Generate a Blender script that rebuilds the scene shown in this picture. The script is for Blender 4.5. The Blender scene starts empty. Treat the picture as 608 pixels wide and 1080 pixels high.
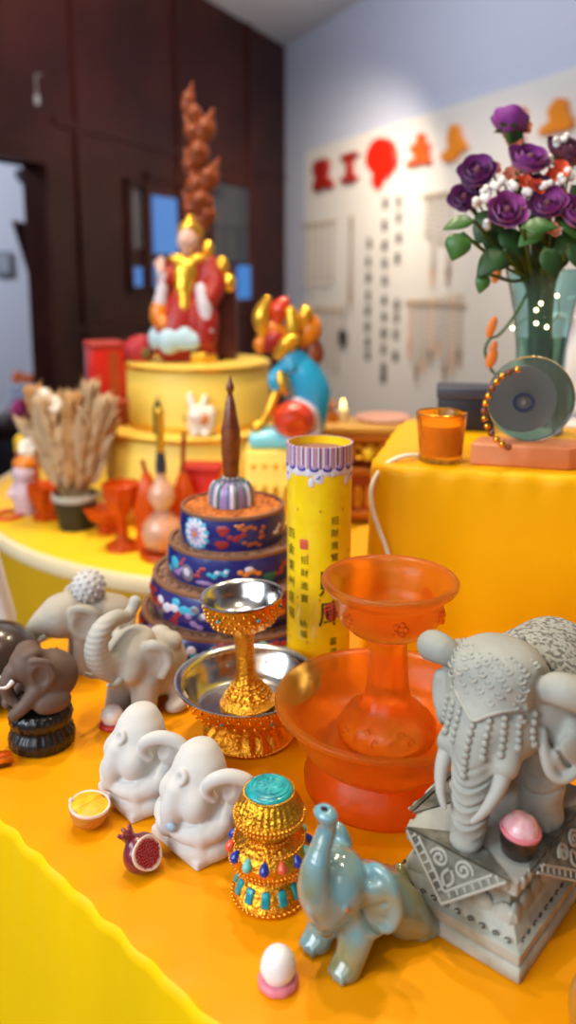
import bpy, bmesh, math, random
import numpy as np
from mathutils import Vector, Matrix, Euler

PI = math.pi
R = math.radians
random.seed(7)
SC = bpy.context.scene
COL = SC.collection
FP, PY0, PX0, CAMH, PITCH = 850.0, 438.0, 304.0, 0.30, R(10)   # focal length in pixels, principal point, height over the table


def ray(px, py):
    x = (px - PX0) / FP
    v = (PY0 - py) / FP
    return Vector((x, math.cos(PITCH) + v * math.sin(PITCH), -math.sin(PITCH) + v * math.cos(PITCH)))


def atz(px, py, z=0.0):
    d = ray(px, py)
    t = (z - CAMH) / d.z
    return Vector((d.x * t, d.y * t, z))


def aty(px, py, y):
    d = ray(px, py)
    t = y / d.y
    return Vector((d.x * t, y, CAMH + d.z * t))


# ---------------------------------------------------------------- objects
def link(o, parent=None):
    COL.objects.link(o)
    if parent is not None:
        o.parent = parent
    return o


def tag(o, label, cat, group=None):
    o['label'] = label
    o['category'] = cat
    if group:
        o['group'] = group
    return o


def thing(name, label, cat, loc=(0, 0, 0), rz=0.0, group=None, rot=None, scale=1.0):
    o = bpy.data.objects.new(name, None)
    o.empty_display_size = .01
    link(o)
    o.location = loc
    o.rotation_euler = rot if rot else (0, 0, rz)
    o.scale = (scale,) * 3
    return tag(o, label, cat, group)


def struct(o):
    o['kind'] = 'structure'
    return o


def dup(root, loc, rz=None, label=None, scale=None):
    r = root.copy()
    COL.objects.link(r)
    r.location = loc
    if rz is not None:
        r.rotation_euler = (0, 0, rz)
    if label:
        r['label'] = label
    if scale:
        r.scale = (scale,) * 3
    for ch in list(root.children):
        c = ch.copy()
        COL.objects.link(c)
        c.parent = r
        for g in list(ch.children):
            d = g.copy()
            COL.objects.link(d)
            d.parent = c
    return r


def meshobj(name, V, Fc, mats, parent=None, smooth=True, mi=None, label=None):
    me = bpy.data.meshes.new(name)
    me.from_pydata([tuple(map(float, v)) for v in V], [], [tuple(map(int, f)) for f in Fc])
    mats = mats if isinstance(mats, (list, tuple)) else [mats]
    for m in mats:
        me.materials.append(m)
    if mi is not None:
        me.polygons.foreach_set('material_index', np.array(mi, dtype=np.int32))
    if isinstance(smooth, (list, tuple)):
        me.polygons.foreach_set('use_smooth', np.array(smooth, dtype=bool))
    else:
        me.polygons.foreach_set('use_smooth', np.full(len(me.polygons), bool(smooth)))
    me.update()
    if smooth is not False:
        me.set_sharp_from_angle(angle=R(48))
    o = bpy.data.objects.new(name, me)
    link(o, parent)
    if label:
        o['label'] = label
    return o


def spline(pts, n=8, closed=False):
    P = [np.array(p, float) for p in pts]
    out = []
    m = len(P)
    rng = m if closed else m - 1
    for i in range(rng):
        if closed:
            a, b, c, d = P[(i - 1) % m], P[i], P[(i + 1) % m], P[(i + 2) % m]
        else:
            a, b, c, d = P[max(i - 1, 0)], P[i], P[i + 1], P[min(i + 2, m - 1)]
        for k in range(n):
            t = k / n
            out.append(.5 * ((2 * b) + (c - a) * t + (2 * a - 5 * b + 4 * c - d) * t * t + (3 * b - a - 3 * c + d) * t ** 3))
    if not closed:
        out.append(P[-1])
    return out


class MB:
    """collects shapes, then links them as one mesh object"""
    def __init__(s):
        s.V, s.F, s.S, s.M = [], [], [], []
        s.m = 0
        s.T = None

    def add(s, V, Fc, smooth=True):
        b = len(s.V)
        if s.T is not None:
            V = [s.T @ Vector(v) for v in V]
        s.V += [tuple(v) for v in V]
        s.F += [tuple(i + b for i in f) for f in Fc]
        s.S += [smooth] * len(Fc)
        s.M += [s.m] * len(Fc)
        return s

    def bm(s, bm, smooth=True):
        bm.verts.index_update()
        V = [v.co.copy() for v in bm.verts]
        Fc = [[v.index for v in f.verts] for f in bm.faces]
        bm.free()
        return s.add(V, Fc, smooth)

    def box(s, c, size, bev=0.0, rz=0.0, seg=2, rot=None, smooth=None):
        bm = bmesh.new()
        bmesh.ops.create_cube(bm, size=1.0)
        for v in bm.verts:
            v.co = Vector((v.co.x * size[0], v.co.y * size[1], v.co.z * size[2]))
        if bev > 0:
            bmesh.ops.bevel(bm, geom=list(bm.edges), offset=bev, segments=seg, affect='EDGES', profile=.5)
        M = Matrix.Translation(c) @ (Euler(rot).to_matrix().to_4x4() if rot else Matrix.Rotation(rz, 4, 'Z'))
        bmesh.ops.transform(bm, matrix=M, verts=bm.verts)
        return s.bm(bm, bev > 0 if smooth is None else smooth)

    def sph(s, c, r, seg=16, ring=10, rot=None):
        if not hasattr(r, '__len__'):
            r = (r, r, r)
        V, Fc = [], []
        E = Euler(rot).to_matrix() if rot else None
        for i in range(ring + 1):
            a = PI * i / ring
            for j in range(seg):
                b = 2 * PI * j / seg
                p = Vector((math.sin(a) * math.cos(b) * r[0], math.sin(a) * math.sin(b) * r[1], math.cos(a) * r[2]))
                if E:
                    p = E @ p
                V.append(Vector(c) + p)
        for i in range(ring):
            for j in range(seg):
                q = (i * seg + j, (i + 1) * seg + j, (i + 1) * seg + (j + 1) % seg, i * seg + (j + 1) % seg)
                Fc.append(q)
        return s.add(V, Fc, True)

    def lathe(s, prof, seg=48, mod=None, c=(0, 0, 0), closed=False, cap=True):
        V, Fc = [], []
        n = len(prof)
        for i, (r, z) in enumerate(prof):
            for j in range(seg):
                a = 2 * PI * j / seg
                rr, zz = (r, z) if mod is None else mod(a, r, z)
                V.append((c[0] + rr * math.cos(a), c[1] + rr * math.sin(a), c[2] + zz))
        for i in range(n if closed else n - 1):
            k = (i + 1) % n
            for j in range(seg):
                Fc.append((i * seg + j, i * seg + (j + 1) % seg, k * seg + (j + 1) % seg, k * seg + j))
        if not closed and cap:
            if prof[0][0] > 1e-6:
                Fc.append(tuple(range(seg))[::-1])
            if prof[-1][0] > 1e-6:
                Fc.append(tuple((n - 1) * seg + j for j in range(seg)))
        return s.add(V, Fc, True)

    def tube(s, pts, r, seg=8, closed=False, cap=True):
        P = [Vector(p[:3]) for p in pts]
        n = len(P)
        rad = [r] * n if not hasattr(r, '__len__') else list(r)
        V, Fc = [], []
        up = None
        for i in range(n):
            t = (P[(i + 1) % n] - P[i - 1]) if closed else (P[min(i + 1, n - 1)] - P[max(i - 1, 0)])
            if t.length < 1e-9:
                t = Vector((0, 0, 1))
            t.normalize()
            if up is None:
                up = t.orthogonal().normalized()
            up = (up - t * up.dot(t))
            if up.length < 1e-6:
                up = t.orthogonal()
            up.normalize()
            w = t.cross(up)
            for j in range(seg):
                a = 2 * PI * j / seg
                V.append(P[i] + (up * math.cos(a) + w * math.sin(a)) * rad[i])
        for i in range(n if closed else n - 1):
            k = (i + 1) % n
            for j in range(seg):
                Fc.append((i * seg + j, i * seg + (j + 1) % seg, k * seg + (j + 1) % seg, k * seg + j))
        if cap and not closed:
            Fc.append(tuple(range(seg))[::-1])
            Fc.append(tuple((n - 1) * seg + j for j in range(seg)))
        return s.add(V, Fc, True)

    def rectloft(s, lv, rnd=0.0, nseg=3):
        """stack of rounded rectangles (half x, half y, z)"""
        V, Fc = [], []
        per = None
        for hx, hy, z in lv:
            loop = []
            r = min(rnd, hx * .9, hy * .9)
            for q, (sx, sy) in enumerate(((1, 1), (-1, 1), (-1, -1), (1, -1))):
                for k in range(nseg + 1 if r > 0 else 1):
                    a = q * PI / 2 + (k / nseg * PI / 2 if r > 0 else PI / 4)
                    rr = r if r > 0 else 0
                    loop.append((sx * (hx - r) + rr * math.cos(a), sy * (hy - r) + rr * math.sin(a), z))
            per = len(loop)
            V += loop
        for i in range(len(lv) - 1):
            for j in range(per):
                Fc.append((i * per + j, i * per + (j + 1) % per, (i + 1) * per + (j + 1) % per, (i + 1) * per + j))
        Fc.append(tuple(range(per))[::-1])
        Fc.append(tuple((len(lv) - 1) * per + j for j in range(per)))
        return s.add(V, Fc, False)

    def prism(s, poly, h, M=None, smooth=False):
        """polygon in xy, thickness h along z, matrix M"""
        n = len(poly)
        V = [Vector((p[0], p[1], 0)) for p in poly] + [Vector((p[0], p[1], h)) for p in poly]
        if M is not None:
            V = [M @ v for v in V]
        Fc = [tuple(range(n))[::-1], tuple(range(n, 2 * n))] + [(i, (i + 1) % n, n + (i + 1) % n, n + i) for i in range(n)]
        return s.add(V, Fc, smooth)

    def build(s, name, mats, parent=None, label=None):
        return meshobj(name, s.V, s.F, mats, parent, s.S, s.M, label)


# ---------------------------------------------------------------- sculpting on a distance field
def smin(a, b, k):
    if k <= 0:
        return np.minimum(a, b)
    h = np.maximum(k - np.abs(a - b), 0) / k
    return np.minimum(a, b) - h * h * k * .25


class Clay:
    def __init__(s, lo, hi, h):
        s.lo = np.array(lo, np.float32)
        s.h = h
        n = np.ceil((np.array(hi) - s.lo) / h).astype(int) + 1
        s.ax = [s.lo[i] + h * np.arange(n[i], dtype=np.float32) for i in range(3)]
        s.D = np.full(tuple(n), 1.0, np.float32)

    def copy(s):
        c = Clay.__new__(Clay)
        c.lo, c.h, c.ax, c.D = s.lo, s.h, s.ax, s.D.copy()
        return c

    def grid(s, sl=(slice(None),) * 3):
        return (s.ax[0][sl[0]][:, None, None], s.ax[1][sl[1]][None, :, None], s.ax[2][sl[2]][None, None, :])

    def _sl(s, lo, hi):
        out = []
        for i in range(3):
            a = int(math.floor((lo[i] - s.lo[i]) / s.h))
            b = int(math.ceil((hi[i] - s.lo[i]) / s.h)) + 1
            n = s.D.shape[i]
            out.append(slice(max(0, min(a, n)), max(0, min(b, n))))
        return tuple(out)

    def put(s, fn, lo, hi, k, op):
        pad = k + 3 * s.h + .02
        sl = s._sl([v - pad for v in lo], [v + pad for v in hi])
        if any(q.stop <= q.start for q in sl):
            return
        d = fn(*s.grid(sl))
        cur = s.D[sl]
        if op == 'add':
            s.D[sl] = smin(cur, d, k)
        else:
            s.D[sl] = -smin(-cur, d, k)

    def ell(s, c, r, k=.06, rot=None, op='add', m=False):
        c = np.array(c, float)
        r = np.array(r, float) if hasattr(r, '__len__') else np.array([r] * 3, float)
        E = np.array(Euler(rot).to_matrix()) if rot else np.eye(3)
        mx = r.max()
        ext = np.abs(E) @ r if rot else r
        ext = np.minimum(ext, mx)

        def fn(X, Y, Z):
            x, y, z = X - c[0], Y - c[1], Z - c[2]
            if rot:
                a = (E[0, 0] * x + E[1, 0] * y + E[2, 0] * z)
                b = (E[0, 1] * x + E[1, 1] * y + E[2, 1] * z)
                g = (E[0, 2] * x + E[1, 2] * y + E[2, 2] * z)
            else:
                a, b, g = x, y, z
            k0 = np.sqrt((a / r[0]) ** 2 + (b / r[1]) ** 2 + (g / r[2]) ** 2) + 1e-6
            k1 = np.sqrt((a / r[0] ** 2) ** 2 + (b / r[1] ** 2) ** 2 + (g / r[2] ** 2) ** 2) + 1e-6
            return (k0 * (k0 - 1) / k1).astype(np.float32)
        s.put(fn, c - ext, c + ext, k, op)
        if m:
            rr = (rot[0], -rot[1], -rot[2]) if rot else None
            s.ell((-c[0], c[1], c[2]), r, k, rr, op)
        return s

    def tube(s, pts, k=.05, op='add', m=False, n=5):
        P = spline(pts, n) if n > 1 else [np.array(p, float) for p in pts]
        A = np.array(P)
        lo = (A[:, :3] - A[:, 3:4]).min(0)
        hi = (A[:, :3] + A[:, 3:4]).max(0)

        def fn(X, Y, Z):
            best = None
            for a, b in zip(P[:-1], P[1:]):
                v = b[:3] - a[:3]
                L = float(v @ v) + 1e-9
                t = np.clip(((X - a[0]) * v[0] + (Y - a[1]) * v[1] + (Z - a[2]) * v[2]) / L, 0, 1)
                d = np.sqrt((X - a[0] - t * v[0]) ** 2 + (Y - a[1] - t * v[1]) ** 2 + (Z - a[2] - t * v[2]) ** 2) - (a[3] + (b[3] - a[3]) * t)
                best = d if best is None else np.minimum(best, d)
            return best.astype(np.float32)
        s.put(fn, lo, hi, k, op)
        if m:
            s.tube([(-p[0],) + tuple(p[1:]) for p in pts], k, op, False, n)
        return s

    def box(s, c, half, rnd=.03, k=.04, op='add', rot=None):
        c = np.array(c, float)
        half = np.array(half, float)
        E = np.array(Euler(rot).to_matrix()) if rot else np.eye(3)
        ext = np.abs(E) @ half

        def fn(X, Y, Z):
            x, y, z = X - c[0], Y - c[1], Z - c[2]
            q = []
            for i in range(3):
                q.append(np.abs(E[0, i] * x + E[1, i] * y + E[2, i] * z) - (half[i] - rnd))
            o = np.sqrt(np.maximum(q[0], 0) ** 2 + np.maximum(q[1], 0) ** 2 + np.maximum(q[2], 0) ** 2)
            return (o + np.minimum(np.maximum(np.maximum(q[0], q[1]), q[2]), 0) - rnd).astype(np.float32)
        s.put(fn, c - ext, c + ext, k, op)
        return s

    def disp(s, fn):
        s.D = (s.D + fn(*s.grid())).astype(np.float32)
        return s

    def floor(s, z=0.0):
        s.D = np.maximum(s.D, (z - s.grid()[2]).astype(np.float32))
        return s

    def sample(s, p):
        q = (np.array(p) - s.lo) / s.h
        i = np.clip(np.floor(q).astype(int), 0, np.array(s.D.shape) - 2)
        t = np.clip(q - i, 0, 1)
        v = 0.0
        for a in (0, 1):
            for b in (0, 1):
                for c in (0, 1):
                    w = (t[0] if a else 1 - t[0]) * (t[1] if b else 1 - t[1]) * (t[2] if c else 1 - t[2])
                    v += w * float(s.D[i[0] + a, i[1] + b, i[2] + c])
        return v

    def hit(s, p, d, step=None, maxd=2.0):
        """walk from outside point p along d to the surface"""
        p = np.array(p, float)
        d = np.array(d, float)
        d /= np.linalg.norm(d)
        step = step or s.h * .5
        t = 0
        while t < maxd:
            if s.sample(p + d * t) < 0:
                return tuple(p + d * t)
            t += step
        return None

    def mesh(s, relax=1):
        D = s.D
        D[0], D[-1] = 1, 1
        D[:, 0], D[:, -1] = 1, 1
        D[:, :, 0], D[:, :, -1] = 1, 1
        S = D < 0
        c = np.zeros(tuple(n - 1 for n in D.shape), np.int8)
        for a in (0, 1):
            for b in (0, 1):
                for g in (0, 1):
                    c += S[a:D.shape[0] - 1 + a, b:D.shape[1] - 1 + b, g:D.shape[2] - 1 + g]
        act = (c > 0) & (c < 8)
        idx = np.argwhere(act)
        vid = np.full(c.shape, -1, np.int64)
        vid[act] = np.arange(len(idx))
        acc = np.zeros((len(idx), 3))
        cnt = np.zeros(len(idx))
        for e in range(3):
            ev = np.zeros(3, int)
            ev[e] = 1
            o1, o2 = [q for q in range(3) if q != e]
            for a in (0, 1):
                for b in (0, 1):
                    off = np.zeros(3, int)
                    off[o1], off[o2] = a, b
                    i0 = idx + off
                    i1 = i0 + ev
                    v0 = D[i0[:, 0], i0[:, 1], i0[:, 2]]
                    v1 = D[i1[:, 0], i1[:, 1], i1[:, 2]]
                    mk = (v0 < 0) != (v1 < 0)
                    t = np.where(mk, v0 / np.where(mk, v0 - v1, 1), 0)
                    acc += np.where(mk[:, None], i0 + t[:, None] * ev, 0)
                    cnt += mk
        V = acc / cnt[:, None]
        Q = []
        for e in range(3):
            o1, o2 = [(1, 2), (2, 0), (0, 1)][e]
            sa = [slice(1, -1)] * 3
            sb = [slice(1, -1)] * 3
            sa[e], sb[e] = slice(0, -1), slice(1, None)
            A, B = S[tuple(sa)], S[tuple(sb)]
            w = np.argwhere(A != B)
            if not len(w):
                continue
            fl = A[w[:, 0], w[:, 1], w[:, 2]]
            base = w + 1
            base[:, e] -= 1
            d1 = np.zeros(3, int)
            d1[o1] = 1
            d2 = np.zeros(3, int)
            d2[o2] = 1
            g = [vid[tuple((base - q).T)] for q in (d1 + d2, d2, 0 * d1, d1)]
            q = np.stack(g, 1)
            q[~fl] = q[~fl][:, ::-1]
            Q.append(q)
        Q = np.concatenate(Q)
        for _ in range(relax):
            sm = np.zeros_like(V)
            n = np.zeros(len(V))
            for i in range(4):
                a, b = Q[:, i], Q[:, (i + 1) % 4]
                np.add.at(sm, a, V[b])
                np.add.at(sm, b, V[a])
                np.add.at(n, a, 1)
                np.add.at(n, b, 1)
            V = V * .5 + .5 * sm / np.maximum(n, 1)[:, None]
        return s.lo + s.h * V, Q

    def build(s, name, mats, parent=None, scale=1.0, relax=1, label=None):
        V, Q = s.mesh(relax)
        V = V * scale
        me = bpy.data.meshes.new(name)
        me.vertices.add(len(V))
        me.vertices.foreach_set('co', V.astype(np.float32).ravel())
        me.loops.add(len(Q) * 4)
        me.loops.foreach_set('vertex_index', Q.astype(np.int32).ravel())
        me.polygons.add(len(Q))
        me.polygons.foreach_set('loop_start', np.arange(0, len(Q) * 4, 4, dtype=np.int32))
        me.polygons.foreach_set('use_smooth', np.ones(len(Q), bool))
        me.update(calc_edges=True)
        me.validate()
        for m in (mats if isinstance(mats, (list, tuple)) else [mats]):
            me.materials.append(m)
        o = bpy.data.objects.new(name, me)
        link(o, parent)
        if label:
            o['label'] = label
        return o


# ---------------------------------------------------------------- materials
def srgb(r, g, b):
    f = lambda c: (c / 255 / 12.92) if c / 255 <= .04045 else ((c / 255 + .055) / 1.055) ** 2.4
    return (f(r), f(g), f(b), 1)


def mat(name, col, rough=.5, metal=0, bump=0, bscale=200, trans=0, sss=0, coat=0, emit=None, estr=0, col2=None, cscale=30,
        ior=1.45, sheen=0, spec=.5, alpha=1, bdist=.0006, contrast=(.4, .6), sss_r=None, cdet=3):
    m = bpy.data.materials.new(name)
    m.use_nodes = True
    nt = m.node_tree
    b = nt.nodes['Principled BSDF']
    c = srgb(*col)
    b.inputs['Base Color'].default_value = c
    b.inputs['Roughness'].default_value = rough
    b.inputs['Metallic'].default_value = metal
    b.inputs['IOR'].default_value = ior
    b.inputs['Transmission Weight'].default_value = trans
    b.inputs['Specular IOR Level'].default_value = spec
    b.inputs['Coat Weight'].default_value = coat
    b.inputs['Coat Roughness'].default_value = .08
    if sheen:
        b.inputs['Sheen Weight'].default_value = sheen
    if sss:
        b.inputs['Subsurface Weight'].default_value = sss
        b.inputs['Subsurface Radius'].default_value = sss_r or (.006, .004, .002)
        b.inputs['Subsurface Scale'].default_value = 1.0
    if emit:
        b.inputs['Emission Color'].default_value = srgb(*emit)
        b.inputs['Emission Strength'].default_value = estr
    if alpha < 1:
        b.inputs['Alpha'].default_value = alpha
    tc = None
    if bump or col2:
        tc = nt.nodes.new('ShaderNodeTexCoord')
    if col2:
        n = nt.nodes.new('ShaderNodeTexNoise')
        n.inputs['Scale'].default_value = cscale
        n.inputs['Detail'].default_value = cdet
        nt.links.new(tc.outputs['Object'], n.inputs['Vector'])
        rp = nt.nodes.new('ShaderNodeValToRGB')
        rp.color_ramp.elements[0].position = contrast[0]
        rp.color_ramp.elements[1].position = contrast[1]
        rp.color_ramp.elements[0].color = c
        rp.color_ramp.elements[1].color = srgb(*col2)
        nt.links.new(n.outputs['Fac'], rp.inputs['Fac'])
        nt.links.new(rp.outputs['Color'], b.inputs['Base Color'])
    if bump:
        n = nt.nodes.new('ShaderNodeTexNoise')
        n.inputs['Scale'].default_value = bscale
        n.inputs['Detail'].default_value = 4
        nt.links.new(tc.outputs['Object'], n.inputs['Vector'])
        bp = nt.nodes.new('ShaderNodeBump')
        bp.inputs['Strength'].default_value = bump
        bp.inputs['Distance'].default_value = bdist
        nt.links.new(n.outputs['Fac'], bp.inputs['Height'])
        nt.links.new(bp.outputs['Normal'], b.inputs['Normal'])
    return m


def glyphs(text, size, depth=.0002):
    """flat lettering as vertices and faces, centred on the origin in xy"""
    cu = bpy.data.curves.new('lettering', 'FONT')
    cu.body = text
    cu.size = size
    cu.align_x = 'CENTER'
    cu.align_y = 'CENTER'
    cu.resolution_u = 3
    to = bpy.data.objects.new('lettering', cu)
    COL.objects.link(to)
    bpy.context.view_layer.update()
    dg = bpy.context.evaluated_depsgraph_get()
    me = bpy.data.meshes.new_from_object(to.evaluated_get(dg))
    V = [v.co.copy() for v in me.vertices]
    Fc = [tuple(p.vertices) for p in me.polygons]
    bpy.data.objects.remove(to)
    bpy.data.curves.remove(cu)
    bpy.data.meshes.remove(me)
    return V, Fc
# ---------------------------------------------------------------- materials in use
def frosted(name, gcol, dcol, fac, rough=.3):
    """cloudy cast glass: rough glass mixed with a milky translucent body"""
    m = mat(name, gcol, rough, trans=1.0, ior=1.2, bump=.3, bscale=110, bdist=.0008)
    nt = m.node_tree
    g = nt.nodes['Principled BSDF']
    df = nt.nodes.new('ShaderNodeBsdfPrincipled')
    df.inputs['Base Color'].default_value = srgb(*dcol)
    df.inputs['Roughness'].default_value = .3
    df.inputs['Coat Weight'].default_value = .4
    df.inputs['Coat Roughness'].default_value = .1
    tl = nt.nodes.new('ShaderNodeBsdfTranslucent')
    tl.inputs['Color'].default_value = srgb(*dcol)
    m1 = nt.nodes.new('ShaderNodeMixShader')
    m1.inputs[0].default_value = .5
    m2 = nt.nodes.new('ShaderNodeMixShader')
    m2.inputs[0].default_value = fac
    L = nt.links.new
    L(df.outputs[0], m1.inputs[1])
    L(tl.outputs[0], m1.inputs[2])
    L(g.outputs[0], m2.inputs[1])
    L(m1.outputs[0], m2.inputs[2])
    L(m2.outputs[0], nt.nodes['Material Output'].inputs['Surface'])
    return m


M = {}
M['cloth'] = mat('orange_satin', (238, 151, 0), .45, bump=.25, bscale=14, bdist=.004, spec=.2)
M['cloth_y'] = mat('yellow_satin', (244, 174, 0), .45, bump=.2, bscale=12, bdist=.004, spec=.2)
M['cloth_s'] = mat('yellow_skirt_satin', (246, 194, 0), .45, bump=.2, bscale=12, bdist=.004, spec=.2)
M['cloth_m'] = mat('mustard_cloth', (206, 160, 24), .7, bump=.2, bscale=30, spec=.2)
M['gold'] = mat('gold', (240, 176, 62), .2, 1, bump=.15, bscale=400)
M['gold_relief'] = mat('chased_gold', (240, 170, 50), .2, 1, bump=1.0, bscale=480, bdist=.0013)
M['silver'] = mat('silver', (206, 204, 200), .2, 1)
M['turq'] = mat('turquoise', (38, 176, 176), .25, col2=(20, 140, 150), cscale=120, coat=.5)
M['lapis'] = mat('lapis', (20, 48, 150), .18, coat=.6)
M['aqua'] = mat('amazonite', (110, 196, 180), .25, coat=.5)
M['coral'] = mat('coral', (222, 84, 48), .25, coat=.5)
M['amber_glass'] = frosted('orange_frosted_glass', (255, 190, 84), (250, 164, 48), .16)
M['stone'] = mat('grey_green_stone', (174, 172, 160), .72, bump=.35, bscale=260, bdist=.0005, col2=(158, 158, 148), cscale=40)
M['stone_tan'] = mat('worn_stone_with_tan_wash', (178, 178, 164), .78, bump=.5, bscale=220, bdist=.0006, col2=(140, 128, 98), cscale=60, contrast=(.45, .8))
M['ink'] = mat('dark_wash', (60, 62, 58), .8)
M['ivory'] = mat('pale_stone', (172, 170, 162), .65)
M['clay_w'] = mat('white_clay', (204, 200, 194), .85, bump=.25, bscale=150, bdist=.0006)
M['clay_g'] = mat('grey_clay', (176, 166, 150), .75, bump=.3, bscale=130, bdist=.0006, col2=(160, 152, 138), cscale=25)
M['clay_g2'] = mat('light_grey_clay', (188, 182, 170), .72, bump=.3, bscale=130, bdist=.0006, col2=(172, 168, 160), cscale=25)
M['clay_b'] = mat('brown_clay', (104, 82, 70), .62, bump=.2, bscale=140, bdist=.0005)
M['black_wood'] = mat('black_lacquer', (24, 20, 20), .32, coat=.3, bump=.2, bscale=160)
M['dark_glaze'] = mat('dark_green_brown_glaze', (62, 58, 48), .25, coat=.6, col2=(66, 40, 34), cscale=22)
M['celadon'] = mat('celadon_glaze', (112, 160, 172), .14, coat=1, col2=(138, 134, 92), cscale=30, contrast=(.40, .64))
M['brown_spot'] = mat('rust_spot', (176, 92, 30), .4)
M['hole'] = mat('dark_hollow', (40, 26, 16), .8)
M['pome'] = mat('pomegranate_skin', (122, 34, 46), .3, coat=.5, col2=(92, 40, 62), cscale=90)
M['seeds'] = mat('pomegranate_seeds', (158, 18, 26), .22, coat=.6, bump=.9, bscale=520, bdist=.001)
M['cream'] = mat('cream_pith', (232, 206, 190), .5)
M['lemon'] = mat('lemon_flesh', (250, 190, 12), .4, col2=(240, 168, 6), cscale=160)
M['peel'] = mat('orange_peel', (206, 140, 52), .5, bump=.9, bscale=420, bdist=.0012)
M['pearl'] = mat('white_glaze', (238, 232, 230), .28, sss=.3, coat=.4)
M['pink'] = mat('pink_glaze', (226, 128, 140), .4)
M['pink_pale'] = mat('pale_pink_glaze', (236, 188, 190), .3, coat=.6, col2=(226, 160, 166), cscale=200)
M['redm'] = mat('dark_red_glaze', (140, 26, 30), .4)
M['redb'] = mat('red_glaze', (196, 52, 44), .4)
M['cup_dark'] = mat('dark_brown_glaze', (46, 32, 30), .35, coat=.3)
M['paper_sticker'] = mat('paper_sticker', (232, 206, 176), .7)
M['navy'] = mat('navy_enamel', (30, 36, 112), .3, coat=.4, bump=.2, bscale=300)
M['rimbrown'] = mat('worn_copper_rim', (150, 108, 80), .45, .5)
M['grain'] = mat('offering_grain', (170, 128, 104), .8, bump=1, bscale=260, bdist=.002, col2=(118, 82, 62), cscale=180)
EN = {k: mat('enamel_' + k, c, .3, coat=.4) for k, c in dict(
    white=(216, 208, 222), lilac=(160, 130, 182), orange=(222, 130, 40), red=(160, 44, 44), cyan=(62, 176, 206),
    mint=(130, 206, 176), grey=(120, 112, 122), green=(30, 120, 90), rust=(176, 92, 40), blue=(40, 60, 170)).items()}
M['spire'] = mat('carved_red_wood', (112, 50, 22), .35, coat=.5, col2=(140, 70, 26), cscale=120)
M['tube'] = mat('yellow_label', (255, 216, 16), .3, coat=.3, col2=(250, 204, 12), cscale=60)
M['black'] = mat('black_ink', (34, 24, 18), .6)
M['seal'] = mat('red_seal', (214, 88, 60), .6)
M['cable'] = mat('white_cable', (246, 238, 214), .5)


def drape(w, d, zt, zb, name, material, parent, skirt=None, rad=.02, flare=.02, amp=.006, freq=40, edge=.006, corner_amp=0.0, seed=1, n_edge=150, sag=0.0):
    """a cloth over a box: top, rounded edge and a hanging skirt in folds; local frame, corner-centred rectangle"""
    rnd = random.Random(seed)
    ph = [rnd.uniform(0, 6.28) for _ in range(6)]
    pts = []
    hx, hy = w / 2, d / 2
    segs = [((-hx + rad, -hy), (hx - rad, -hy), (0, -1)), ((hx, -hy + rad), (hx, hy - rad), (1, 0)),
            ((hx - rad, hy), (-hx + rad, hy), (0, 1)), ((-hx, hy - rad), (-hx, -hy + rad), (-1, 0))]
    cen = [(hx - rad, -hy + rad, -PI / 2), (hx - rad, hy - rad, 0), (-hx + rad, hy - rad, PI / 2), (-hx + rad, -hy + rad, PI)]
    for (a, b, nn), (cx, cy, a0) in zip(segs, cen):
        m = max(2, int(n_edge * (math.dist(a, b)) / max(w, d)))
        for i in range(m + 1):
            t = i / m
            pts.append((a[0] + (b[0] - a[0]) * t, a[1] + (b[1] - a[1]) * t, nn[0], nn[1]))
        for i in range(1, 8):
            t = a0 + i / 8 * PI / 2
            pts.append((cx + rad * math.cos(t), cy + rad * math.sin(t), math.cos(t), math.sin(t)))
    n = len(pts)
    s = [0]
    for i in range(1, n):
        s.append(s[-1] + math.dist(pts[i][:2], pts[i - 1][:2]))
    lv = [(-edge * 3.0, 0.0, 0), (-edge, 0, 0), (-edge * .45, -edge * .12, 0), (-edge * .1, -edge * .5, .0), (0, -edge * 1.1, .02)]
    H = zt - zb
    for k in range(1, 15):
        t = k / 14
        lv.append((flare * t, -edge * 1.1 - (H - edge * 1.1) * t, min(1, .05 + t * 1.4)))
    V, Fc = [], []
    for off, dz, am in lv:
        for i, (x, y, nx, ny) in enumerate(pts):
            q = s[i]
            f = math.sin(q * freq + ph[0] + 1.3 * math.sin(q * freq * .31 + ph[1])) * .6 + math.sin(q * freq * 1.9 + ph[2]) * .25 + math.sin(q * freq * .47 + ph[3]) * .4
            o = off + amp * am * f
            # small puckers along the hem of the top edge
            if -edge * 1.2 < dz <= 0 and off > -edge * 1.5:
                o += .0007 * math.sin(q * 260 + ph[4])
                dzz = dz + .0008 * math.sin(q * 190 + ph[5]) * (1 if dz < 0 else .3)
            else:
                dzz = dz
            V.append((x + nx * o, y + ny * o, zt + dzz))
    for k in range(len(lv) - 1):
        for i in range(n):
            j = (i + 1) % n
            Fc.append((k * n + i, (k + 1) * n + i, (k + 1) * n + j, k * n + j))
    if skirt:
        cut = 2
        top = meshobj(name, V[:(cut + 1) * n], Fc[:cut * n] + [tuple(range(n))], material, parent, True)
        meshobj('skirt', V[cut * n:], [tuple(i - cut * n for i in f) for f in Fc[cut * n:]], skirt, parent, True, label='yellow pleated skirt')
        return top
    Fc.append(tuple(range(n)))
    return meshobj(name, V, Fc, material, parent, True)


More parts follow.
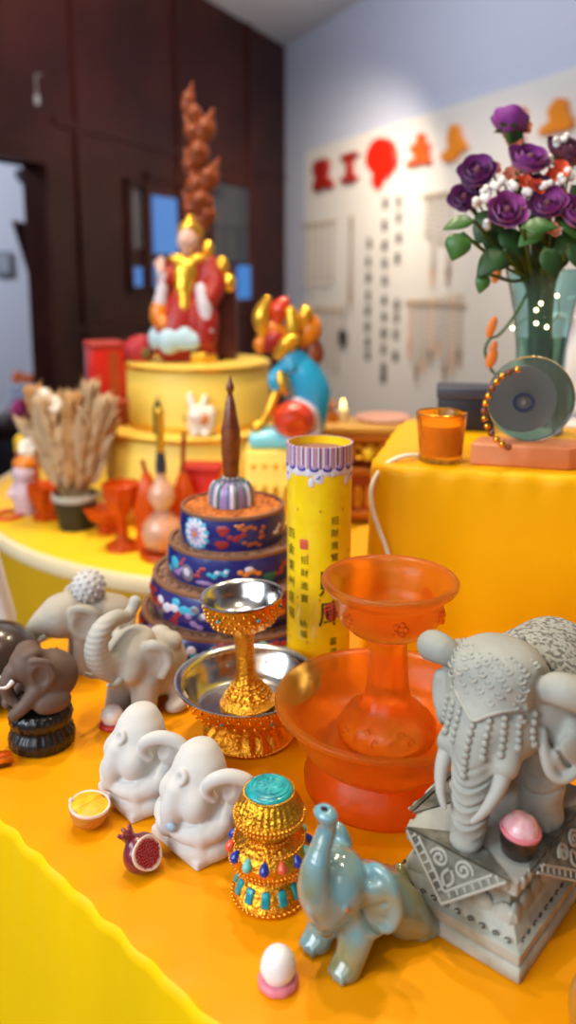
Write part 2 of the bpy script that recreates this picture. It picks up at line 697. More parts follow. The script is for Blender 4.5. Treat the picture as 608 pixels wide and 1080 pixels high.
# ---------------------------------------------------------------- the room
TZ = -.75          # floor height below the table top
CORN = Vector((-.02, 6.0, 0))
DR = Vector((.415, -.91, 0)).normalized()     # right wall, from the corner towards the camera
DL = Vector((-.412, -.911, 0)).normalized()   # dark wall
CEIL = 1.86
M['wall'] = mat('daylight_tinted_plaster', (200, 205, 222), .85, bump=.05, bscale=60)  # white wall; the blue tint puts cool daylight into its colour
M["white_paint"] = mat("white_paint", (222, 224, 232), .5)
M['ceil'] = mat('ceiling_paint', (214, 214, 214), .9)
M['floor'] = mat('brown_floor', (120, 88, 64), .5, col2=(96, 70, 52), cscale=6)
M['darkwood'] = mat('dark_brown_lacquer', (72, 33, 26), .35, bump=.06, bscale=3, spec=.2, col2=(58, 27, 22), cscale=3)
M['rear'] = mat('tan_wall', (150, 124, 98), .9)
M['panel'] = mat('cream_display_board', (226, 222, 214), .8)


def wallbox(name, o, d, x0, x1, z0, z1, th, material, side=1, parent=None):
    """a slab along direction d from o; thickness goes to the far side"""
    nrm = Vector((-d.y, d.x, 0)) * side
    V = []
    for t in (0, th):
        for x, z in ((x0, z0), (x1, z0), (x1, z1), (x0, z1)):
            p = o + d * x + nrm * t
            V.append((p.x, p.y, z))
    Fc = [(0, 1, 2, 3), (7, 6, 5, 4), (0, 4, 5, 1), (1, 5, 6, 2), (2, 6, 7, 3), (3, 7, 4, 0)]
    return meshobj(name, V, Fc, material, parent, False)


struct(wallbox('wall_right', CORN, DR, -.06, 6.5, TZ, CEIL, .1, M['wall'], 1))
# dark wall with a doorway: pieces left, above and right of the opening
DOOR0, DOOR1, DOORZ = 2.57, 3.75, .765
MBW = MB()


def slab(mb, o, d, x0, x1, z0, z1, t0, t1, side):
    nrm = Vector((-d.y, d.x, 0)) * side
    V = []
    for t in (t0, t1):
        for x, z in ((x0, z0), (x1, z0), (x1, z1), (x0, z1)):
            p = o + d * x + nrm * t
            V.append((p.x, p.y, z))
    mb.add(V, [(0, 1, 2, 3), (7, 6, 5, 4), (0, 4, 5, 1), (1, 5, 6, 2), (2, 6, 7, 3), (3, 7, 4, 0)], False)


slab(MBW, CORN, DL, .0, DOOR0, TZ, CEIL, 0, .1, -1)
slab(MBW, CORN, DL, DOOR0, DOOR1, DOORZ, CEIL, 0, .1, -1)
slab(MBW, CORN, DL, DOOR1, 5.6, TZ, CEIL, 0, .1, -1)
struct(MBW.build('wall_left', M['darkwood']))
tr = MB()
for x in (.55, 1.42, 2.3):
    slab(tr, CORN, DL, x, x + .035, TZ, CEIL, -.018, 0, -1)
slab(tr, CORN, DL, 0, DOOR0 - .09, .95, .985, -.014, 0, -1)
slab(tr, CORN, DL, 0, DOOR0 - .09, .02, .055, -.014, 0, -1)
struct(tr.build('trim_1', M['darkwood']))
tr = MB()
slab(tr, CORN, DL, DOOR0 - .09, DOOR0, TZ, DOORZ, -.03, .11, -1)
slab(tr, CORN, DL, DOOR1, DOOR1 + .09, TZ, DOORZ, -.03, .11, -1)
slab(tr, CORN, DL, DOOR0 - .09, DOOR1 + .09, DOORZ, DOORZ + .1, -.03, .11, -1)
struct(tr.build('door_1', M['darkwood']))
struct(meshobj('floor', [(-6, -1.2, TZ), (5, -1.2, TZ), (5, 9, TZ), (-6, 9, TZ)], [(0, 1, 2, 3)], M['floor'], None, False))
cb = MB()
cb.box((-.5, 3.9, CEIL + .05), (11, 10.2, .1))
struct(cb.build('ceiling', M['ceil']))
# room beyond the doorway
struct(wallbox('wall_back', Vector((-4.6, 4.6, 0)), Vector((.96, .28, 0)).normalized(), -1, 3.2, TZ, CEIL, .1, M['wall'], 1))
# wall behind the photographer, with the window to its left
struct(meshobj('wall_rear', [(-.1, -1.1, TZ), (3.5, -1.1, TZ), (3.5, -1.1, CEIL), (-.1, -1.1, CEIL), (-.1, -1.2, TZ), (3.5, -1.2, TZ), (3.5, -1.2, CEIL), (-.1, -1.2, CEIL)],
               [(3, 2, 1, 0), (4, 5, 6, 7), (0, 1, 5, 4), (1, 2, 6, 5), (2, 3, 7, 6), (3, 0, 4, 7)], M['rear'], None, False))
# glowing framed panes added to imitate window reflections in the dark wall
M['pane'] = mat('blue_reflection_glow', (40, 70, 110), .08, emit=(60, 120, 190), estr=.9, spec=.6)
M['reflection_pane_dim'] = mat('dim_reflection_glow', (46, 44, 46), .08, emit=(70, 74, 80), estr=.35, spec=.6)


def dw(px):
    """distance along the dark wall of an image column"""
    k = (px - PX0) / FP / (1.0)
    # X/Y ratio with depth correction near the horizon
    k = k * (math.cos(PITCH) + math.sin(PITCH) * math.tan(PITCH))
    return (k * CORN.y - CORN.x) / (DL.x - k * DL.y)


def dz_(px, py):
    p = CORN + DL * dw(px)
    return aty(px, py, p.y).z


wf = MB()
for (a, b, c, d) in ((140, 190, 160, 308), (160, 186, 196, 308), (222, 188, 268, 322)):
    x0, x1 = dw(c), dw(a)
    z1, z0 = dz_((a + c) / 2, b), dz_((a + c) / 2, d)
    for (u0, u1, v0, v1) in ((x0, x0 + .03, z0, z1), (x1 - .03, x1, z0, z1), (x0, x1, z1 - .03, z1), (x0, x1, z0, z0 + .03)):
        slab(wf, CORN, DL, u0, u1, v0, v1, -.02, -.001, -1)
rframe = struct(wf.build('reflection_frame', M['darkwood']))
for (a, b, c, d, mm) in ((166, 208, 190, 268, 'pane'), (166, 276, 190, 304, 'pane'), (143, 200, 153, 262, 'reflection_pane_dim'), (143, 282, 153, 304, 'pane'), (228, 196, 262, 276, 'reflection_pane_dim'), (251, 280, 264, 315, 'pane')):
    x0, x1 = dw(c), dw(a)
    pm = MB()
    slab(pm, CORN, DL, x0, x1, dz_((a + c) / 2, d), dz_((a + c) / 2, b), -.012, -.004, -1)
    struct(pm.build('pane', M[mm], rframe))

# ---------------------------------------------------------------- cloth-covered tables
TA = math.atan2(-.69, .724)
c0 = Vector((-.297, .5316, 0))
ux, uy = Vector((.724, -.69, 0)).normalized(), Vector((.69, .724, 0)).normalized()
tw, td = 1.15, .62
ctr = c0 + ux * tw / 2 + uy * td / 2
t = thing('draped_table', 'long table under an orange-yellow satin cloth carrying the elephants in front', 'table', (ctr.x, ctr.y, 0), TA)
drape(tw, td, 0, TZ + .02, 'tablecloth', M['cloth'], t, rad=.03, skirt=M['cloth_s'], flare=.03, amp=.018, freq=52, edge=.006, n_edge=420, seed=3)

f0 = Vector((.058, .580, 0))
fx = Vector((.965, -.26, 0)).normalized()
fy = Vector((.26, .965, 0)).normalized()
pw, pd = .38, .20
ctr = f0 + fx * pw / 2 + fy * pd / 2
t = thing('draped_stand', 'raised stand under a bright yellow cloth behind the orange goblet', 'stand', (ctr.x, ctr.y, 0.0005), math.atan2(fx.y, fx.x))
drape(pw, pd, .16, 0, 'cloth_cover', M['cloth_y'], t, rad=.022, flare=.006, amp=.004, freq=60, edge=.007, n_edge=160, seed=11)
PLZ = .1605

RT = Vector((-.02, 1.538, -.1))
t = thing('round_table', 'round table with yellow top, pale rim and mustard skirt holding the altar', 'table', (RT.x, RT.y, TZ))
b = MB()
b.lathe([(.0, .65), (0.5335, .65), (0.5401, .645), (0.5401, .642), (0, .642)], 96)
M['rt_top'] = mat('yellow_table_cover', (250, 196, 30), .5, bump=.1, bscale=20)
b.build('table_top', M['rt_top'], t)
b = MB()
b.lathe([(0.5414, .651), (0.5500, .651), (0.5526, .645), (0.5526, .634), (0.5493, .629), (0.5414, .629)], 96, closed=True)
M['rim_cream'] = mat('cream_rim', (238, 220, 180), .5)
b.build('rim', M['rim_cream'], t)
b = MB()
b.lathe([(0.5428, .636), (0.5441, .55), (0.5480, .3), (0.5533, .0)], 192, mod=lambda a, r, z: (r + .004 * (1 - z / .65) * math.sin(a * 46), z))
b.build('skirt', M['cloth_m'], t)
# ---------------------------------------------------------------- stone elephant on its pedestal
M['stone_dk'] = mat('stone_with_dark_wash', (120, 118, 104), .8, bump=.5, bscale=220, bdist=.0006, col2=(86, 84, 74), cscale=120)
FWD = math.atan2(-.65, .76)      # turns local -Y to face left of the camera


def yaw(deg):
    """local -Y turned deg towards the left of the photograph"""
    return -R(deg)


def stone_elephant():
    root = thing('elephant_statue', 'grey stone elephant in beaded headcloth standing on a square carved pedestal', 'elephant statue')
    u = .0845
    ph = .0425
    ex = Vector((0, -.0035, ph))
    # pedestal
    ped = MB()
    w, l = .0345, .0485
    ped.rectloft([(w - .001, l - .001, 0), (w, l, .0012), (w, l, .0065), (w - .0012, l - .0012, .0078)], .001)
    ped.rectloft([(w - .0014, l - .0014, .0078), (w - .0008, l - .0008, .0092), (w - .0008, l - .0008, .0136), (w - .003, l - .003, .0152)], .001)
    pd_ = ped.build('pedestal', M['stone_tan'], root)
    mb = MB()
    mb.rectloft([(w - .0035, l - .0035, .015), (w - .0045, l - .0045, .018), (w - .0110, l - .0110, .026), (w - .0110, l - .0110, .031), (w - .008, l - .008, .034)], .001)
    mb.build('waist', M['stone_tan'], pd_)
    # carved lotus petals round the waist
    mb = MB()
    for sx, sy, n, hl in ((0, -1, 5, w), (0, 1, 5, w), (-1, 0, 8, l), (1, 0, 8, l)):
        for i in range(n):
            q = (i + .5) / n * 2 - 1
            lim = hl - .006
            if sx == 0:
                c = (q * lim, sy * (l - .0088), .0222)
                rr = (lim / n * 1.02, .0024, .0060)
            else:
                c = (sx * (w - .0088), q * lim, .0222)
                rr = (.0024, lim / n * 1.02, .0060)
            mb.sph(c, rr, 12, 8)
    mb.build('petal_band', M['stone_tan'], pd_)
    # scroll band on the lower moulding
    mb = MB()
    for sx, sy, hl in ((0, -1, w), (-1, 0, l), (1, 0, l)):
        n = 10 if sx == 0 else 15
        for i in range(n):
            pts = []
            for k in range(15):
                a = k / 14 * 1.75 * PI
                r = .0016 * (1 - k / 22)
                q = ((i + .5) / n * 2 - 1) * (hl - .004) + r * math.cos(a + i % 2 * PI)
                z = .0167 + r * .9 * math.sin(a)
                out = .0024
                pts.append((q, sy * (l - out), z) if sx == 0 else (sx * (w - out), q, z))
            mb.tube(pts, .00035, 5)
    mb.build('scroll_band', M['ink'], pd_)
    # top slab with a slightly ragged edge
    mb = MB()
    w2, l2 = .0282, .0415
    mb.rectloft([(w2 - .002, l2 - .002, .0335), (w2, l2, .0352), (w2, l2, .0415), (w2 - .0012, l2 - .0012, ph)], .0014)
    top = mb.build('top_slab', M['stone'], root)
    mb = MB()
    rr = random.Random(5)
    for sx, sy, hl in ((0, -1, w2), (-1, 0, l2), (1, 0, l2)):
        n = 8 if sx == 0 else 12
        for i in range(n):
            q = ((i + .5) / n * 2 - 1) * (hl - .002)
            c = (q, sy * w2 if False else sy * l2, .039) if sx == 0 else (sx * w2, q, .039)
            mb.sph(c, (.0022, .0016, .0032) if sx == 0 else (.0016, .0022, .0032), 10, 7)
    mb.build('ragged_edge', M['stone'], top)
    # rug corners hanging over the slab: a triangle on the front face and on each long side
    for (cx, cy, ang, wd) in ((0, -l2 - .0004, 0, .0262), (w2 + .0004, -.002, PI / 2, .031), (-w2 - .0004, -.002, -PI / 2, .031)):
        T = Matrix.Translation((cx, cy, ph)) @ Matrix.Rotation(ang, 4, 'Z')
        mb = MB()
        mb.T = T
        # flat part on the top, then the flap in front
        mb.prism([(-wd, .0), (wd, .0), (0, .016)], .0009, Matrix.Translation((0, -.0012, 0)))
        fl = Matrix.Translation((0, -.0022, .0009)) @ Matrix.Rotation(PI / 2 - .50, 4, 'X')
        mb.prism([(-wd, 0), (0, -.0225), (wd, 0)], .0016, fl)
        rug = mb.build('hanging_rug', M['stone_dk'], root)
        mb = MB()
        mb.T = T @ fl @ Matrix.Translation((0, 0, .0016))
        # raised borders, key pattern and two scrolls
        for sgn in (-1, 1):
            for off in (.0, .0042):
                a = Vector((sgn * (wd - .0012 - off * 1.5), -.0006, 0))
                e = Vector((0, -.0216 + off * 1.25, 0))
                mb.tube([a, e], .0007, 6)
            d = (Vector((0, -.0212, 0)) - Vector((sgn * wd, 0, 0)))
            for k in range(7):
                p = Vector((sgn * wd, 0, 0)) + d * ((k + 1.1) / 8.4) + Vector((-sgn * .0016, .0013, 0))
                dd = d.normalized()
                nn = Vector((-dd.y, dd.x, 0)) * (1 if sgn < 0 else -1)
                mb.tube([p - nn * .0011, p + nn * .0011], .00055, 5)
                mb.tube([p + nn * .0011 - dd * .0007, p + nn * .0011 + dd * .0007], .00055, 5)
        for sgn in (-1, 1):
            pts = []
            for k in range(22):
                a = k / 21 * 3.4 * PI
                r = .0046 * (1 - k / 25)
                pts.append((sgn * (.0060 + r * math.cos(a)), -.0046 + r * math.sin(a) * .85, .0003))
            mb.tube(pts, .00085, 6)
            pts = [(sgn * (.0005 + .0022 * math.sin(k / 8 * PI)), -.0140 + .007 * k / 8, .0003) for k in range(9)]
            mb.tube(pts, .0008, 6)
        mb.build('key_pattern', M['stone'], rug)

    # the elephant
    f = Clay((-.62, -.62, -.02), (.62, 1.06, 1.16), .0100)
    f.ell((0, .46, .58), (.33, .46, .33), .05)
    f.ell((0, .74, .58), (.28, .22, .3), .1)
    f.tube([(.19, .16, .5, .17), (.2, .12, .26, .135), (.2, .1, .08, .125), (.2, .1, .03, .14)], .07, m=True)
    f.tube([(.2, .74, .45, .18), (.21, .78, .25, .14), (.21, .78, .05, .14)], .07, m=True)
    f.ell((0, -.02, .75), (.25, .25, .29), .1)
    f.ell((.09, -.1, .92), (.13, .15, .11), .1, m=True)
    f.ell((.16, -.12, .62), (.11, .14, .15), .08, m=True)
    f.tube([(0, -.16, .68, .175), (0, -.27, .54, .14), (0, -.32, .36, .115), (0, -.34, .2, .1), (0, -.35, .07, .092)], .08)
    f.ell((.0, -.39, .03), (.085, .07, .045), .03)
    f.tube([(.14, -.2, .58, .085), (.165, -.29, .5, .072)], .04, m=True)
    for k in range(4):
        f.ell((.12 + .055 * k, -.015 + .012 * abs(k - 1.5), .03), (.035, .03, .035), .012, m=True)
    # ears: rolled top lobe, hanging fan with a folded lower tip
    f.ell((.35, .06, .72), (.06, .16, .2), .06, (0, -.12, -.5), m=True)
    f.ell((.40, .0, .56), (.045, .13, .17), .05, (.1, .1, -.6), m=True)
    f.tube([(.26, -.05, .86, .06), (.34, -.10, .92, .085), (.43, -.06, .90, .09), (.48, .04, .82, .07)], .03, m=True)
    f.ell((.37, -.10, .66), (.045, .06, .13), .05, (0, 0, -.6), 'sub', m=True)
    f.tube([(.29, -.12, .66, .02), (.31, -.14, .56, .03), (.35, -.14, .46, .028), (.41, -.10, .43, .024), (.48, .0, .5, .026)], .03)
    f.ell((.41, -.045, .55), (.035, .10, .12), .04, (0, .1, -.6))
    f.tube([(.36, -.12, .62, .012), (.40, -.08, .52, .016), (.43, -.02, .47, .012)], .014, 'sub', m=True)
    # mouth, eyes
    f.ell((.0, -.1, .47), (.1, .1, .06), .08)
    f.ell((.205, -.2, .735), (.03, .03, .022), .012, m=True)
    f.tube([(.17, -.235, .76, .012), (.215, -.2, .765, .012), (.245, -.15, .74, .01)], .012, 'sub', m=True)
    f.tube([(0, .98, .66, .05), (.04, 1.0, .5, .035), (.03, .98, .3, .03)], .04)
    f.floor(0)
    head = f.copy()

    def wr(X, Y, Z):
        tr_ = np.clip((-.17 - Y) * 12, 0, 1) * np.clip((.54 - Z) * 9, 0, 1) * np.clip((Z - .06) * 20, 0, 1) * np.clip((.15 - np.abs(X)) * 20, 0, 1)
        g1 = np.abs(np.mod(Z + .12 - 5.0 * X * X, .108) - .054)
        lg = np.clip((.34 - Y) * 9, 0, 1) * np.clip((Y + .16) * 9, 0, 1) * np.clip((.40 - Z) * 9, 0, 1) * np.clip((Z - .12) * 20, 0, 1) * np.clip((np.abs(X) - .06) * 20, 0, 1)
        g2 = np.abs(np.mod(Z + .03 - 2.5 * (np.abs(X) - .2) ** 2, .095) - .047)
        return .016 * tr_ * np.exp(-(g1 / .009) ** 2) - .008 * tr_ * np.exp(-((g1 - .02) / .012) ** 2) + .014 * lg * np.exp(-(g2 / .009) ** 2)
    f.disp(wr)
    body = f.build('body', M['stone'], root, u)
    body.location = ex
    # tusks
    for sx in (-1, 1):
        mb = MB()
        pts = spline([(sx * .165, -.285, .5), (sx * .165, -.37, .4), (sx * .13, -.44, .3), (sx * .08, -.475, .23)], 6)
        mb.tube([Vector(p) * u for p in pts], [u * (.052 - .038 * i / (len(pts) - 1)) for i in range(len(pts))], 12)
        tk = mb.build('tusk', M['ivory'], root)
        tk.location = ex
    # headcloth: a shell of the head inside a pentagon
    X, Y, Z = head.grid()
    aX = np.abs(X)
    region = np.maximum.reduce(np.broadcast_arrays(aX - .235, (.79 + .0 * X) - Z - np.maximum(0, .13 - aX) * .55, Y - .16, -(1.3 - Z)))
    c2 = head.copy()
    c2.D = np.maximum(np.maximum(head.D - .022, -(head.D + .03)), region).astype(np.float32)
    hc = c2.build('headcloth', M['stone'], root, u, relax=1)
    hc.location = ex
    # relief petals and border cord on the cloth
    mb = MB()
    shell = head.copy()
    shell.D = shell.D - .022
    cen = (0, .12, .72)
    for zz, n in ((.81, 6), (.85, 7), (.89, 8), (.93, 7), (.97, 8), (1.0, 7), (1.03, 6), (1.06, 5)):
        for i in range(n):
            q_ = ((i + .5) / n * 2 - 1)
            th = q_ * 1.0
            d_ = np.array([math.sin(th) * .30, -math.cos(th) * .34, zz - .72])
            p = shell.hit(np.array(cen) + d_ * 2.2, -d_)
            if p and abs(p[0]) < .215 and p[1] < .10 and p[2] > .80:
                nn = Vector(d_).normalized()
                rot = nn.to_track_quat('Z', 'Y').to_euler()
                P_ = Vector(p) * u
                T_ = nn.to_track_quat('Z', 'Y').to_matrix()
                # a scalloped petal: arc with a boss inside
                arc_ = [P_ + T_ @ Vector((.0021 * math.cos(a_), .0016 * math.sin(a_) - .0004, .0001)) for a_ in [PI + k_ * PI / 8 for k_ in range(9)]]
                mb.tube(arc_, .00058, 5)
                mb.sph(P_ + T_ @ Vector((0, .0002, 0)), (.0010, .0008, .0007), 8, 6, tuple(rot))
    bord = []
    for xx, zz in [(-.225, .805), (-.13, .795), (-.065, .762), (0, .727), (.065, .762), (.13, .795), (.225, .805)]:
        p = shell.hit((xx, -.9, zz), (0, 1, 0))
        if p:
            bord.append(Vector(p) * u)
    mb.tube([Vector(p) for p in spline(bord, 5)], .0009, 6)
    for sx in (-1, 1):
        pts = [shell.hit((sx * .22, -.9, z_), (0, 1, 0)) for z_ in (.805, .85, .9, .95)]
        mb.tube([Vector(p) * u for p in pts if p], .0007, 6)
    o = mb.build('cloth_relief', M['stone'], hc)
    # strings of beads hanging from the hem
    head2 = head.copy()
    for i, xx in enumerate((-.225, -.165, -.1, 0.0, .075, .14, .2, .245)):
        n = (6, 6, 6, 8, 6, 6, 5, 5)[i]
        mb = MB()
        z0 = .765 - max(0, .11 - abs(xx)) * .55
        for k in range(n):
            zz = z0 - .036 * (k + .3)
            p = head2.hit((xx * (1 + .1 * k / n), -.9, zz), (0, 1, 0))
            if p:
                mb.sph(Vector(p) * u + Vector((0, -.0006, 0)), .00165 + (.0003 if k == n - 1 else 0), 10, 8)
        o = mb.build('bead_string', M['stone'], hc)
    # saddle cloth
    c3 = head.copy()
    reg = np.maximum.reduce(np.broadcast_arrays(np.abs(Y - .52) - .28, .62 - Z, aX * 0 - 1))
    c3.D = np.maximum(np.maximum(head.D - .03, -(head.D + .03)), reg).astype(np.float32)
    sd = c3.build('saddle_cloth', M['carved'], root, u)
    sd.location = ex
    mb = MB()
    mb.sph((.0, .21 * u, .985 * u - .004), (.0032, .0032, .0036), 14, 10)
    mb.sph((.0, .21 * u, .985 * u), (.0016, .0016, .0016), 10, 8)
    mb.T = None
    o = mb.build('bell', M['stone'], root)
    o.location = ex
    return root


# carved saddle pattern: rows of dark key-like marks
def carved_mat():
    m = mat('carved_pattern_stone', (190, 190, 180), .7)
    nt = m.node_tree
    b = nt.nodes['Principled BSDF']
    tc = nt.nodes.new('ShaderNodeTexCoord')
    mp = nt.nodes.new('ShaderNodeMapping')
    mp.inputs['Rotation'].default_value = (0, 0, R(8))
    br = nt.nodes.new('ShaderNodeTexBrick')
    br.inputs['Scale'].default_value = 330
    br.inputs['Mortar Size'].default_value = .016
    br.offset = .35
    br.inputs['Color1'].default_value = srgb(196, 196, 186)
    br.inputs['Color2'].default_value = srgb(178, 180, 170)
    br.inputs['Mortar'].default_value = srgb(66, 68, 64)
    wv = nt.nodes.new('ShaderNodeTexNoise')
    wv.inputs['Scale'].default_value = 420
    mx = nt.nodes.new('ShaderNodeMixRGB')
    mx.blend_type = 'MULTIPLY'
    rp = nt.nodes.new('ShaderNodeValToRGB')
    rp.color_ramp.elements[0].position = .42
    rp.color_ramp.elements[1].position = .5
    rp.color_ramp.elements[0].color = (.25, .25, .24, 1)
    mx.inputs[0].default_value = .8
    bp = nt.nodes.new('ShaderNodeBump')
    bp.inputs['Distance'].default_value = .0008
    L = nt.links.new
    L(tc.outputs['Object'], mp.inputs['Vector'])
    L(mp.outputs['Vector'], br.inputs['Vector'])
    L(tc.outputs['Object'], wv.inputs['Vector'])
    L(wv.outputs['Fac'], rp.inputs['Fac'])
    L(br.outputs['Color'], mx.inputs[1])
    L(rp.outputs['Color'], mx.inputs[2])
    L(mx.outputs['Color'], b.inputs['Base Color'])
    L(mx.outputs['Color'], bp.inputs['Height'])
    L(bp.outputs['Normal'], b.inputs['Normal'])
    return m


M['carved'] = carved_mat()
SE = stone_elephant()
SE.location = (.1045, .3555, 0)
SE.rotation_euler = (0, 0, yaw(41))


# ---------------------------------------------------------------- celadon elephant, trunk raised
def celadon():
    root = thing('elephant_figurine', 'glossy pale blue-green glazed elephant with trunk raised straight up', 'elephant figurine')
    u = .083
    f = Clay((-.5, -.62, -.02), (.5, .72, 1.08), .0095)
    f.ell((0, .10, .28), (.20, .28, .21), .05)
    f.ell((0, .34, .20), (.19, .22, .17), .1)
    f.tube([(.1, -.06, .28, .12), (.12, -.13, .16, .1), (.12, -.19, .05, .085)], .08, m=True)
    f.ell((.12, -.23, .04), (.08, .1, .055), .04, m=True)
    f.ell((.15, .40, .14), (.12, .17, .15), .07, m=True)
    f.tube([(.2, .46, .1, .09), (.23, .56, .05, .075), (.22, .46, .04, .06)], .06, m=True)
    f.ell((0, -.16, .5), (.185, .2, .2), .09)
    f.ell((0, -.10, .58), (.13, .13, .10), .08)
    f.ell((0, -.26, .36), (.1, .12, .08), .06)
    f.tube([(0, -.3, .42, .13), (0, -.37, .53, .112), (0, -.375, .66, .09), (0, -.32, .79, .066), (0, -.255, .91, .058), (0, -.265, .985, .066)], .06)
    f.ell((0, -.275, 1.005), (.074, .072, .03), .03)
    f.tube([(.0, -.30, .30, .07), (.0, -.27, .24, .05)], .05)
    f.tube([(0, -.29, 1.06, .02), (0, -.27, .97, .022)], .012, 'sub')
    # ears: near one a fan, hollow in front; the far one laid back behind the head
    f.ell((-.12, .03, .64), (.075, .055, .12), .05, (.1, -.2, .3))
    f.ell((-.13, .02, .52), (.07, .06, .14), .06)
    for sx, dz, ix, iy in ((1, -.07, 0, 0),):
        f.ell((sx * (.21 - ix), iy, .50 + dz), (.05, .13, .16), .05, (.1, sx * .12, sx * -.75))
        f.tube([(sx * (x - ix), y + iy, z + dz, r) for x, y, z, r in ((.10, .0, .62, .036), (.17, .03, .69, .045), (.26, .05, .65, .042), (.30, .07, .51, .036), (.27, .04, .38, .032), (.2, -.05, .34, .028))], .04)
        f.ell((sx * (.235 - ix), -.075 + iy, .48 + dz), (.035, .08, .10), .04, (.1, sx * .12, sx * -.75), 'sub')
        for k in range(3):
            f.tube([(sx * (.16 - ix), -.1 + iy, .48 + dz, .010), (sx * (.21 - ix), -.06 + iy, .50 - .06 * k + dz, .013), (sx * (.26 - ix), iy, .55 - .11 * k + dz, .012)], .012, 'sub')
    f.tube([(.0, -.37, .33, .03), (.08, -.31, .31, .02), (.13, -.22, .33, .012)], .02, 'sub', m=True)
    f.ell((.155, -.26, .49), (.022, .022, .022), .015, m=True)
    for k in range(3):
        f.ell((.075 + .045 * k, -.315 + .01 * abs(k - 1), .03), (.02, .02, .03), .01, m=True)
    f.tube([(0, .54, .3, .035), (.06, .58, .2, .025), (.08, .58, .1, .02)], .03)
    f.floor(0)
    f.build('body', M['celadon'], root, u)
    for sx in (-1, 1):
        mb = MB()
        mb.sph((sx * .172 * u, -.268 * u, .49 * u), .0012, 10, 8)
        mb.build('eye', M['brown_spot'], root)
    mb = MB()
    mb.sph((0, -.281 * u, 1.012 * u), (.0026, .0024, .0032), 12, 8, (.2, 0, 0))
    mb.build('trunk_hole', M['hole'], root)
    return root


o = celadon()
o.location = (.0285, .3185, 0)
o.scale = (.95, .72, .885)
o.rotation_euler = (0, 0, yaw(50))


# ---------------------------------------------------------------- two hugging white elephants
def white_elephant(blue):
    root = thing('elephant_figurine', '', 'elephant figurine', group='white clay elephants hugging themselves')
    u = .052
    f = Clay((-.72, -.7, -.02), (.72, .62, 1.1), .0105)
    f.box((0, 0, .18), (.40, .36, .20), .07, .05)
    f.ell((0, .06, .38), (.37, .35, .34), .1)
    f.ell((0, -.06, .66), (.31, .30, .27), .1)
    f.ell((-.02, -.02, .86), (.23, .22, .15), .14)
    f.ell((-.03, .0, .97), (.13, .14, .07), .12)
    # trunk hanging down the front and curling aside
    f.tube([(0, -.32, .64, .13), (0, -.40, .48, .12), (-.01, -.41, .34, .10), (-.08, -.41, .25, .085), (-.2, -.38, .25, .07), (-.27, -.34, .33, .06)], .06)
    f.ell((.19, -.24, .54), (.15, .15, .16), .1, m=True)
    # arms folded across, in soft rolls
    f.tube([(.36, .04, .44, .1), (.39, -.12, .34, .105), (.28, -.30, .29, .1), (.08, -.37, .27, .09)], .04)
    f.tube([(-.36, .04, .44, .1), (-.39, -.12, .34, .1), (-.28, -.32, .26, .09)], .04)
    # folded legs
    f.tube([(.38, .1, .12, .11), (.37, -.16, .12, .12), (.22, -.32, .11, .11), (.0, -.36, .1, .09)], .035)
    f.tube([(-.38, .1, .12, .11), (-.37, -.16, .12, .12), (-.22, -.32, .11, .1)], .035)
    f.box((.0, -.02, .04), (.40, .38, .05), .03, .03)
    # ears: one thick C-shaped roll each
    f.ell((.45, .08, .70), (.06, .16, .18), .05, (0, .1, -.5))
    f.tube([(.33, -.12, .63, .042), (.30, -.18, .73, .055), (.35, -.18, .85, .068), (.47, -.07, .92, .074), (.59, .07, .87, .07), (.62, .16, .73, .06), (.52, .17, .57, .05)], .025)
    f.ell((.43, -.08, .73), (.06, .10, .11), .03, (0, .1, -.5), 'sub')
    f.ell((-.33, .08, .66), (.06, .15, .17), .06, (0, -.1, .3))
    f.tube([(-.27, -.08, .80, .04), (-.34, .04, .83, .045), (-.37, .14, .70, .04), (-.35, .1, .55, .035)], .04)
    # closed eyes, a curl on the brow, creases
    f.tube([(.12, -.372, .62, .010), (.17, -.365, .605, .012), (.22, -.335, .615, .010)], .01, 'sub', m=True)
    f.tube([(.0, -.32, .74, .022), (.0, -.30, .83, .03), (.06, -.29, .87, .034), (.11, -.31, .82, .03), (.08, -.34, .77, .024)], .02)
    f.tube([(.40, -.2, .215, .012), (.24, -.40, .20, .014), (.02, -.46, .185, .012)], .012, 'sub')
    f.tube([(.30, -.30, .42, .012), (.12, -.40, .37, .014)], .012, 'sub', m=True)
    f.floor(0)
    f.build('body', M['clay_w'], root, u)
    if blue:
        mb = MB()
        mb.sph((.075 * u, -.475 * u, .37 * u), (.0036, .0022, .0028), 12, 8, (.2, 0, .3))
        mb.build('pebble', mat('pale_blue_glaze', (160, 182, 198), .35), root, 'pale blue rounded pebble')
    return root


a = white_elephant(False)
a['label'] = 'white clay elephant hugging itself, farther of the two, beside the lemon half'
a.location = (-.0835, .428, 0)
a.rotation_euler = (0, 0, yaw(50))
b2 = white_elephant(True)
b2['label'] = 'white clay elephant hugging itself, nearer of the two, beside the jewelled gold pot'
b2.location = (-.0455, .392, 0)
b2.rotation_euler = (0, 0, yaw(46))


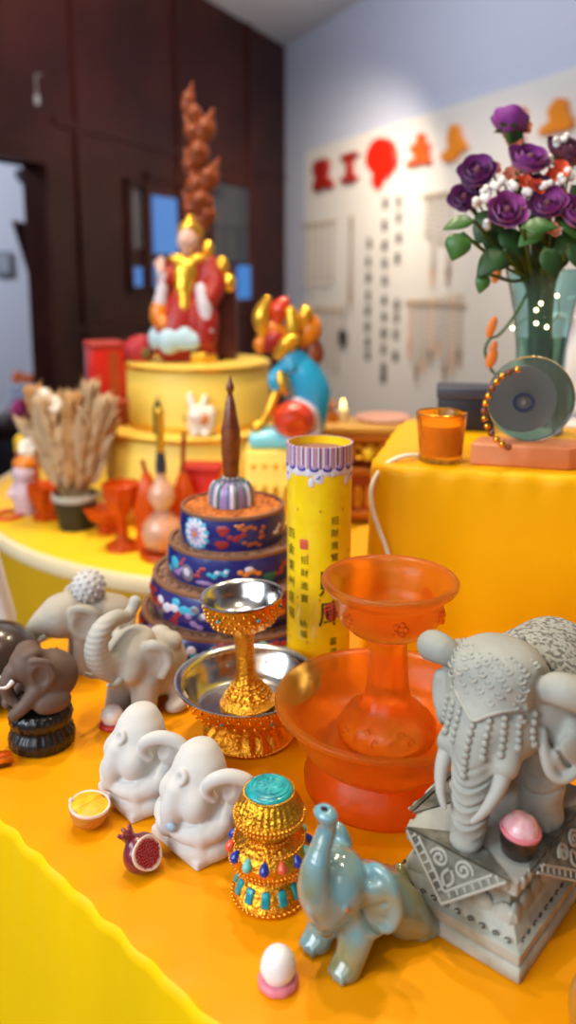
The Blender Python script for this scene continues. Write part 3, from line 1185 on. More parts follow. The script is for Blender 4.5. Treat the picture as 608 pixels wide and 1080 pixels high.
# ---------------------------------------------------------------- grey elephant with a curled raised trunk
def grey_trunk_up():
    root = thing('elephant_figurine', 'light grey clay elephant sitting with trunk curled over its head, behind white elephants', 'elephant figurine')
    u = .0745
    f = Clay((-.6, -.68, -.02), (.6, .75, 1.12), .0115)
    f.ell((0, .18, .36), (.27, .36, .3), .05)
    f.ell((.1, .3, .58), (.12, .12, .1), .03)
    f.ell((-.1, .36, .56), (.12, .12, .1), .03)
    f.tube([(.15, -.06, .34, .14), (.17, -.1, .16, .12), (.17, -.12, .04, .125)], .06, m=True)
    f.ell((.24, .38, .14), (.13, .22, .15), .05, m=True)
    f.ell((.3, .2, .06), (.1, .14, .07), .04, m=True)
    f.ell((0, -.12, .56), (.23, .23, .22), .08)
    f.ell((0, -.02, .7), (.17, .17, .12), .08)
    f.ell((.13, -.22, .48), (.1, .11, .1), .06, m=True)
    f.tube([(0, -.3, .52, .13), (0, -.43, .62, .115), (0, -.48, .77, .1), (0, -.42, .92, .088), (0, -.27, .985, .075), (0, -.13, .96, .06), (0, -.06, 1.0, .055), (0, -.02, 1.06, .06)], .04)
    f.ell((.27, .0, .56), (.05, .12, .16), .04, (.1, .1, -.55), m=True)
    f.tube([(.19, -.08, .68, .045), (.26, -.06, .73, .05), (.34, .02, .68, .045), (.36, .05, .55, .04), (.31, .01, .42, .036)], .03, m=True)
    f.ell((.29, -.08, .57), (.035, .065, .1), .03, (.1, .1, -.55), 'sub', m=True)
    f.tube([(.14, -.315, .6, .014), (.2, -.29, .59, .014)], .012, 'sub', m=True)

    def wr(X, Y, Z):
        mk = np.clip((-.3 - Y) * 9, 0, 1) * np.clip((Z - .5) * 9, 0, 1) * np.clip((.14 - np.abs(X)) * 20, 0, 1)
        return -.008 * mk * np.abs(np.sin(Z * PI / .05))
    f.floor(0)
    f.disp(wr)
    f.build('body', M['clay_g2'], root, u)
    for sx in (-1, 1):
        mb = MB()
        pts = spline([(sx * .12, -.3, .47), (sx * .15, -.42, .45), (sx * .16, -.5, .5)], 5)
        mb.tube([Vector(p) * u for p in pts], [u * (.045 - .03 * i / (len(pts) - 1)) for i in range(len(pts))], 10)
        mb.build('tusk', M['ivory'], root)
    return root


o = grey_trunk_up()
o.location = (-.1035, .521, 0)
o.rotation_euler = (0, 0, yaw(38))


def grey_walking():
    root = thing('elephant_figurine', 'grey clay elephant with lowered trunk and a round carved ball on its back', 'elephant figurine')
    u = .070
    f = Clay((-.6, -.8, -.02), (.6, .8, 1.05), .0125)
    f.ell((0, .2, .5), (.27, .4, .28), .05)
    f.tube([(.16, .0, .4, .13), (.17, -.04, .16, .105), (.17, -.04, .04, .115)], .06, m=True)
    f.tube([(.16, .42, .4, .14), (.17, .46, .16, .105), (.17, .46, .04, .115)], .06, m=True)
    f.ell((0, -.22, .6), (.24, .25, .24), .08)
    f.ell((0, -.1, .72), (.17, .2, .12), .08)
    f.tube([(0, -.4, .56, .15), (0, -.52, .44, .12), (0, -.58, .3, .1), (0, -.56, .17, .085), (0, -.64, .12, .07), (0, -.7, .18, .06)], .05)
    f.ell((.29, -.02, .58), (.055, .17, .2), .04, (.1, .1, -.4), m=True)
    f.tube([(.2, -.14, .7, .045), (.3, -.08, .78, .05), (.37, .06, .74, .05), (.38, .12, .56, .045), (.32, .04, .4, .04)], .03, m=True)
    f.ell((.33, -.05, .58), (.04, .1, .13), .03, (.1, .1, -.4), 'sub', m=True)
    f.tube([(.2, -.36, .66, .014), (.24, -.3, .65, .014)], .012, 'sub', m=True)
    f.floor(0)
    f.build('body', M['clay_g'], root, u)
    mb = MB()
    rr = random.Random(4)
    c = Vector((.02, .08, .90)) * u
    mb.sph(c, .0125, 20, 14)
    for i in range(70):
        z = 1 - 2 * (i + .5) / 70
        a = i * 2.39996
        d = Vector((math.sqrt(1 - z * z) * math.cos(a), math.sqrt(1 - z * z) * math.sin(a), z))
        mb.sph(c + d * .0122, .0016, 8, 6)
    mb.build('carved_ball', mat('pale_grey_clay', (196, 192, 190), .75), root, 'round carved ball, paler than the body')
    for sx in (-1, 1):
        mb = MB()
        pts = spline([(sx * .14, -.42, .46), (sx * .17, -.54, .42), (sx * .16, -.62, .46)], 5)
        mb.tube([Vector(p) * u for p in pts], [u * (.04 - .028 * i / (len(pts) - 1)) for i in range(len(pts))], 10)
        mb.build('tusk', M['ivory'], root)
    return root


o = grey_walking()
o.location = (-.159, .586, 0)
o.rotation_euler = (0, 0, yaw(66))


# ---------------------------------------------------------------- brown elephant on a black stand
def brown_elephant():
    root = thing('elephant_figurine', 'brown clay elephant curled up on its haunches atop a round black stand', 'elephant figurine')
    u = .0435
    f = Clay((-.6, -.7, -.02), (.6, .75, 1.08), .0125)
    f.ell((0, .16, .42), (.36, .42, .4), .06)
    f.ell((0, -.14, .7), (.28, .27, .27), .1)
    f.ell((.12, -.12, .9), (.12, .14, .09), .08, m=True)
    f.tube([(0, -.36, .62, .14), (0, -.46, .46, .11), (0, -.44, .3, .09), (.05, -.36, .17, .075), (.1, -.28, .12, .06)], .04)
    f.tube([(.22, -.1, .34, .13), (.25, -.3, .18, .1), (.2, -.42, .07, .09)], .05, m=True)
    f.ell((.3, .1, .16), (.15, .28, .17), .05, m=True)
    f.ell((.31, -.02, .62), (.06, .2, .24), .05, (.1, .1, -.4), m=True)
    f.tube([(.2, -.18, .8, .04), (.3, -.1, .86, .045), (.37, .06, .8, .045), (.38, .12, .6, .04), (.3, -.02, .38, .035)], .03, m=True)
    f.ell((.34, -.06, .62), (.035, .1, .14), .03, (.1, .1, -.4), 'sub', m=True)
    f.tube([(.18, -.37, .74, .012), (.24, -.32, .73, .012)], .01, 'sub', m=True)
    f.floor(0)
    b_ = f.build('body', M['clay_b'], root, u)
    b_.location = (0, 0, .0255)
    for sx in (-1, 1):
        mb = MB()
        pts = spline([(sx * .13, -.4, .55), (sx * .17, -.5, .5), (sx * .16, -.6, .52)], 5)
        mb.tube([Vector(p) * u for p in pts], [u * (.042 - .03 * i / (len(pts) - 1)) for i in range(len(pts))], 10)
        q = mb.build('tusk', M['pearl'], root, 'short white tusk')
        q.location = (0, 0, .0255)
    mb = MB()
    mb.lathe([(.0185, 0), (.0200, .0015), (.0204, .005), (.0196, .009), (.0172, .0118), (.0168, .0135), (.0186, .0155), (.0196, .019), (.0188, .0228), (.0172, .0255), (0, .0258)], 96,
             mod=lambda a, r, z: (r * (1 + .05 * abs(math.sin(a * 11)) * (1 if .001 < z < .0245 else 0)), z))
    mb.build('stand', M['black_wood'], root, 'round black lobed two-tier stand')
    return root


o = brown_elephant()
o.location = (-.1600, .480, 0)
o.rotation_euler = (0, 0, yaw(58))


# dark glazed figurine cut by the left edge
def dark_fig():
    root = thing('dark_figurine', 'dark glossy rounded clay creature behind the brown elephant, cut off by left edge', 'figurine')
    u = .06
    f = Clay((-.8, -.8, -.02), (.8, .8, 1.0), .017)
    f.ell((0, .1, .45), (.5, .52, .46), .05)
    f.ell((0, -.3, .4), (.36, .34, .3), .12)
    f.ell((.16, -.45, .62), (.1, .1, .1), .05, m=True)
    f.ell((.38, -.3, .12), (.2, .24, .13), .06, m=True)
    f.ell((.42, .3, .15), (.2, .28, .2), .08, m=True)
    f.tube([(.3, -.5, .34, .012), (0, -.64, .3, .014), (-.3, -.5, .34, .012)], .012, 'sub')
    f.floor(0)
    f.build('body', M['dark_glaze'], root, u)
    for sx in (-1, 1):
        mb = MB()
        mb.sph((sx * .2 * u, -.53 * u, .64 * u), .0022, 10, 8)
        mb.build('eye', M['pearl'], root)
    return root


o = dark_fig()
o.location = (-.2145, .536, 0)
o.rotation_euler = (0, 0, yaw(60))

# ---------------------------------------------------------------- jewelled gold pot
def gem_pot():
    root = thing('jewelled_pot', 'small gold pot studded with coloured stones under a turquoise disc lid', 'pot')
    k = 1.05
    z = lambda v: v * k
    mb = MB()
    mb.lathe([(.0165, 0), (.0182, z(.001)), (.0182, z(.003)), (.0172, z(.0042)), (.0156, z(.009)), (.0134, z(.0122)), (.0126, z(.0140)), (.0140, z(.0155)),
              (.0172, z(.0178)), (.0191, z(.0212)), (.0197, z(.0245)), (.0189, z(.0280)), (.0165, z(.0312)), (.0132, z(.0330)), (.0108, z(.0342)), (.0106, z(.0425)), (.0100, z(.0425))], 96)
    body = mb.build('body', M['gold_relief'], root)
    mb = MB()
    for rr, zz, br, n in ((.0184, .0022, .00095, 44), (.0129, .0141, .0007, 44), (.0196, .0222, .00075, 60), (.0172, .0312, .00075, 52), (.0186, .0196, .0006, 60), (.0166, .0050, .0006, 52), (.0120, .0345, .0006, 40), (.0176, .0178, .0005, 60)):
        for i in range(n):
            a = 2 * PI * i / n
            mb.sph((rr * math.cos(a), rr * math.sin(a), z(zz)), br, 8, 6)
    # little rosettes under the stones
    for i in range(14):
        a = 2 * PI * i / 14
        for q in range(6):
            b_ = q * PI / 3
            rr = .0181
            mb.sph((rr * math.cos(a + .045 * math.cos(b_)), rr * math.sin(a + .045 * math.cos(b_)), z(.0187) + .0010 * math.sin(b_)), .0005, 6, 5)
    mb.build('bead_rings', M['gold'], body)
    cols = ['lapis', 'aqua', 'lapis', 'coral']
    for i in range(14):
        a = 2 * PI * i / 14 + .12
        d = Vector((math.cos(a), math.sin(a), 0))
        mb = MB()
        V = []
        c = d * .0191 + Vector((0, 0, z(.0275)))
        # teardrop: pointed at the top
        mb.T = Matrix.Translation(c) @ Matrix.Rotation(a - PI / 2 + PI, 4, 'Z') @ Matrix.Rotation(-.45, 4, 'X')
        mb.lathe([(0, -.0032), (.0014, -.0028), (.0023, -.0014), (.0024, -.0002), (.0019, .0014), (.001, .0029), (0, .0040)], 14)
        for j, v in enumerate(mb.V):
            pass
        mb.build('gemstone', M[cols[i % 4]], root, {'lapis': 'dark blue teardrop stone', 'aqua': 'pale green teardrop stone', 'coral': 'coral red teardrop stone'}[cols[i % 4]])
    for i in range(12):
        a = 2 * PI * i / 12 - .1
        mb = MB()
        mb.box((0, 0, 0), (.0042, .0024, .0076), .0010, seg=3)
        o = mb.build('gemstone', M['turq'], root, 'oblong turquoise stone on the foot')
        o.location = (.0157 * math.cos(a), .0157 * math.sin(a), z(.0086))
        o.rotation_euler = Euler((R(-24), 0, a + PI / 2), 'XYZ')
    lid = MB()
    lid.lathe([(.0112, z(.0362)), (.0150, z(.0366)), (.0167, z(.0378)), (.0169, z(.0394)), (.0165, z(.0406)), (.0153, z(.0440)), (.0137, z(.0474)), (.0124, z(.0496)), (.0118, z(.0506)), (0, z(.0506))], 144,
              mod=lambda a, r, zz: (r * (1 + (.03 * math.sin(a * 30) if z(.0402) < zz < z(.048) else 0)), zz))
    lo = lid.build('lid', M['gold_relief'], root)
    lo.location = (0, 0, .0052)
    mb = MB()
    for rr, zz, br, n in ((.0121, .0507, .00075, 54), (.0170, .0396, .0010, 54), (.0167, .0374, .0009, 54), (.0160, .0415, .0006, 60)):
        for i in range(n):
            a = 2 * PI * i / n
            mb.sph((rr * math.cos(a), rr * math.sin(a), z(zz)), br, 8, 6)
    mb.build('bead_ring', M['gold'], lo)
    mb = MB()
    mb.lathe([(.0115, z(.0500)), (.0115, z(.0512)), (.0109, z(.0522)), (.0096, z(.0525)), (.0094, z(.0530)), (.0084, z(.0532)), (.0082, z(.0528)), (.005, z(.0533)), (0, z(.0534))], 72)
    # carved swirls on the disc
    for q in range(4):
        pts = []
        for i in range(18):
            a = i / 17 * 2.2 * PI + q * PI / 2
            r = .0012 + .0018 * (i / 17)
            pts.append((.0038 * math.cos(q * PI / 2) + r * .8 * math.cos(a), .0038 * math.sin(q * PI / 2) + r * .8 * math.sin(a), z(.0533)))
        mb.tube(pts, .00042, 5)
    mb.tube([(.0068 * math.cos(a_), .0068 * math.sin(a_), z(.0531)) for a_ in [i * 2 * PI / 40 for i in range(40)]], .0004, 5, closed=True)
    mb.build('turquoise_disc', M['turq'], lo)
    return root


o = gem_pot()
o.location = (-.0090, .350, 0)
o.scale = (1, 1, .95)


# ---------------------------------------------------------------- gold and silver cup in its bowl
def relief(a, r, z, n=24, amp=.02):
    return r * (1 + amp * math.sin(a * n))


def gold_bowl():
    root = thing('offering_bowl', 'gold footed bowl with silver inside, holding the gold cup', 'bowl')
    mb = MB()
    mb.lathe([(.0275, 0), (.0298, .0008), (.0302, .0026), (.029, .0036), (.0275, .0062), (.0242, .0098), (.0205, .0128), (.0192, .0145), (.0205, .0162), (.027, .0176), (.0350, .0212), (.0400, .0272), (.0425, .0335), (.0438, .0375), (.042, .0375)], 120, cap=False,
             mod=lambda a, r, z: (r * (1 + (.055 * math.sin(a * 20) if .004 < z < .0125 else 0)), z))
    g = mb.build('gold_shell', M['gold_relief'], root)
    mb = MB()
    for i in range(72):
        a = 2 * PI * i / 72
        mb.sph((.0300 * math.cos(a), .0300 * math.sin(a), .0018), .0011, 6, 5)
    for i in range(110):
        a = 2 * PI * i / 110
        mb.sph((.0438 * math.cos(a), .0438 * math.sin(a), .0357), .0008, 6, 5)
    for i in range(40):
        a = 2 * PI * i / 40
        mb.sph((.0385 * math.cos(a), .0385 * math.sin(a), .0250), (.0011, .0011, .0015), 8, 6)
        mb.sph((.0425 * math.cos(a + .08), .0425 * math.sin(a + .08), .0318), (.0009, .0009, .0012), 8, 6)
    mb.build('bead_rings', M['gold'], g)
    for i in range(8):
        a = 2 * PI * i / 8 + .42
        mb = MB()
        mb.sph((.0400 * math.cos(a), .0400 * math.sin(a), .0288), .0013, 10, 8)
        mb.build('turquoise_stud', M['turq'], root)
    mb = MB()
    mb.lathe([(.042, .0372), (.0466, .0386), (.048, .0396), (.0478, .0404), (.046, .0402), (.0428, .0380), (.0400, .0310), (.0365, .0245), (.0330, .0212), (.0300, .0200), (0, .0198)], 96, cap=False)
    mb.build('silver_liner', M['silver'], root, 'plain silver lining and rim')
    # paper sticker inside the rim
    V, Fc = [], []
    for i in range(5):
        a = R(200) + R(10) * i / 4
        for (r, z) in ((.0426, .0382), (.0408, .0335), (.0390, .0292)):
            V.append((r * math.cos(a) * .992, r * math.sin(a) * .992, z + .0004))
    for i in range(4):
        for j in range(2):
            Fc.append((i * 3 + j, i * 3 + j + 1, (i + 1) * 3 + j + 1, (i + 1) * 3 + j))
    o = meshobj('price_sticker', V, Fc, M['paper_sticker'], root, True)
    sm = o.modifiers.new('thickness', 'SOLIDIFY')
    sm.thickness = .0003
    sm.offset = 1
    return root


o = gold_bowl()
o.location = (-.0262, .489, 0)


def gold_cup():
    root = thing('offering_cup', 'gold stemmed cup with silver inside standing in the gold bowl', 'cup')
    mb = MB()
    mb.lathe([(.0172, 0), (.0182, .0008), (.0182, .0024), (.0172, .0038), (.0150, .0066), (.0115, .0105), (.0080, .0155), (.0066, .021), (.0060, .03), (.0062, .042), (.0068, .0475), (.0080, .0495), (.0076, .0515),
              (.0110, .0535), (.0185, .0565), (.0228, .062), (.0246, .068), (.0250, .0735), (.0235, .0735)], 110, cap=False,
             mod=lambda a, r, z: (r * (1 + (.06 * math.sin(a * 12) if .004 < z < .0165 else 0) + (.03 * math.sin(a * 8) if .018 < z < .047 else 0)), z))
    g = mb.build('gold_shell', M['gold_relief'], root)
    mb = MB()
    for i in range(52):
        a = 2 * PI * i / 52
        mb.sph((.0180 * math.cos(a), .0180 * math.sin(a), .0018), .0009, 6, 5)
    for i in range(24):
        a = 2 * PI * i / 24
        for q, (rr, zz) in enumerate(((.0150, .0066), (.0135, .0082), (.0112, .0112), (.0090, .0140), (.0205, .0586), (.0230, .0625), (.0242, .0662), (.0250, .070))):
            mb.sph((rr * math.cos(a + q * .13), rr * math.sin(a + q * .13), zz), .0013, 8, 6)
    mb.build('relief_beads', M['gold'], g)
    for i in range(6):
        a = 2 * PI * i / 6 - 1.1
        mb = MB()
        mb.sph((.0252 * math.cos(a), .0252 * math.sin(a), .0672), .0012, 10, 8)
        mb.build('turquoise_stud', M['turq'], root)
    mb = MB()
    mb.lathe([(.0236, .0733), (.0262, .0743), (.0272, .0752), (.027, .0760), (.0256, .0757), (.0238, .0742), (.0222, .0675), (.0178, .0605), (.009, .0578), (0, .0576)], 80, cap=False)
    mb.build('silver_liner', M['silver'], root, 'plain silver lining and rim')
    return root


o = gold_cup()
o.location = (-.0262, .492, .0202)
o.rotation_euler = (0, R(-3.0), 0)


# ---------------------------------------------------------------- orange glass goblet in its bowl
def glass_bowl():
    root = thing('offering_bowl', 'wide orange frosted glass bowl on a broad foot, holding the glass goblet', 'bowl')
    mb = MB()
    out = [(0, .0265), (.022, .0262), (.033, .0215), (.0385, .012), (.0425, .002), (.0445, 0), (.0465, .0015), (.047, .006), (.0455, .011), (.041, .0165), (.0385, .0195), (.0395, .0225), (.046, .0262), (.0515, .0325), (.0548, .0405), (.0572, .0465), (.0615, .0498), (.0640, .0518), (.0646, .0535),
           (.0638, .0550), (.0605, .0552), (.0570, .0525), (.0535, .0470), (.050, .040), (.044, .0342), (.034, .0312), (.018, .0302), (0, .030)]
    mb.lathe(out, 128, mod=lambda a, r, z: (r * (1 + (.016 * math.cos(a * 8) if .012 < z < .046 and r > .038 and z < .05 else 0)), z))
    b_ = mb.build('glass_body', M['amber_glass'], root)
    return root


o = glass_bowl()
o.location = (.0565, .437, 0)


def glass_goblet():
    root = thing('offering_goblet', 'tall orange frosted glass goblet standing in the orange glass bowl', 'goblet')
    mb = MB()
    out = [(0, 0), (.0262, 0), (.0285, .0012), (.0290, .004), (.0282, .009), (.0250, .0138), (.0195, .0178), (.0150, .0212), (.0128, .028), (.0118, .038), (.0110, .052), (.0108, .058), (.0122, .0600), (.0124, .0622), (.0112, .0638),
           (.0150, .0652), (.0235, .0682), (.0285, .0735), (.0306, .0800), (.0312, .0872), (.0345, .0905), (.0378, .0930), (.0392, .0950), (.0394, .0968), (.0386, .0980), (.0366, .0984), (.0340, .0968), (.0308, .0930), (.0290, .0888), (.0280, .0810), (.0250, .0748), (.0190, .0712), (.008, .0700), (0, .0700)]
    mb.lathe(out, 128, mod=lambda a, r, z: (r * (1 + (.03 * math.cos(a * 8) if .004 < z < .02 and r > .012 else 0) + (.02 * math.cos(a * 8) if .02 <= z < .057 else 0) + (.02 * math.cos(a * 6 + .5) if .069 < z < .087 and r > .0285 else 0)), z))
    b_ = mb.build('glass_body', M['amber_glass'], root)
    mb = MB()
    for i in range(8):
        a = i * 2 * PI / 8 + .2
        for q in range(3):
            pts = []
            for k in range(10):
                t_ = k / 9 * 1.6 * PI
                r_ = .0026 * (1 - k / 14)
                aa = a + (r_ * math.cos(t_) + (q - 1) * .0052) / .027
                zz = .0088 + r_ * math.sin(t_) + (.004 if q == 1 else 0)
                rr = .0290 - max(0, zz - .006) * .62
                pts.append((rr * math.cos(aa), rr * math.sin(aa), zz))
            mb.tube(pts, .0006, 6)
    mb.build('scroll_relief', M['amber_glass'], root)
    mb = MB()
    for i in range(6):
        a = i * PI / 3 - .45
        for q in range(5):
            b_ = q * 2 * PI / 5
            aa = a + .0030 * math.cos(b_) / .031
            mb.sph((.0308 * math.cos(aa), .0308 * math.sin(aa), .080 + .0030 * math.sin(b_)), (.0018, .0018, .0018), 8, 6)
    mb.build('flower_relief', M['amber_glass'], root)
    return root


o = glass_goblet()
o.location = (.0585, .4385, .0304)


# ---------------------------------------------------------------- small tea pets
t = thing('lemon_half', 'small yellow lemon half with a rough orange rind, left of the white elephants', 'lemon', (-.1105, .3995, 0))
mb = MB()
mb.lathe([(0, 0), (.005, .0002), (.0088, .003), (.0107, .0078), (.0110, .0116), (.0106, .0120), (0, .0120)], 40, c=(0, 0, 0))
rind = mb.build('rind', M['peel'], t)
mb = MB()
mb.lathe([(.0110, .0110), (.0113, .0120), (.0108, .0128), (.0098, .0124)], 40, closed=True)
mb.sph((-.0095, .004, .0126), (.0017, .0014, .0018), 10, 8)
mb.build('pith_ring', M['cream'], t)
mb = MB()
mb.lathe([(.0100, .0118), (.0099, .0124), (.008, .0130), (0, .0134)], 40, mod=lambda a, r, z: (r, z - (.0007 if abs(math.sin(a - .6)) < .16 else 0)))
mb.build('flesh', M['lemon'], t)
t.rotation_euler = (R(5), R(6), R(20))
t.location.z = .0008

t = thing('pomegranate_half', 'small dark red cut pomegranate showing its seeds, in front of the white elephants', 'pomegranate', (-.0745, .3655, .0092))
f = Clay((-.014, -.014, -.012), (.014, .014, .022), .00045)
f.ell((0, 0, 0), (.0100, .0095, .0092), .001)
f.tube([(0, 0, .008, .003), (0, 0, .0115, .0026)], .003, n=1)
for q in range(5):
    a = q * 2 * PI / 5
    f.tube([(.0018 * math.cos(a), .0018 * math.sin(a), .011, .0015), (.0035 * math.cos(a), .0035 * math.sin(a), .0145, .0011)], .001, n=1)
f.D = np.maximum(f.D, (-(f.grid()[1] + .0056)).astype(np.float32) + 0 * f.grid()[0] + 0 * f.grid()[2])
f.build('skin', M['pome'], t, 1.0)
mb = MB()
mb.T = Matrix.Translation((0, -.0056, 0)) @ Matrix.Rotation(PI / 2, 4, 'X')
mb.lathe([(.0072, -.0008), (.0083, -.0002), (.0082, .0008), (.0074, .0009), (.0064, .0002)], 40, closed=True, mod=lambda a, r, z: (r * (1 + .04 * math.sin(3 * a)), z))
mb.build('pith_ring', M['cream'], t)
mb = MB()
mb.T = Matrix.Translation((0, -.0056, 0)) @ Matrix.Rotation(PI / 2, 4, 'X')
mb.lathe([(.0071, -.0006), (.0064, .0006), (0, .0008)], 32)
rr = random.Random(8)
for i in range(70):
    r_ = .0066 * math.sqrt((i + .5) / 70)
    a = i * 2.39996
    mb.sph((r_ * math.cos(a), r_ * math.sin(a), .0007), (.00085, .00075, .0007), 6, 5)
mb.build('seeds', M['seeds'], t)
t.rotation_euler = Euler((R(-30), R(-20), R(56)), 'XYZ')


def ball_pet(name, label, loc, r, tall, base_m, ball_m, rz=0):
    t_ = thing(name, label, 'figurine', loc, rz)
    mb_ = MB()
    mb_.lathe([(0, 0), (r * .95, 0), (r * 1.12, r * .12), (r * 1.12, r * .3), (r * 1.0, r * .46), (r * .7, r * .5), (0, r * .5)], 40, mod=lambda a, q, z: (q * (1 + .02 * math.sin(9 * a)), z))
    mb_.build('base', base_m, t_)
    mb_ = MB()
    mb_.lathe([(0, r * .45), (r * .8, r * .5)] + [(r * math.cos(a) ** .7, r * .95 + tall * math.sin(a) ** 1.15) for a in [i / 10 * PI / 2 for i in range(10)]] + [(0, r * .95 + tall)], 36)
    mb_.build('ball', ball_m, t_)
    return t_


ball_pet('ball_figurine', 'white egg-shaped ball on a pink base in front of the celadon elephant', (-.0042, .2985, 0), .0078, .0092, M['pink'], M['pearl'])
ball_pet('ball_figurine', 'small white ball on a red base behind the white elephants', (-.118, .4975, 0), .0078, .0072, M['redb'], M['pearl'])

t = thing('pudding_cup', 'little dark brown cup heaped with pale pink, on the pedestal by the elephant', 'figurine', (0, 0, 0))
mb = MB()
mb.lathe([(0, 0), (.0062, 0), (.0075, .001), (.0088, .006), (.0092, .0098), (.0085, .0102), (0, .0100)], 40)
mb.build('cup', M['cup_dark'], t)
mb = MB()
mb.lathe([(.0092, .0094), (.0097, .0102), (.0094, .0112), (.0080, .0112), (.0080, .0100)], 40, closed=True)
mb.build('pink_rim', M['pink'], t)
mb = MB()
mb.lathe([(.0084, .0104), (.0083, .0116), (.0070, .0140), (.0045, .0156), (0, .0162)], 36, mod=lambda a, r, z: (r * (1 + .04 * math.sin(5 * a)), z))
mb.build('pink_filling', M['pink_pale'], t)
t.location = (.1030, .3235, .0429)
t.rotation_euler = (R(4), R(5), 0)
t.scale = (.95, .95, 1.2)

t = thing('amber_chip', 'small orange resin block at the left edge beside the black stand', 'figurine', (-.1765, .4540, 0), .4)
mb = MB()
mb.box((0, 0, .0035), (.012, .009, .007), .0015, seg=3)
mb.sph((0, 0, .007), (.0045, .0035, .002), 14, 10)
mb.build('block', M['amber_glass'], t)

t = thing('berry_figurine', 'small dark red glazed fruit under the trunk of the grey elephant', 'figurine', (-.176, .566, 0))
f = Clay((-.014, -.014, -.002), (.014, .014, .026), .0007)
f.ell((0, 0, .0085), (.0095, .009, .0088), .001)
f.tube([(0, 0, .016, .0028), (0, 0, .019, .0026)], .003, n=1)
for q in range(5):
    a = q * 2 * PI / 5
    f.tube([(.0018 * math.cos(a), .0018 * math.sin(a), .018, .0015), (.0034 * math.cos(a), .0034 * math.sin(a), .0215, .001)], .001, n=1)
f.floor(0)
f.build('fruit', M['redm'], t, 1.0)

t = thing('resin_figurine', 'blurred golden brown glazed figurine cut off at the lower right corner', 'figurine', (.1245, .268, 0))
f = Clay((-.025, -.025, -.002), (.025, .025, .06), .0011)
f.ell((0, 0, .018), (.015, .014, .02), .004)
f.ell((0, -.002, .04), (.010, .010, .011), .006)
f.ell((-.009, 0, .05), (.004, .003, .005), .003)
f.ell((.009, 0, .05), (.004, .003, .005), .003)
f.ell((0, -.01, .037), (.005, .005, .004), .003)
f.ell((.008, -.008, .006), (.008, .01, .006), .003)
f.ell((-.008, -.008, .006), (.008, .01, .006), .003)
f.floor(0)
f.build('body', mat('amber_brown_glaze', (176, 122, 40), .3, coat=.6), t, 1.0)
# ---------------------------------------------------------------- printed / inlaid shapes wrapped on round walls
def mpp(p):
    """metres per photograph pixel at a point"""
    return (p.y * math.cos(PITCH) - (p.z - CAMH) * math.sin(PITCH)) / FP


def wrapped(mb, polys, rfun, off=.0004):
    """polys: lists of (arc length from angle 0, z); angle 0 faces the camera (-Y)"""
    for poly in polys:
        n = len(poly)
        c = (sum(p[0] for p in poly) / n, sum(p[1] for p in poly) / n)
        V, Fc = [], []
        steps = 3
        for k in range(steps + 1):
            t_ = 1 - k / steps
            for (x, z) in poly:
                xx, zz = c[0] + (x - c[0]) * t_, c[1] + (z - c[1]) * t_
                r = rfun(zz) + off * (1 if k else .2)
                a = -PI / 2 + xx / rfun(zz)
                V.append((r * math.cos(a), r * math.sin(a), zz))
        for k in range(steps):
            for j in range(n):
                Fc.append((k * n + j, k * n + (j + 1) % n, (k + 1) * n + (j + 1) % n, (k + 1) * n + j))
        mb.add(V, Fc, True)


def blob(cx, cz, rx, rz, n=14, rot=0, wob=0.0, k=3, ph=0):
    out = []
    for i in range(n):
        a = 2 * PI * i / n
        w_ = 1 + wob * math.sin(k * a + ph)
        x, z = rx * math.cos(a) * w_, rz * math.sin(a) * w_
        out.append((cx + x * math.cos(rot) - z * math.sin(rot), cz + x * math.sin(rot) + z * math.cos(rot)))
    return out


def cloud(cx, cz, s, rot=0, n=4):
    return [blob(cx + math.cos(rot) * s * (i - (n - 1) / 2) * .95 + .3 * s * math.sin(i * 2.1), cz + math.sin(rot) * s * (i - (n - 1) / 2) * .95 + .38 * s * math.cos(i * 2.4), s * .74, s * .55, 12) for i in range(n)]


MO = Vector((-.0458, .645, 0))
TIERS = [(.0790, 0.0, .0265, 'bottom tier of the blue enamelled mandala set, widest ring at the table'),
         (.0690, .0265, .0300, 'second tier from the bottom of the blue enamelled mandala set'),
         (.0545, .0560, .0280, 'third tier from the bottom of the blue enamelled mandala set'),
         (.0435, .0825, .0295, 'top tier of the blue enamelled mandala set, with a white lotus inlay')]


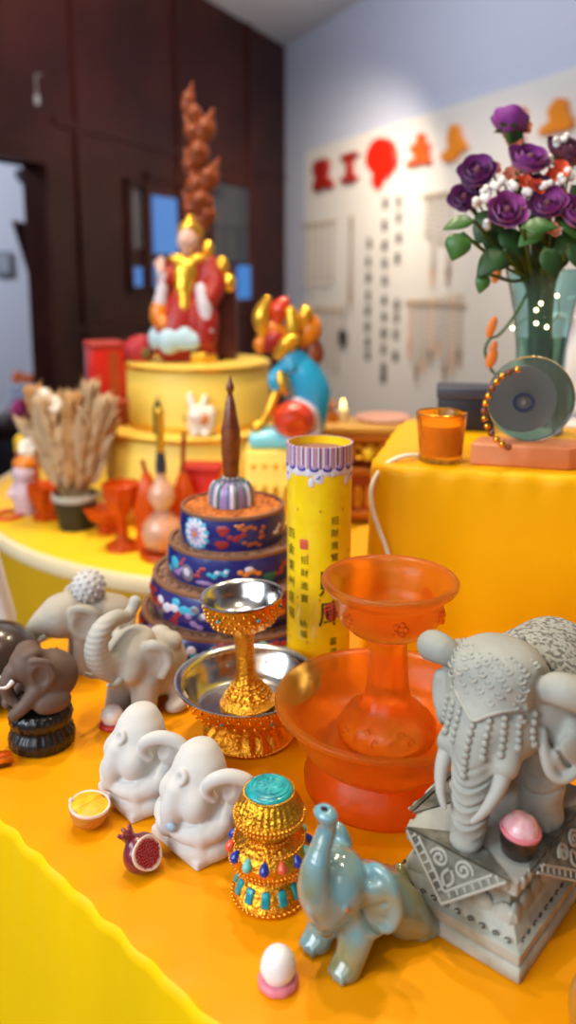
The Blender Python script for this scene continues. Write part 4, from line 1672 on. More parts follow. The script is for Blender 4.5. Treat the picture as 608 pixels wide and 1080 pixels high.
def tier(i, r, z0, h, label):
    root = thing('mandala_ring', label, 'mandala ring', (MO.x, MO.y, z0), 0, 'stacked rings of the mandala set')

    def rf(z):
        t_ = max(0, min(1, z / h))
        return r * (.955 + .06 * math.sin(t_ * PI * .92 + .1))
    prof = [(rf(h * k / 10), h * k / 10) for k in range(11)]
    inner = [(r * .93, h), (r * .915, h - .002), (r * .91, h * .5), (r * .91, .001)]
    mb = MB()
    mb.lathe([(r * .91, 0)] + prof + inner, 96, closed=True)
    ring = mb.build('enamel_wall', M['navy'], root)
    mb = MB()
    mb.lathe([(rf(h) - .0003, h - .0028), (rf(h) + .0009, h - .0020), (rf(h) + .0009, h + .0004), (r * .925, h + .0006), (r * .925, h - .001)], 96, closed=True)
    mb.lathe([(rf(0) - .0002, .0), (rf(0) + .001, .0004), (rf(0) + .0012, .0018), (rf(0) + .0002, .0026)], 96, closed=True)
    mb.build('copper_rim', M['rimbrown'], root)
    # grain
    mb = MB()
    r2 = TIERS[i + 1][0] * .93 if i < 3 else 0
    mb.lathe([(r * .912, h - .0012), (r * .8, h - .0004), (r * .6, h - .0004), (max(r2 * .5, .0), h - .0004)] + ([(0, h - .0004)] if i == 3 else []), 64, cap=False)
    rr = random.Random(20 + i)
    for _ in range(260 if i < 3 else 120):
        a = rr.uniform(0, 2 * PI)
        q = rr.uniform(max(r2, .018 if i == 3 else r2), r * .895)
        mb.sph((q * math.cos(a), q * math.sin(a), h - .0004 + rr.uniform(0, .0008)), (rr.uniform(.0009, .0016), .0009, .0008), 6, 4, (0, 0, rr.uniform(0, 3)))
    g = mb.build('grain_filling', M['grain'] if i < 3 else M['saffron'], root)
    g['kind'] = 'stuff'
    inl = {}

    def put(c, polys):
        inl.setdefault(c, []).extend(polys)
    rr = random.Random(40 + i)
    zc = h * .5
    if i == 3:
        # lotus on the left, red clouds and rust scrolls on the right
        lx = -.030
        for k in range(12):
            a = k * PI / 6
            put('cyan', [blob(lx + .0105 * math.cos(a + .2), zc + .0108 * math.sin(a + .2), .0036, .0022, 10, a + .2)])
        for k in range(12):
            a = k * PI / 6
            put('white', [blob(lx + .0078 * math.cos(a), zc + .0080 * math.sin(a), .0050, .0024, 10, a)])
        for k in range(8):
            a = k * PI / 4 + .3
            put('lilac', [blob(lx + .0046 * math.cos(a), zc + .0048 * math.sin(a), .0030, .0017, 10, a)])
        put('orange', [blob(lx, zc, .0026, .0034)])
        put('red', [blob(-.005, zc + .0052, .0052, .0042, wob=.12), blob(-.006, zc - .0062, .0058, .0036, wob=.12)])
        put('red', cloud(.006, zc - .0005, .0036, .2, 4))
        put('rust', cloud(.014, zc + .0065, .003, .1, 5) + cloud(.027, zc + .001, .003, 1.3, 4) + cloud(.018, zc - .0068, .003, -.1, 5))
        put('orange', cloud(.008, zc + .0088, .002, .1, 4))
        put('white', cloud(.044, zc, .003, .6, 4))
    elif i == 2:
        put('cyan', [blob(-.052, zc + .003, .006, .005), blob(-.06, zc - .004, .004, .003)])
        put('lilac', cloud(-.046, zc - .003, .0034, .5, 4))
        put('grey', [blob(-.036, zc - .002, .0066, .0072), ])
        put('white', [blob(-.036, zc - .0008, .0042, .0046)])
        put('red', cloud(-.042, zc + .0055, .0024, .8, 4) + cloud(-.024, zc + .001, .0028, .9, 5))
        put('cyan', cloud(-.008, zc + .001, .0032, .25, 6))
        put('white', [blob(-.002, zc + .0032, .002, .0014), blob(-.009, zc + .0025, .002, .0014)])
        put('orange', cloud(.016, zc + .0015, .0036, .05, 5))
        put('white', [blob(.016, zc + .0045, .0036, .0022)])
        put('green', [blob(.034, zc - .004, .006, .004, wob=.2)])
        put('red', cloud(.046, zc, .0034, .8, 5))
        put('lilac', [blob(-.02, zc - .0075, .008, .002)])
    else:
        n = 13 if i == 0 else 11
        W = PI * r * .92
        for k in range(n):
            x = -W * .5 + W * (k + .5) / n
            c = ['red', 'mint', 'orange', 'red', 'white', 'cyan', 'grey'][(k + i * 2) % 7]
            put(c, cloud(x, zc + rr.uniform(-.003, .004), rr.uniform(.0052, .0064), rr.uniform(-.4, .4), 4))
            c2 = ['red', 'red', 'lilac', 'grey', 'orange'][(k * 2 + i) % 5]
            put(c2, cloud(x + W / n * .5, zc + rr.choice((-.0065, .0065)), .0044, rr.uniform(-.9, .9), 4))
            if k % 2 == 0:
                put('mint' if k % 4 else 'white', [blob(x, zc + .001, .0034, .0026)])
    for c, polys in inl.items():
        mb = MB()
        wrapped(mb, polys, rf, .0006 if c in ('white', 'lilac', 'orange') else .00045 if c != 'cyan' else .0003)
        mb.build('inlay_' + c, EN[c], ring)
    return root


M['saffron'] = mat('orange_grain', (206, 120, 40), .8, bump=1, bscale=260, bdist=.002, col2=(180, 96, 40), cscale=180)
for i, (r, z0, h, lab) in enumerate(TIERS):
    tier(i, r, z0, h, lab)

t = thing('mandala_finial', 'striped lilac dome with tall carved red spire on top of the mandala set', 'finial', (MO.x - .001, MO.y, .1118))
mb = MB()
mb.lathe([(.0170, 0), (.0172, .003), (.0168, .009), (.0155, .0145), (.0128, .0185), (.008, .0205), (.0045, .021), (0, .021)], 96,
         mod=lambda a, r, z: (r * (1 + .03 * abs(math.sin(a * 7))), z))
dm = mb.build('dome', EN['lilac'], t)
mb = MB()
for k in range(14):
    a = k * PI / 7 + .11
    pts = [((r + .0004) * math.cos(a), (r + .0004) * math.sin(a), z) for r, z in ((.0170, 0), (.0172, .003), (.0168, .009), (.0155, .0145), (.0128, .0185), (.008, .0205))]
    mb.tube(spline(pts, 3), .0009 if k % 2 else .0006, 6)
mb.build('stripe_green', EN['green'], dm, 'dark green stripes')
mb = MB()
for k in range(7):
    a = k * 2 * PI / 7 + .35
    pts = [((r + .0002) * math.cos(a), (r + .0002) * math.sin(a), z) for r, z in ((.0170, .001), (.0172, .003), (.0168, .009), (.0155, .0145), (.0128, .0185))]
    mb.tube(spline(pts, 3), [.0022] * 13, 6)
mb.build('stripe_white', EN['white'], dm, 'off-white stripes')
mb = MB()
mb.lathe([(.0036, .0195), (.0052, .022), (.0058, .0245), (.0056, .031), (.0066, .039), (.0072, .047), (.0066, .057), (.0052, .068), (.0034, .078), (.0022, .084), (.0018, .0865), (.0030, .0885), (.0032, .0905), (.0022, .093), (.0012, .0965), (0, .100)], 48,
         mod=lambda a, r, z: (r * (1 + .10 * abs(math.sin(a * 3)) * (1 if .03 < z < .08 else 0) + .04 * math.sin(z * 900)), z))
sp_o = mb.build('spire', M['spire'], t)
sp_o.scale = (1.1, 1.1, 1.1)
sp_o.location = (0, 0, -.002)
mb = MB()
for k in range(10):
    a = k * 2 * PI / 10
    mb.sph((.0064 * math.cos(a), .0064 * math.sin(a), .0225), .0016, 8, 6)
mb.build('collar', M['silver'], t)

# ---------------------------------------------------------------- yellow printed tube
TB = Vector((.0222, .552, 0))
TR, TH = .0228, .184
t = thing('incense_tube', 'tall yellow paper tube printed with black characters, behind the gold cup', 'tube', (TB.x, TB.y, 0))
mb = MB()
mb.lathe([(0, 0), (TR, 0), (TR, TH - .015), (TR + .0003, TH - .015), (TR + .0003, TH), (TR - .0012, TH), (TR - .0012, TH - .007), (0, TH - .007)], 72)
body = mb.build('tube_body', M['tube'], t)
# striped band at the top
n = 132
bands = {}
cols = ['pinkish', 'white', 'lilac', 'pinkish', 'blue', 'white', 'pinkish', 'lilac', 'pinkish', 'white', 'dark']
EN['pinkish'] = mat('print_pink', (196, 128, 128), .5)
EN['dark'] = mat('print_violet', (70, 56, 110), .5)
EN['plilac'] = mat('print_lilac', (176, 142, 178), .5)
EN['pwhite'] = mat('print_white', (226, 214, 222), .5)
EN['pblue'] = mat('print_blue', (60, 66, 160), .5)
pm = {'pinkish': 'pinkish', 'white': 'pwhite', 'lilac': 'plilac', 'blue': 'pblue', 'dark': 'dark'}
for k in range(n):
    bands.setdefault(cols[k % len(cols)], []).append(k)
for c, ks in bands.items():
    mb = MB()
    for k in ks:
        a0, a1 = 2 * PI * k / n, 2 * PI * (k + 1) / n
        V = [((TR + .0006) * math.cos(a), (TR + .0006) * math.sin(a), z) for a, z in ((a0, TH - .0145), (a1, TH - .0145), (a1, TH + .0002), (a0, TH + .0002))]
        V += [((TR - .0010) * math.cos(a), (TR - .0010) * math.sin(a), TH + .0002) for a in (a1, a0)]
        mb.add(V, [(0, 1, 2, 3), (3, 2, 4, 5)], False)
    mb.build('printed_stripes', EN[pm[c]], body)
# scalloped lace below the band
mb = MB()
mb2 = MB()
mb3 = MB()
ns = 16
for k in range(ns):
    x = (k - ns / 2 + .5) * 2 * PI * TR / ns
    wrapped(mb, [blob(x, TH - .0155, .0050, .0042), blob(x + .0044, TH - .0175, .0022, .0030)], lambda z: TR, .0006)
    wrapped(mb2, [blob(x, TH - .0145, .0040, .0026)], lambda z: TR, .0009)
    wrapped(mb3, [blob(x, TH - .0135, .0028, .0018)], lambda z: TR, .0011)
    if k % 3 == 1:
        wrapped(mb, [blob(x + .003, TH - .0205, .0034, .0044, rot=.5), blob(x - .002, TH - .024, .0022, .0034)], lambda z: TR, .0006)
        wrapped(mb2, cloud(x + .003, TH - .0205, .0013, .8, 3), lambda z: TR, .0009)
mb.build('printed_lace', EN['pwhite'], body)
mb2.build('lace_edging', EN['pblue'], body)
mb3.build('lace_hearts', EN['plilac'], body)
mb = MB()
mb.lathe([(0, TH - .0068), (TR - .0014, TH - .0068), (TR - .0014, TH - .0058), (0, TH - .0058)], 48)
mb.build('lid_disc', mat('lid_brown', (150, 106, 90), .7), body)


def column(mb, text, x, ytop, step, size):
    """characters one under the other; x is arc length, y heights in metres"""
    for i, ch in enumerate(text):
        if ch == ' ':
            continue
        V, Fc = glyphs(ch, size)
        z0 = ytop - i * step
        W = []
        for v in V:
            a = -PI / 2 + (x + v.x) / TR
            W.append(((TR + .0004) * math.cos(a), (TR + .0004) * math.sin(a), z0 + v.y))
        mb.add(W, Fc, False)


def arc(px):
    return TR * math.asin(max(-.98, min(.98, (px - 337.5) / 35.5)))


def tz(px, py):
    return aty(px, py, TB.y - TR * .93).z


mb = MB()
column(mb, '四金東州意寫', arc(307), tz(307, 567), .0118, .0085)
column(mb, '招財進寶', arc(321), tz(321, 592), .0093, .0062)
column(mb, '納福', arc(320), tz(320, 659), .0078, .0062)
column(mb, '招財進寶', arc(353), tz(353, 550), .0088, .0062)
column(mb, '富滿堂', arc(352.5), tz(352, 677), .0082, .0062)
mb.build('small_characters', M['black'], body)
mb = MB()
column(mb, '財庫', arc(351), tz(351, 617), .0222, .0205)
mb.build('large_characters', M['black'], body)
mb = MB()
x0, z1 = arc(320), tz(320, 575)
wrapped(mb, [[(x0 - .0032, z1 - .0036), (x0, z1 - .0037), (x0 + .0032, z1 - .0034), (x0 + .0034, z1), (x0 + .0031, z1 + .0036), (x0, z1 + .0037), (x0 - .0033, z1 + .0035), (x0 - .0034, z1)]], lambda z: TR, .0004)
wrapped(mb, [blob(arc(351), tz(351, 645), .0062, .0075, wob=.05)], lambda z: TR, .0002)
mb.build('red_seal', M['seal'], body)
mb = MB()
rr = random.Random(3)
for k in range(40):
    wrapped(mb, [blob((k % 8 - 4) * .017 + (k // 8 % 2) * .008, .012 + (k // 8) * .032, .0011, .0012, 8)], lambda z: TR, .0002)
mb.build('printed_dots', mat('print_orange', (224, 150, 30), .5), body)

# ---------------------------------------------------------------- things on the raised stand
t = thing('amber_cup', 'short amber glass cup at the front edge of the raised yellow stand', 'cup', tuple(atz(469, 491, PLZ) + Vector((0, .0165, 0))))
r = .0187
mb = MB()
mb.lathe([(0, 0), (r * .82, 0), (r * .87, .002), (r * .9, .012), (r * .95, .024), (r, .0345), (r, .0365), (r * .96, .0368), (r * .9, .034), (r * .84, .018), (r * .8, .006), (0, .005)], 64,
         mod=lambda a, q, z: (q * (1 + .02 * math.sin(a * 5 + z * 160) * math.sin(z * 260)), z))
M['amber_clear'] = mat('amber_glass', (255, 190, 60), .12, trans=.85, ior=1.3, bump=.9, bscale=90, bdist=.002)
mb.build('glass_body', M['amber_clear'], t)
mb = MB()
mb.lathe([(r * .98, .0362), (r * 1.01, .0372), (r * .97, .0376), (r * .94, .0368)], 64, closed=True)
mb.build('gilt_rim', M['gold'], t)
mb = MB()
mb.lathe([(0, .005), (r * .78, .0055), (r * .82, .028), (0, .0285)], 40)
mb.build('candle_wax', mat('orange_wax', (246, 182, 60), .5), t)

p = atz(492, 456, PLZ)
t = thing('black_box', 'black lidded box behind the amber cup on the raised stand', 'box', (p.x + .004, p.y + .024, PLZ), R(-10))
mb = MB()
mb.box((0, 0, .0145), (.050, .036, .029), .002)
mb.build('box_body', mat('black_cardboard', (34, 34, 42), .45), t)
mb = MB()
mb.box((0, 0, .0335), (.0525, .0385, .011), .002)
mb.build('lid', mat('charcoal_cardboard', (58, 60, 72), .5), t)

# salmon block with a crystal disc standing on it
p = atz(553, 489, PLZ)
BLK = Vector((p.x + .004, p.y + .0015, PLZ))
t = thing('wood_block', 'low salmon-coloured wooden block carrying the crystal disc', 'wood block', tuple(BLK), R(-12))
mb = MB()
poly = [(-.043, -.014), (.026, -.019), (.048, -.006), (.046, .014), (.0, .018), (-.036, .013)]
mb.prism(poly, .0165)
bmx = mb.build('block', mat('salmon_wood', (222, 140, 92), .55, bump=.2, bscale=60, col2=(206, 116, 64), cscale=30), t)
bv = bmx.modifiers.new('bevel', 'BEVEL')
bv.width = .0018
bv.segments = 2
mb = MB()
DR_ = .0318
t = thing('crystal_disc', 'clear round crystal disc with a dark ring emblem standing on the wood block', 'ornament', (BLK.x - .001, BLK.y, PLZ + .0166), R(-8))
M['crystal'] = mat('crystal', (240, 244, 240), .03, trans=.97, ior=1.25, spec=.6)
mb.T = Matrix.Translation((0, 0, DR_)) @ Matrix.Rotation(PI / 2, 4, 'X')
mb.lathe([(0, -.004), (DR_ * .9, -.004), (DR_ * .98, -.0028), (DR_, 0), (DR_ * .98, .0028), (DR_ * .9, .004), (0, .004)], 72)
dsc = mb.build('disc', M['crystal'], t)
mb = MB()
mb.T = Matrix.Translation((-.0055, -.0043, DR_ - .002)) @ Matrix.Rotation(PI / 2, 4, 'X')
mb.lathe([(.0050, 0), (.0076, 0), (.0076, .0006), (.0050, .0006)], 40, closed=True, mod=lambda a, r, z: (r * (1 + .04 * math.cos(2 * a)), z))
mb.build('ring_emblem', mat('slate_blue', (44, 56, 84), .4), t)
mb = MB()
mb.T = Matrix.Translation((-.0055, -.0043, DR_ - .002)) @ Matrix.Rotation(PI / 2, 4, 'X')
mb.lathe([(0, 0), (.0022, 0), (.0020, .0005), (0, .0006)], 20, mod=lambda a, r, z: (r * (1.2 if abs(math.sin(a)) > .7 else .8), z))
mb.build('emblem_centre', mat('emblem_grey', (120, 120, 118), .5), t)
mb = MB()
mb.T = Matrix.Translation((0, 0, DR_)) @ Matrix.Rotation(PI / 2, 4, 'X')
mb.lathe([(0, .0009), (.0225, .0009), (.0245, .0016), (0, .0021)], 48)
M['frost'] = mat('frosted_grey', (128, 130, 134), .4, trans=.45)
mb.T = Matrix.Translation((-.006, -.0048, DR_)) @ Matrix.Rotation(PI / 2, 4, 'X')
mb2 = MB()
mb2.T = Matrix.Translation((-.0055, .0058, DR_ - .001)) @ Matrix.Rotation(PI / 2, 4, 'X')
mb2.lathe([(0, -.0008), (.0245, -.0008), (.0245, .0008), (0, .0008)], 48)
mb2.build('frosted_backing', M['frost'], t, 'grey frosted round backing')

t = thing('bead_bracelet', 'string of gold and dark beads resting at the left of the crystal disc', 'bracelet', tuple(aty(513, 432, BLK.y - .012)))
for k in range(15):
    a = R(105 + k * 11)
    mb = MB()
    mb.sph((.030 * math.cos(a) + .029, .002 * math.sin(k), .030 * math.sin(a)), .0026, 12, 8)
    mb.build('bead', M['gold'] if k % 3 != 1 else M['spire'], t)
mb = MB()
mb.tube([(.030 * math.cos(R(105 + k * 7)) + .029, 0, .030 * math.sin(R(105 + k * 7))) for k in range(23)], .0005, 6)
mb.build('cord', M['black'], t)

# white cable over the stand
t0 = [aty(446, 481, .60), aty(428, 481, .592), aty(412, 487, .588), aty(399, 499, .583), aty(392, 515, .577), aty(393, 535, .574), aty(400, 558, .572), aty(409, 582, .570), aty(417, 620, .568), aty(421, 668, .566)]
mb = MB()
mb.tube([Vector(p) for p in spline([tuple(v) for v in t0], 6)], .0019, 10)
tag(mb.build('cable', M['cable']), 'white power cable arching over the left corner of the yellow stand', 'cable')

# ---------------------------------------------------------------- glass vase and bouquet
VS = Vector((.222, .705, PLZ))
t = thing('glass_vase', 'tall teal-tinted glass vase holding the purple bouquet on the raised stand', 'vase', tuple(VS))
mb = MB()
prof = [(0, 0), (.021, 0), (.0225, .003), (.022, .012), (.021, .04), (.0215, .075), (.025, .105), (.0305, .13), (.034, .142), (.0325, .143), (.029, .13), (.0235, .105), (.0198, .075), (.0193, .04), (.0195, .012), (0, .010)]
mb.lathe(prof, 64)
M['vase'] = mat('teal_glass', (205, 236, 238), .05, trans=.96, ior=1.25)
mb.build('vase_body', M['vase'], t)
mb = MB()
mb.lathe([(0, .0105), (.0188, .011), (.0186, .04), (.0190, .07), (.0205, .085), (0, .085)], 48)
mb.build('water', mat('greenish_water', (190, 210, 180), .05, trans=.95, ior=1.2), t)
M['petal'] = mat('purple_petals', (158, 56, 148), .55, sheen=.3, col2=(126, 40, 130), cscale=60)
M['petal2'] = mat('magenta_petals', (194, 84, 172), .55, sheen=.3, col2=(156, 56, 150), cscale=60)
M['petal_d'] = mat('faded_dark_petals', (92, 44, 78), .6, col2=(120, 64, 74), cscale=60)
M['leaf'] = mat('green_leaf', (44, 92, 44), .4, col2=(70, 112, 44), cscale=30)
M['leaf_d'] = mat('dark_green_leaf', (32, 60, 36), .45, col2=(50, 84, 40), cscale=30)
M['stem'] = mat('green_stem', (62, 92, 34), .5)
M['peach'] = mat('peach_petals', (214, 124, 90), .6, col2=(190, 100, 70), cscale=60)
M['scarlet'] = mat('scarlet_petals', (232, 84, 50), .55)
M['berry'] = mat('white_berries', (238, 232, 224), .4, sss=.2)
MOUTH = VS + Vector((0, 0, .128))


def petal(mb, c, ax, size, cup, curl):
    """one curved petal: ax is the matrix whose +Y points outward"""
    V, Fc = [], []
    nu, nv = 7, 6
    for j in range(nv + 1):
        v = j / nv
        for i in range(nu + 1):
            u = i / nu * 2 - 1
            w_ = math.sin(min(1, v * 1.25 + .12) * PI / 2) * (1 - .25 * v ** 4)
            x = u * size * .62 * w_
            y = size * (.12 + cup * math.sin(v * PI * .55)) - size * .34 * u * u * w_ + curl * size * v ** 3
            z = size * v * 1.05 - size * .08 * u * u
            V.append(c + ax @ Vector((x, y, z)))
    for j in range(nv):
        for i in range(nu):
            a = j * (nu + 1) + i
            Fc.append((a, a + 1, a + nu + 2, a + nu + 1))
    mb.add(V, Fc, True)


def leafmesh(mb, base, direc, up, L, W):
    d = Vector(direc).normalized()
    s_ = d.cross(Vector(up)).normalized()
    n_ = s_.cross(d).normalized()
    V, Fc = [], []
    for i in range(9):
        t_ = i / 8
        w_ = W * math.sin(PI * t_ ** .8) ** .9
        c_ = Vector(base) + d * L * t_ - n_ * L * .22 * t_ * t_
        V += [c_ - s_ * w_ + n_ * w_ * .25, c_, c_ + s_ * w_ + n_ * w_ * .25]
    for i in range(8):
        for k in (0, 1):
            a = i * 3 + k
            Fc.append((a, a + 1, a + 4, a + 3))
    mb.add(V, Fc, True)


def stem_to(head):
    """curve in head's local frame from the head down into the vase"""
    rr_ = random.Random(int(head.x * 1e5))
    foot = VS + Vector((rr_.uniform(-.009, .009), rr_.uniform(-.008, .008), .016))
    mouth = MOUTH + Vector((max(-.018, min(.018, (head.x - MOUTH.x) * .35)), max(-.016, min(.016, (head.y - MOUTH.y) * .35)), 0))
    return [Vector(p) for p in spline([tuple(p - head) for p in (foot, (foot + mouth) / 2, mouth, head * .45 + mouth * .55, head)], 5)]


def rose(px, py, Y, rpx, label, m, tilt, seed, back='leaf_d'):
    h = aty(px, py, Y)
    s_ = rpx * mpp(h)
    root = thing('purple_rose', label, 'flower', tuple(h), 0, 'purple roses in the glass vase')
    rr_ = random.Random(seed)
    E = Euler(tilt).to_matrix()
    mb_ = MB()
    c = E @ Vector((0, 0, -s_ * .75))
    for ring, (n_, sz, cup, curl, tl) in enumerate(((3, .95, .12, -.1, .02), (4, 1.15, .28, -.05, .08), (5, 1.25, .46, .0, .16), (6, 1.22, .62, .05, .28))):
        for k in range(n_):
            a = 2 * PI * k / n_ + ring * .7 + rr_.uniform(-.15, .15)
            ax = E @ Matrix.Rotation(a, 3, 'Z') @ Matrix.Rotation(-tl, 3, 'X')
            petal(mb_, c, ax, s_ * sz * rr_.uniform(.92, 1.06), cup, curl)
    bl = mb_.build('bloom', M[m], root)
    mb_ = MB()
    mb_.sph(E @ Vector((0, 0, -s_ * .1)), (s_ * .3, s_ * .3, s_ * .5), 12, 8, tilt)
    mb_.build('bud_centre', M['petal_d'], bl)
    mb_ = MB()
    for k in range(5):
        a = k * 2 * PI / 5
        d = E @ Vector((math.cos(a), math.sin(a), .2))
        leafmesh(mb_, c, d, E @ Vector((0, 0, 1)), s_ * .9, s_ * .22)
    mb_.build('sepals', M[back], root)
    pts = stem_to(h)
    pts = [p for p in pts[:-3]] + [c]
    mb_ = MB()
    mb_.tube(pts, .0021, 7)
    mb_.build('stem', M['stem'], root)
    return root


RZ = [(538, 128, .70, 17, 'purple rose standing highest, at the top of the bouquet', 'petal', (-.5, .3, 0)),
      (504, 181, .67, 18, 'purple rose at the upper left side of the bouquet, above the lowest left one', 'petal', (.9, -.5, 0)),
      (491, 208, .675, 15, 'purple rose hanging farthest left in the bouquet above the big leaf', 'petal', (1.0, -.8, 0)),
      (559, 168, .665, 19, 'dark purple rose in the upper middle of the bouquet over the orange blossoms', 'petal', (.7, .1, 0)),
      (535, 222, .645, 18, 'open purple rose facing forward at the lower left of the bouquet', 'petal2', (1.15, -.1, 0)),
      (578, 215, .65, 17, 'purple rose low in the middle of the bouquet, turned left', 'petal2', (.9, -.5, 0)),
      (600, 160, .69, 20, 'dark purple rose high on the right side of the bouquet', 'petal_d', (.5, .3, 0)),
      (608, 224, .65, 17, 'pinkish purple rose at the right edge of the photo, low in the bouquet', 'petal2', (1.0, .4, 0)),
      (569, 193, .66, 11, 'small dark closed rose in the middle of the bouquet', 'petal_d', (.8, .1, 0))]
for k, (px, py, Y, rp, lab, m, tl) in enumerate(RZ):
    rose(px, py, Y, rp, lab, m, tl, 60 + k)


def blossom(px, py, Y, rpx, m, label, group, n_=5):
    h = aty(px, py, Y)
    s_ = rpx * mpp(h)
    root = thing('small_blossom', label, 'flower', tuple(h), 0, group)
    mb_ = MB()
    E = Euler((1.0, (px * 7 % 5 - 2) * .2, 0)).to_matrix()
    for k in range(n_):
        ax = E @ Matrix.Rotation(2 * PI * k / n_, 3, 'Z') @ Matrix.Rotation(-.7, 3, 'X')
        petal(mb_, Vector((0, 0, 0)), ax, s_ * 1.05, .35, .2)
    mb_.build('bloom', M[m], root)
    mb_ = MB()
    mb_.tube(stem_to(h), .0009, 6)
    mb_.build('stem', M['stem'], root)


for px, py, Y, rp, m in ((554, 193, .66, 8, 'scarlet'), (567, 198, .655, 8, 'scarlet'), (592, 179, .66, 9, 'scarlet'), (585, 186, .67, 8, 'scarlet')):
    blossom(px, py, Y, rp, m, 'small scarlet blossom among the purple roses', 'scarlet blossoms in the bouquet')
for px, py, Y, rp, m in ((551, 136, .705, 9, 'peach'), (541, 148, .70, 9, 'peach'), (520, 180, .68, 8, 'peach'), (546, 216, .65, 7, 'peach'), (592, 208, .66, 8, 'peach'), (582, 243, .64, 8, 'peach'), (540, 185, .67, 8, 'peach')):
    blossom(px, py, Y, rp, m, 'small peach-coloured blossom among the purple roses', 'peach blossoms in the bouquet')
WB = [(522, 195, .655), (514, 201, .655), (509, 207, .655), (505, 215, .655), (532, 190, .66), (539, 197, .66), (511, 237, .65), (580, 167, .67), (576, 195, .65), (592, 190, .655), (600, 184, .66), (555, 202, .65), (587, 150, .68), (597, 146, .69)]
for k, (px, py, Y) in enumerate(WB):
    h = aty(px, py, Y)
    root = thing('berry_sprig', 'thin sprig of white berries between the purple roses', 'berries', tuple(h), 0, 'white berry sprigs in the bouquet')
    mb = MB()
    rr_ = random.Random(k)
    for q in range(3):
        s_ = rr_.uniform(3.2, 5.2) * mpp(h)
        mb.sph((rr_.uniform(-4, 4) * mpp(h), rr_.uniform(-4, 4) * mpp(h), rr_.uniform(-4, 4) * mpp(h)), s_, 10, 8)
    mb.build('berries', M['berry'], root)
    mb = MB()
    mb.tube(stem_to(h), .0007, 6)
    mb.build('stem', M['stem'], root)
# foliage sprays
LV = [(488, 246, .635, -12, 30, 30, 'big dark green leaf drooping at the left below the purple roses', 'leaf', 14),
      (500, 232, .64, -34, 6, 34, 'long green leaf pointing left under the lowest left rose', 'leaf', 9),
      (512, 288, .64, -8, 26, 22, 'small green leaf hanging on its own left of the vase', 'leaf', 8),
      (552, 240, .63, 30, -4, 36, 'bright green leaf in front of the vase mouth', 'leaf', 10),
      (532, 264, .64, -20, 16, 40, 'dark broad leaf over the left of the vase mouth', 'leaf_d', 13),
      (575, 262, .63, 8, 20, 34, 'dark broad leaf over the middle of the vase mouth', 'leaf_d', 13),
      (600, 258, .64, 14, 18, 36, 'dark broad leaf over the right of the vase mouth', 'leaf_d', 13),
      (590, 232, .65, 20, 14, 36, 'green leaf below the pinkish rose at the right edge', 'leaf', 10),
      (545, 160, .70, -4, -24, 30, 'olive leaf standing under the highest rose', 'leaf_d', 8),
      (605, 195, .67, 8, 16, 34, 'dark green leaf on the right between two roses', 'leaf_d', 12),
      (560, 228, .66, 6, 20, 40, 'dark leaf in the shade between the two low roses', 'leaf_d', 14),
      (520, 222, .67, -10, 18, 40, 'dark leaf behind the open low rose', 'leaf_d', 14),
      (546, 250, .66, -14, 22, 40, 'dark leaf hanging over the vase rim on its left', 'leaf_d', 15),
      (566, 246, .67, 12, 24, 44, 'dark leaf hanging over the vase rim at its middle', 'leaf_d', 16),
      (590, 250, .67, -6, 26, 44, 'dark leaf hanging over the vase rim on its right', 'leaf_d', 16),
      (528, 242, .655, 14, 16, 38, 'green leaf slanting right under the open low rose', 'leaf_d', 14),
      (574, 238, .645, -16, 10, 36, 'green leaf slanting left under the two low roses', 'leaf', 12),
      (606, 246, .66, -14, 20, 38, 'green leaf slanting left at the right edge above the vase', 'leaf', 13),
      (548, 236, .675, 20, 14, 44, 'broad dark leaf deep inside the bouquet above the vase', 'leaf_d', 17),
      (512, 240, .66, 12, 22, 38, 'dark leaf curving down beside the big drooping leaf', 'leaf_d', 13)]
for px, py, Y, dx, dy, L, lab, m, wd in LV:
    h = aty(px, py, Y)
    k = mpp(h)
    root = thing('leaf_spray', lab, 'leaf', tuple(h))
    mb = MB()
    d = Vector((dx, -8, -dy)).normalized()
    leafmesh(mb, (0, 0, 0), d, (0, -.8, .6), L * k, wd * k)
    o = mb.build('leaf_blade', M[m], root)
    sm = o.modifiers.new('thickness', 'SOLIDIFY')
    sm.thickness = .0004
    mb = MB()
    mb.tube(stem_to(h), .0016, 6)
    mb.build('stem', M['stem'], root)
# trailing stem with orange petals left of the vase
t = thing('trailing_vine', 'thin curling stem with orange petals left of the vase', 'stem', tuple(aty(526, 380, .69)))
b0 = Vector(t.location)
pts = [aty(x, y, .69) - b0 for x, y in ((566, 292), (545, 330), (528, 352), (517, 358), (512, 372), (520, 392), (530, 396))]
mb = MB()
mb.tube([Vector(p) for p in spline([tuple(p) for p in pts], 6)], .0013, 7)
mb.build('stem', M['stem'], t)
for (x, y, w_, h_) in ((519, 345, 5, 12), (519, 378, 6, 11), (524, 290, 5, 9), (521, 366, 4, 7)):
    mb = MB()
    q = aty(x, y, .688) - b0
    mb.sph(q, (w_ * .0008, .002, h_ * .0008), 12, 8, (0, .3, 0))
    mb.build('petal', mat('orange_petal', (232, 130, 50), .5) if 'op' not in M else M['op'], t)
# fairy lights in the bouquet
t = thing('fairy_lights', 'tiny glowing fairy light bulbs on a wire wound round the vase', 'fairy lights', tuple(aty(568, 340, .66)))
b0 = Vector(t.location)
FLP = [(541, 346), (555, 336), (566, 327), (571, 320), (566, 341), (571, 344), (577, 345), (590, 330), (588, 312)]
mb = MB()
mb.tube([Vector(p) for p in spline([tuple(aty(x, y, .664) - b0) for x, y in FLP], 5)], .0004, 5)
mb.build('wire', M['stem'], t)
M['led'] = mat('warm_led', (255, 236, 200), .4, emit=(255, 226, 170), estr=9)
for x, y in [(541, 346), (566, 327), (571, 320), (566, 341), (577, 345), (588, 312)]:
    mb = MB()
    mb.sph(aty(x, y, .662) - b0, .0016, 10, 8)
    mb.build('bulb', M['led'], t)
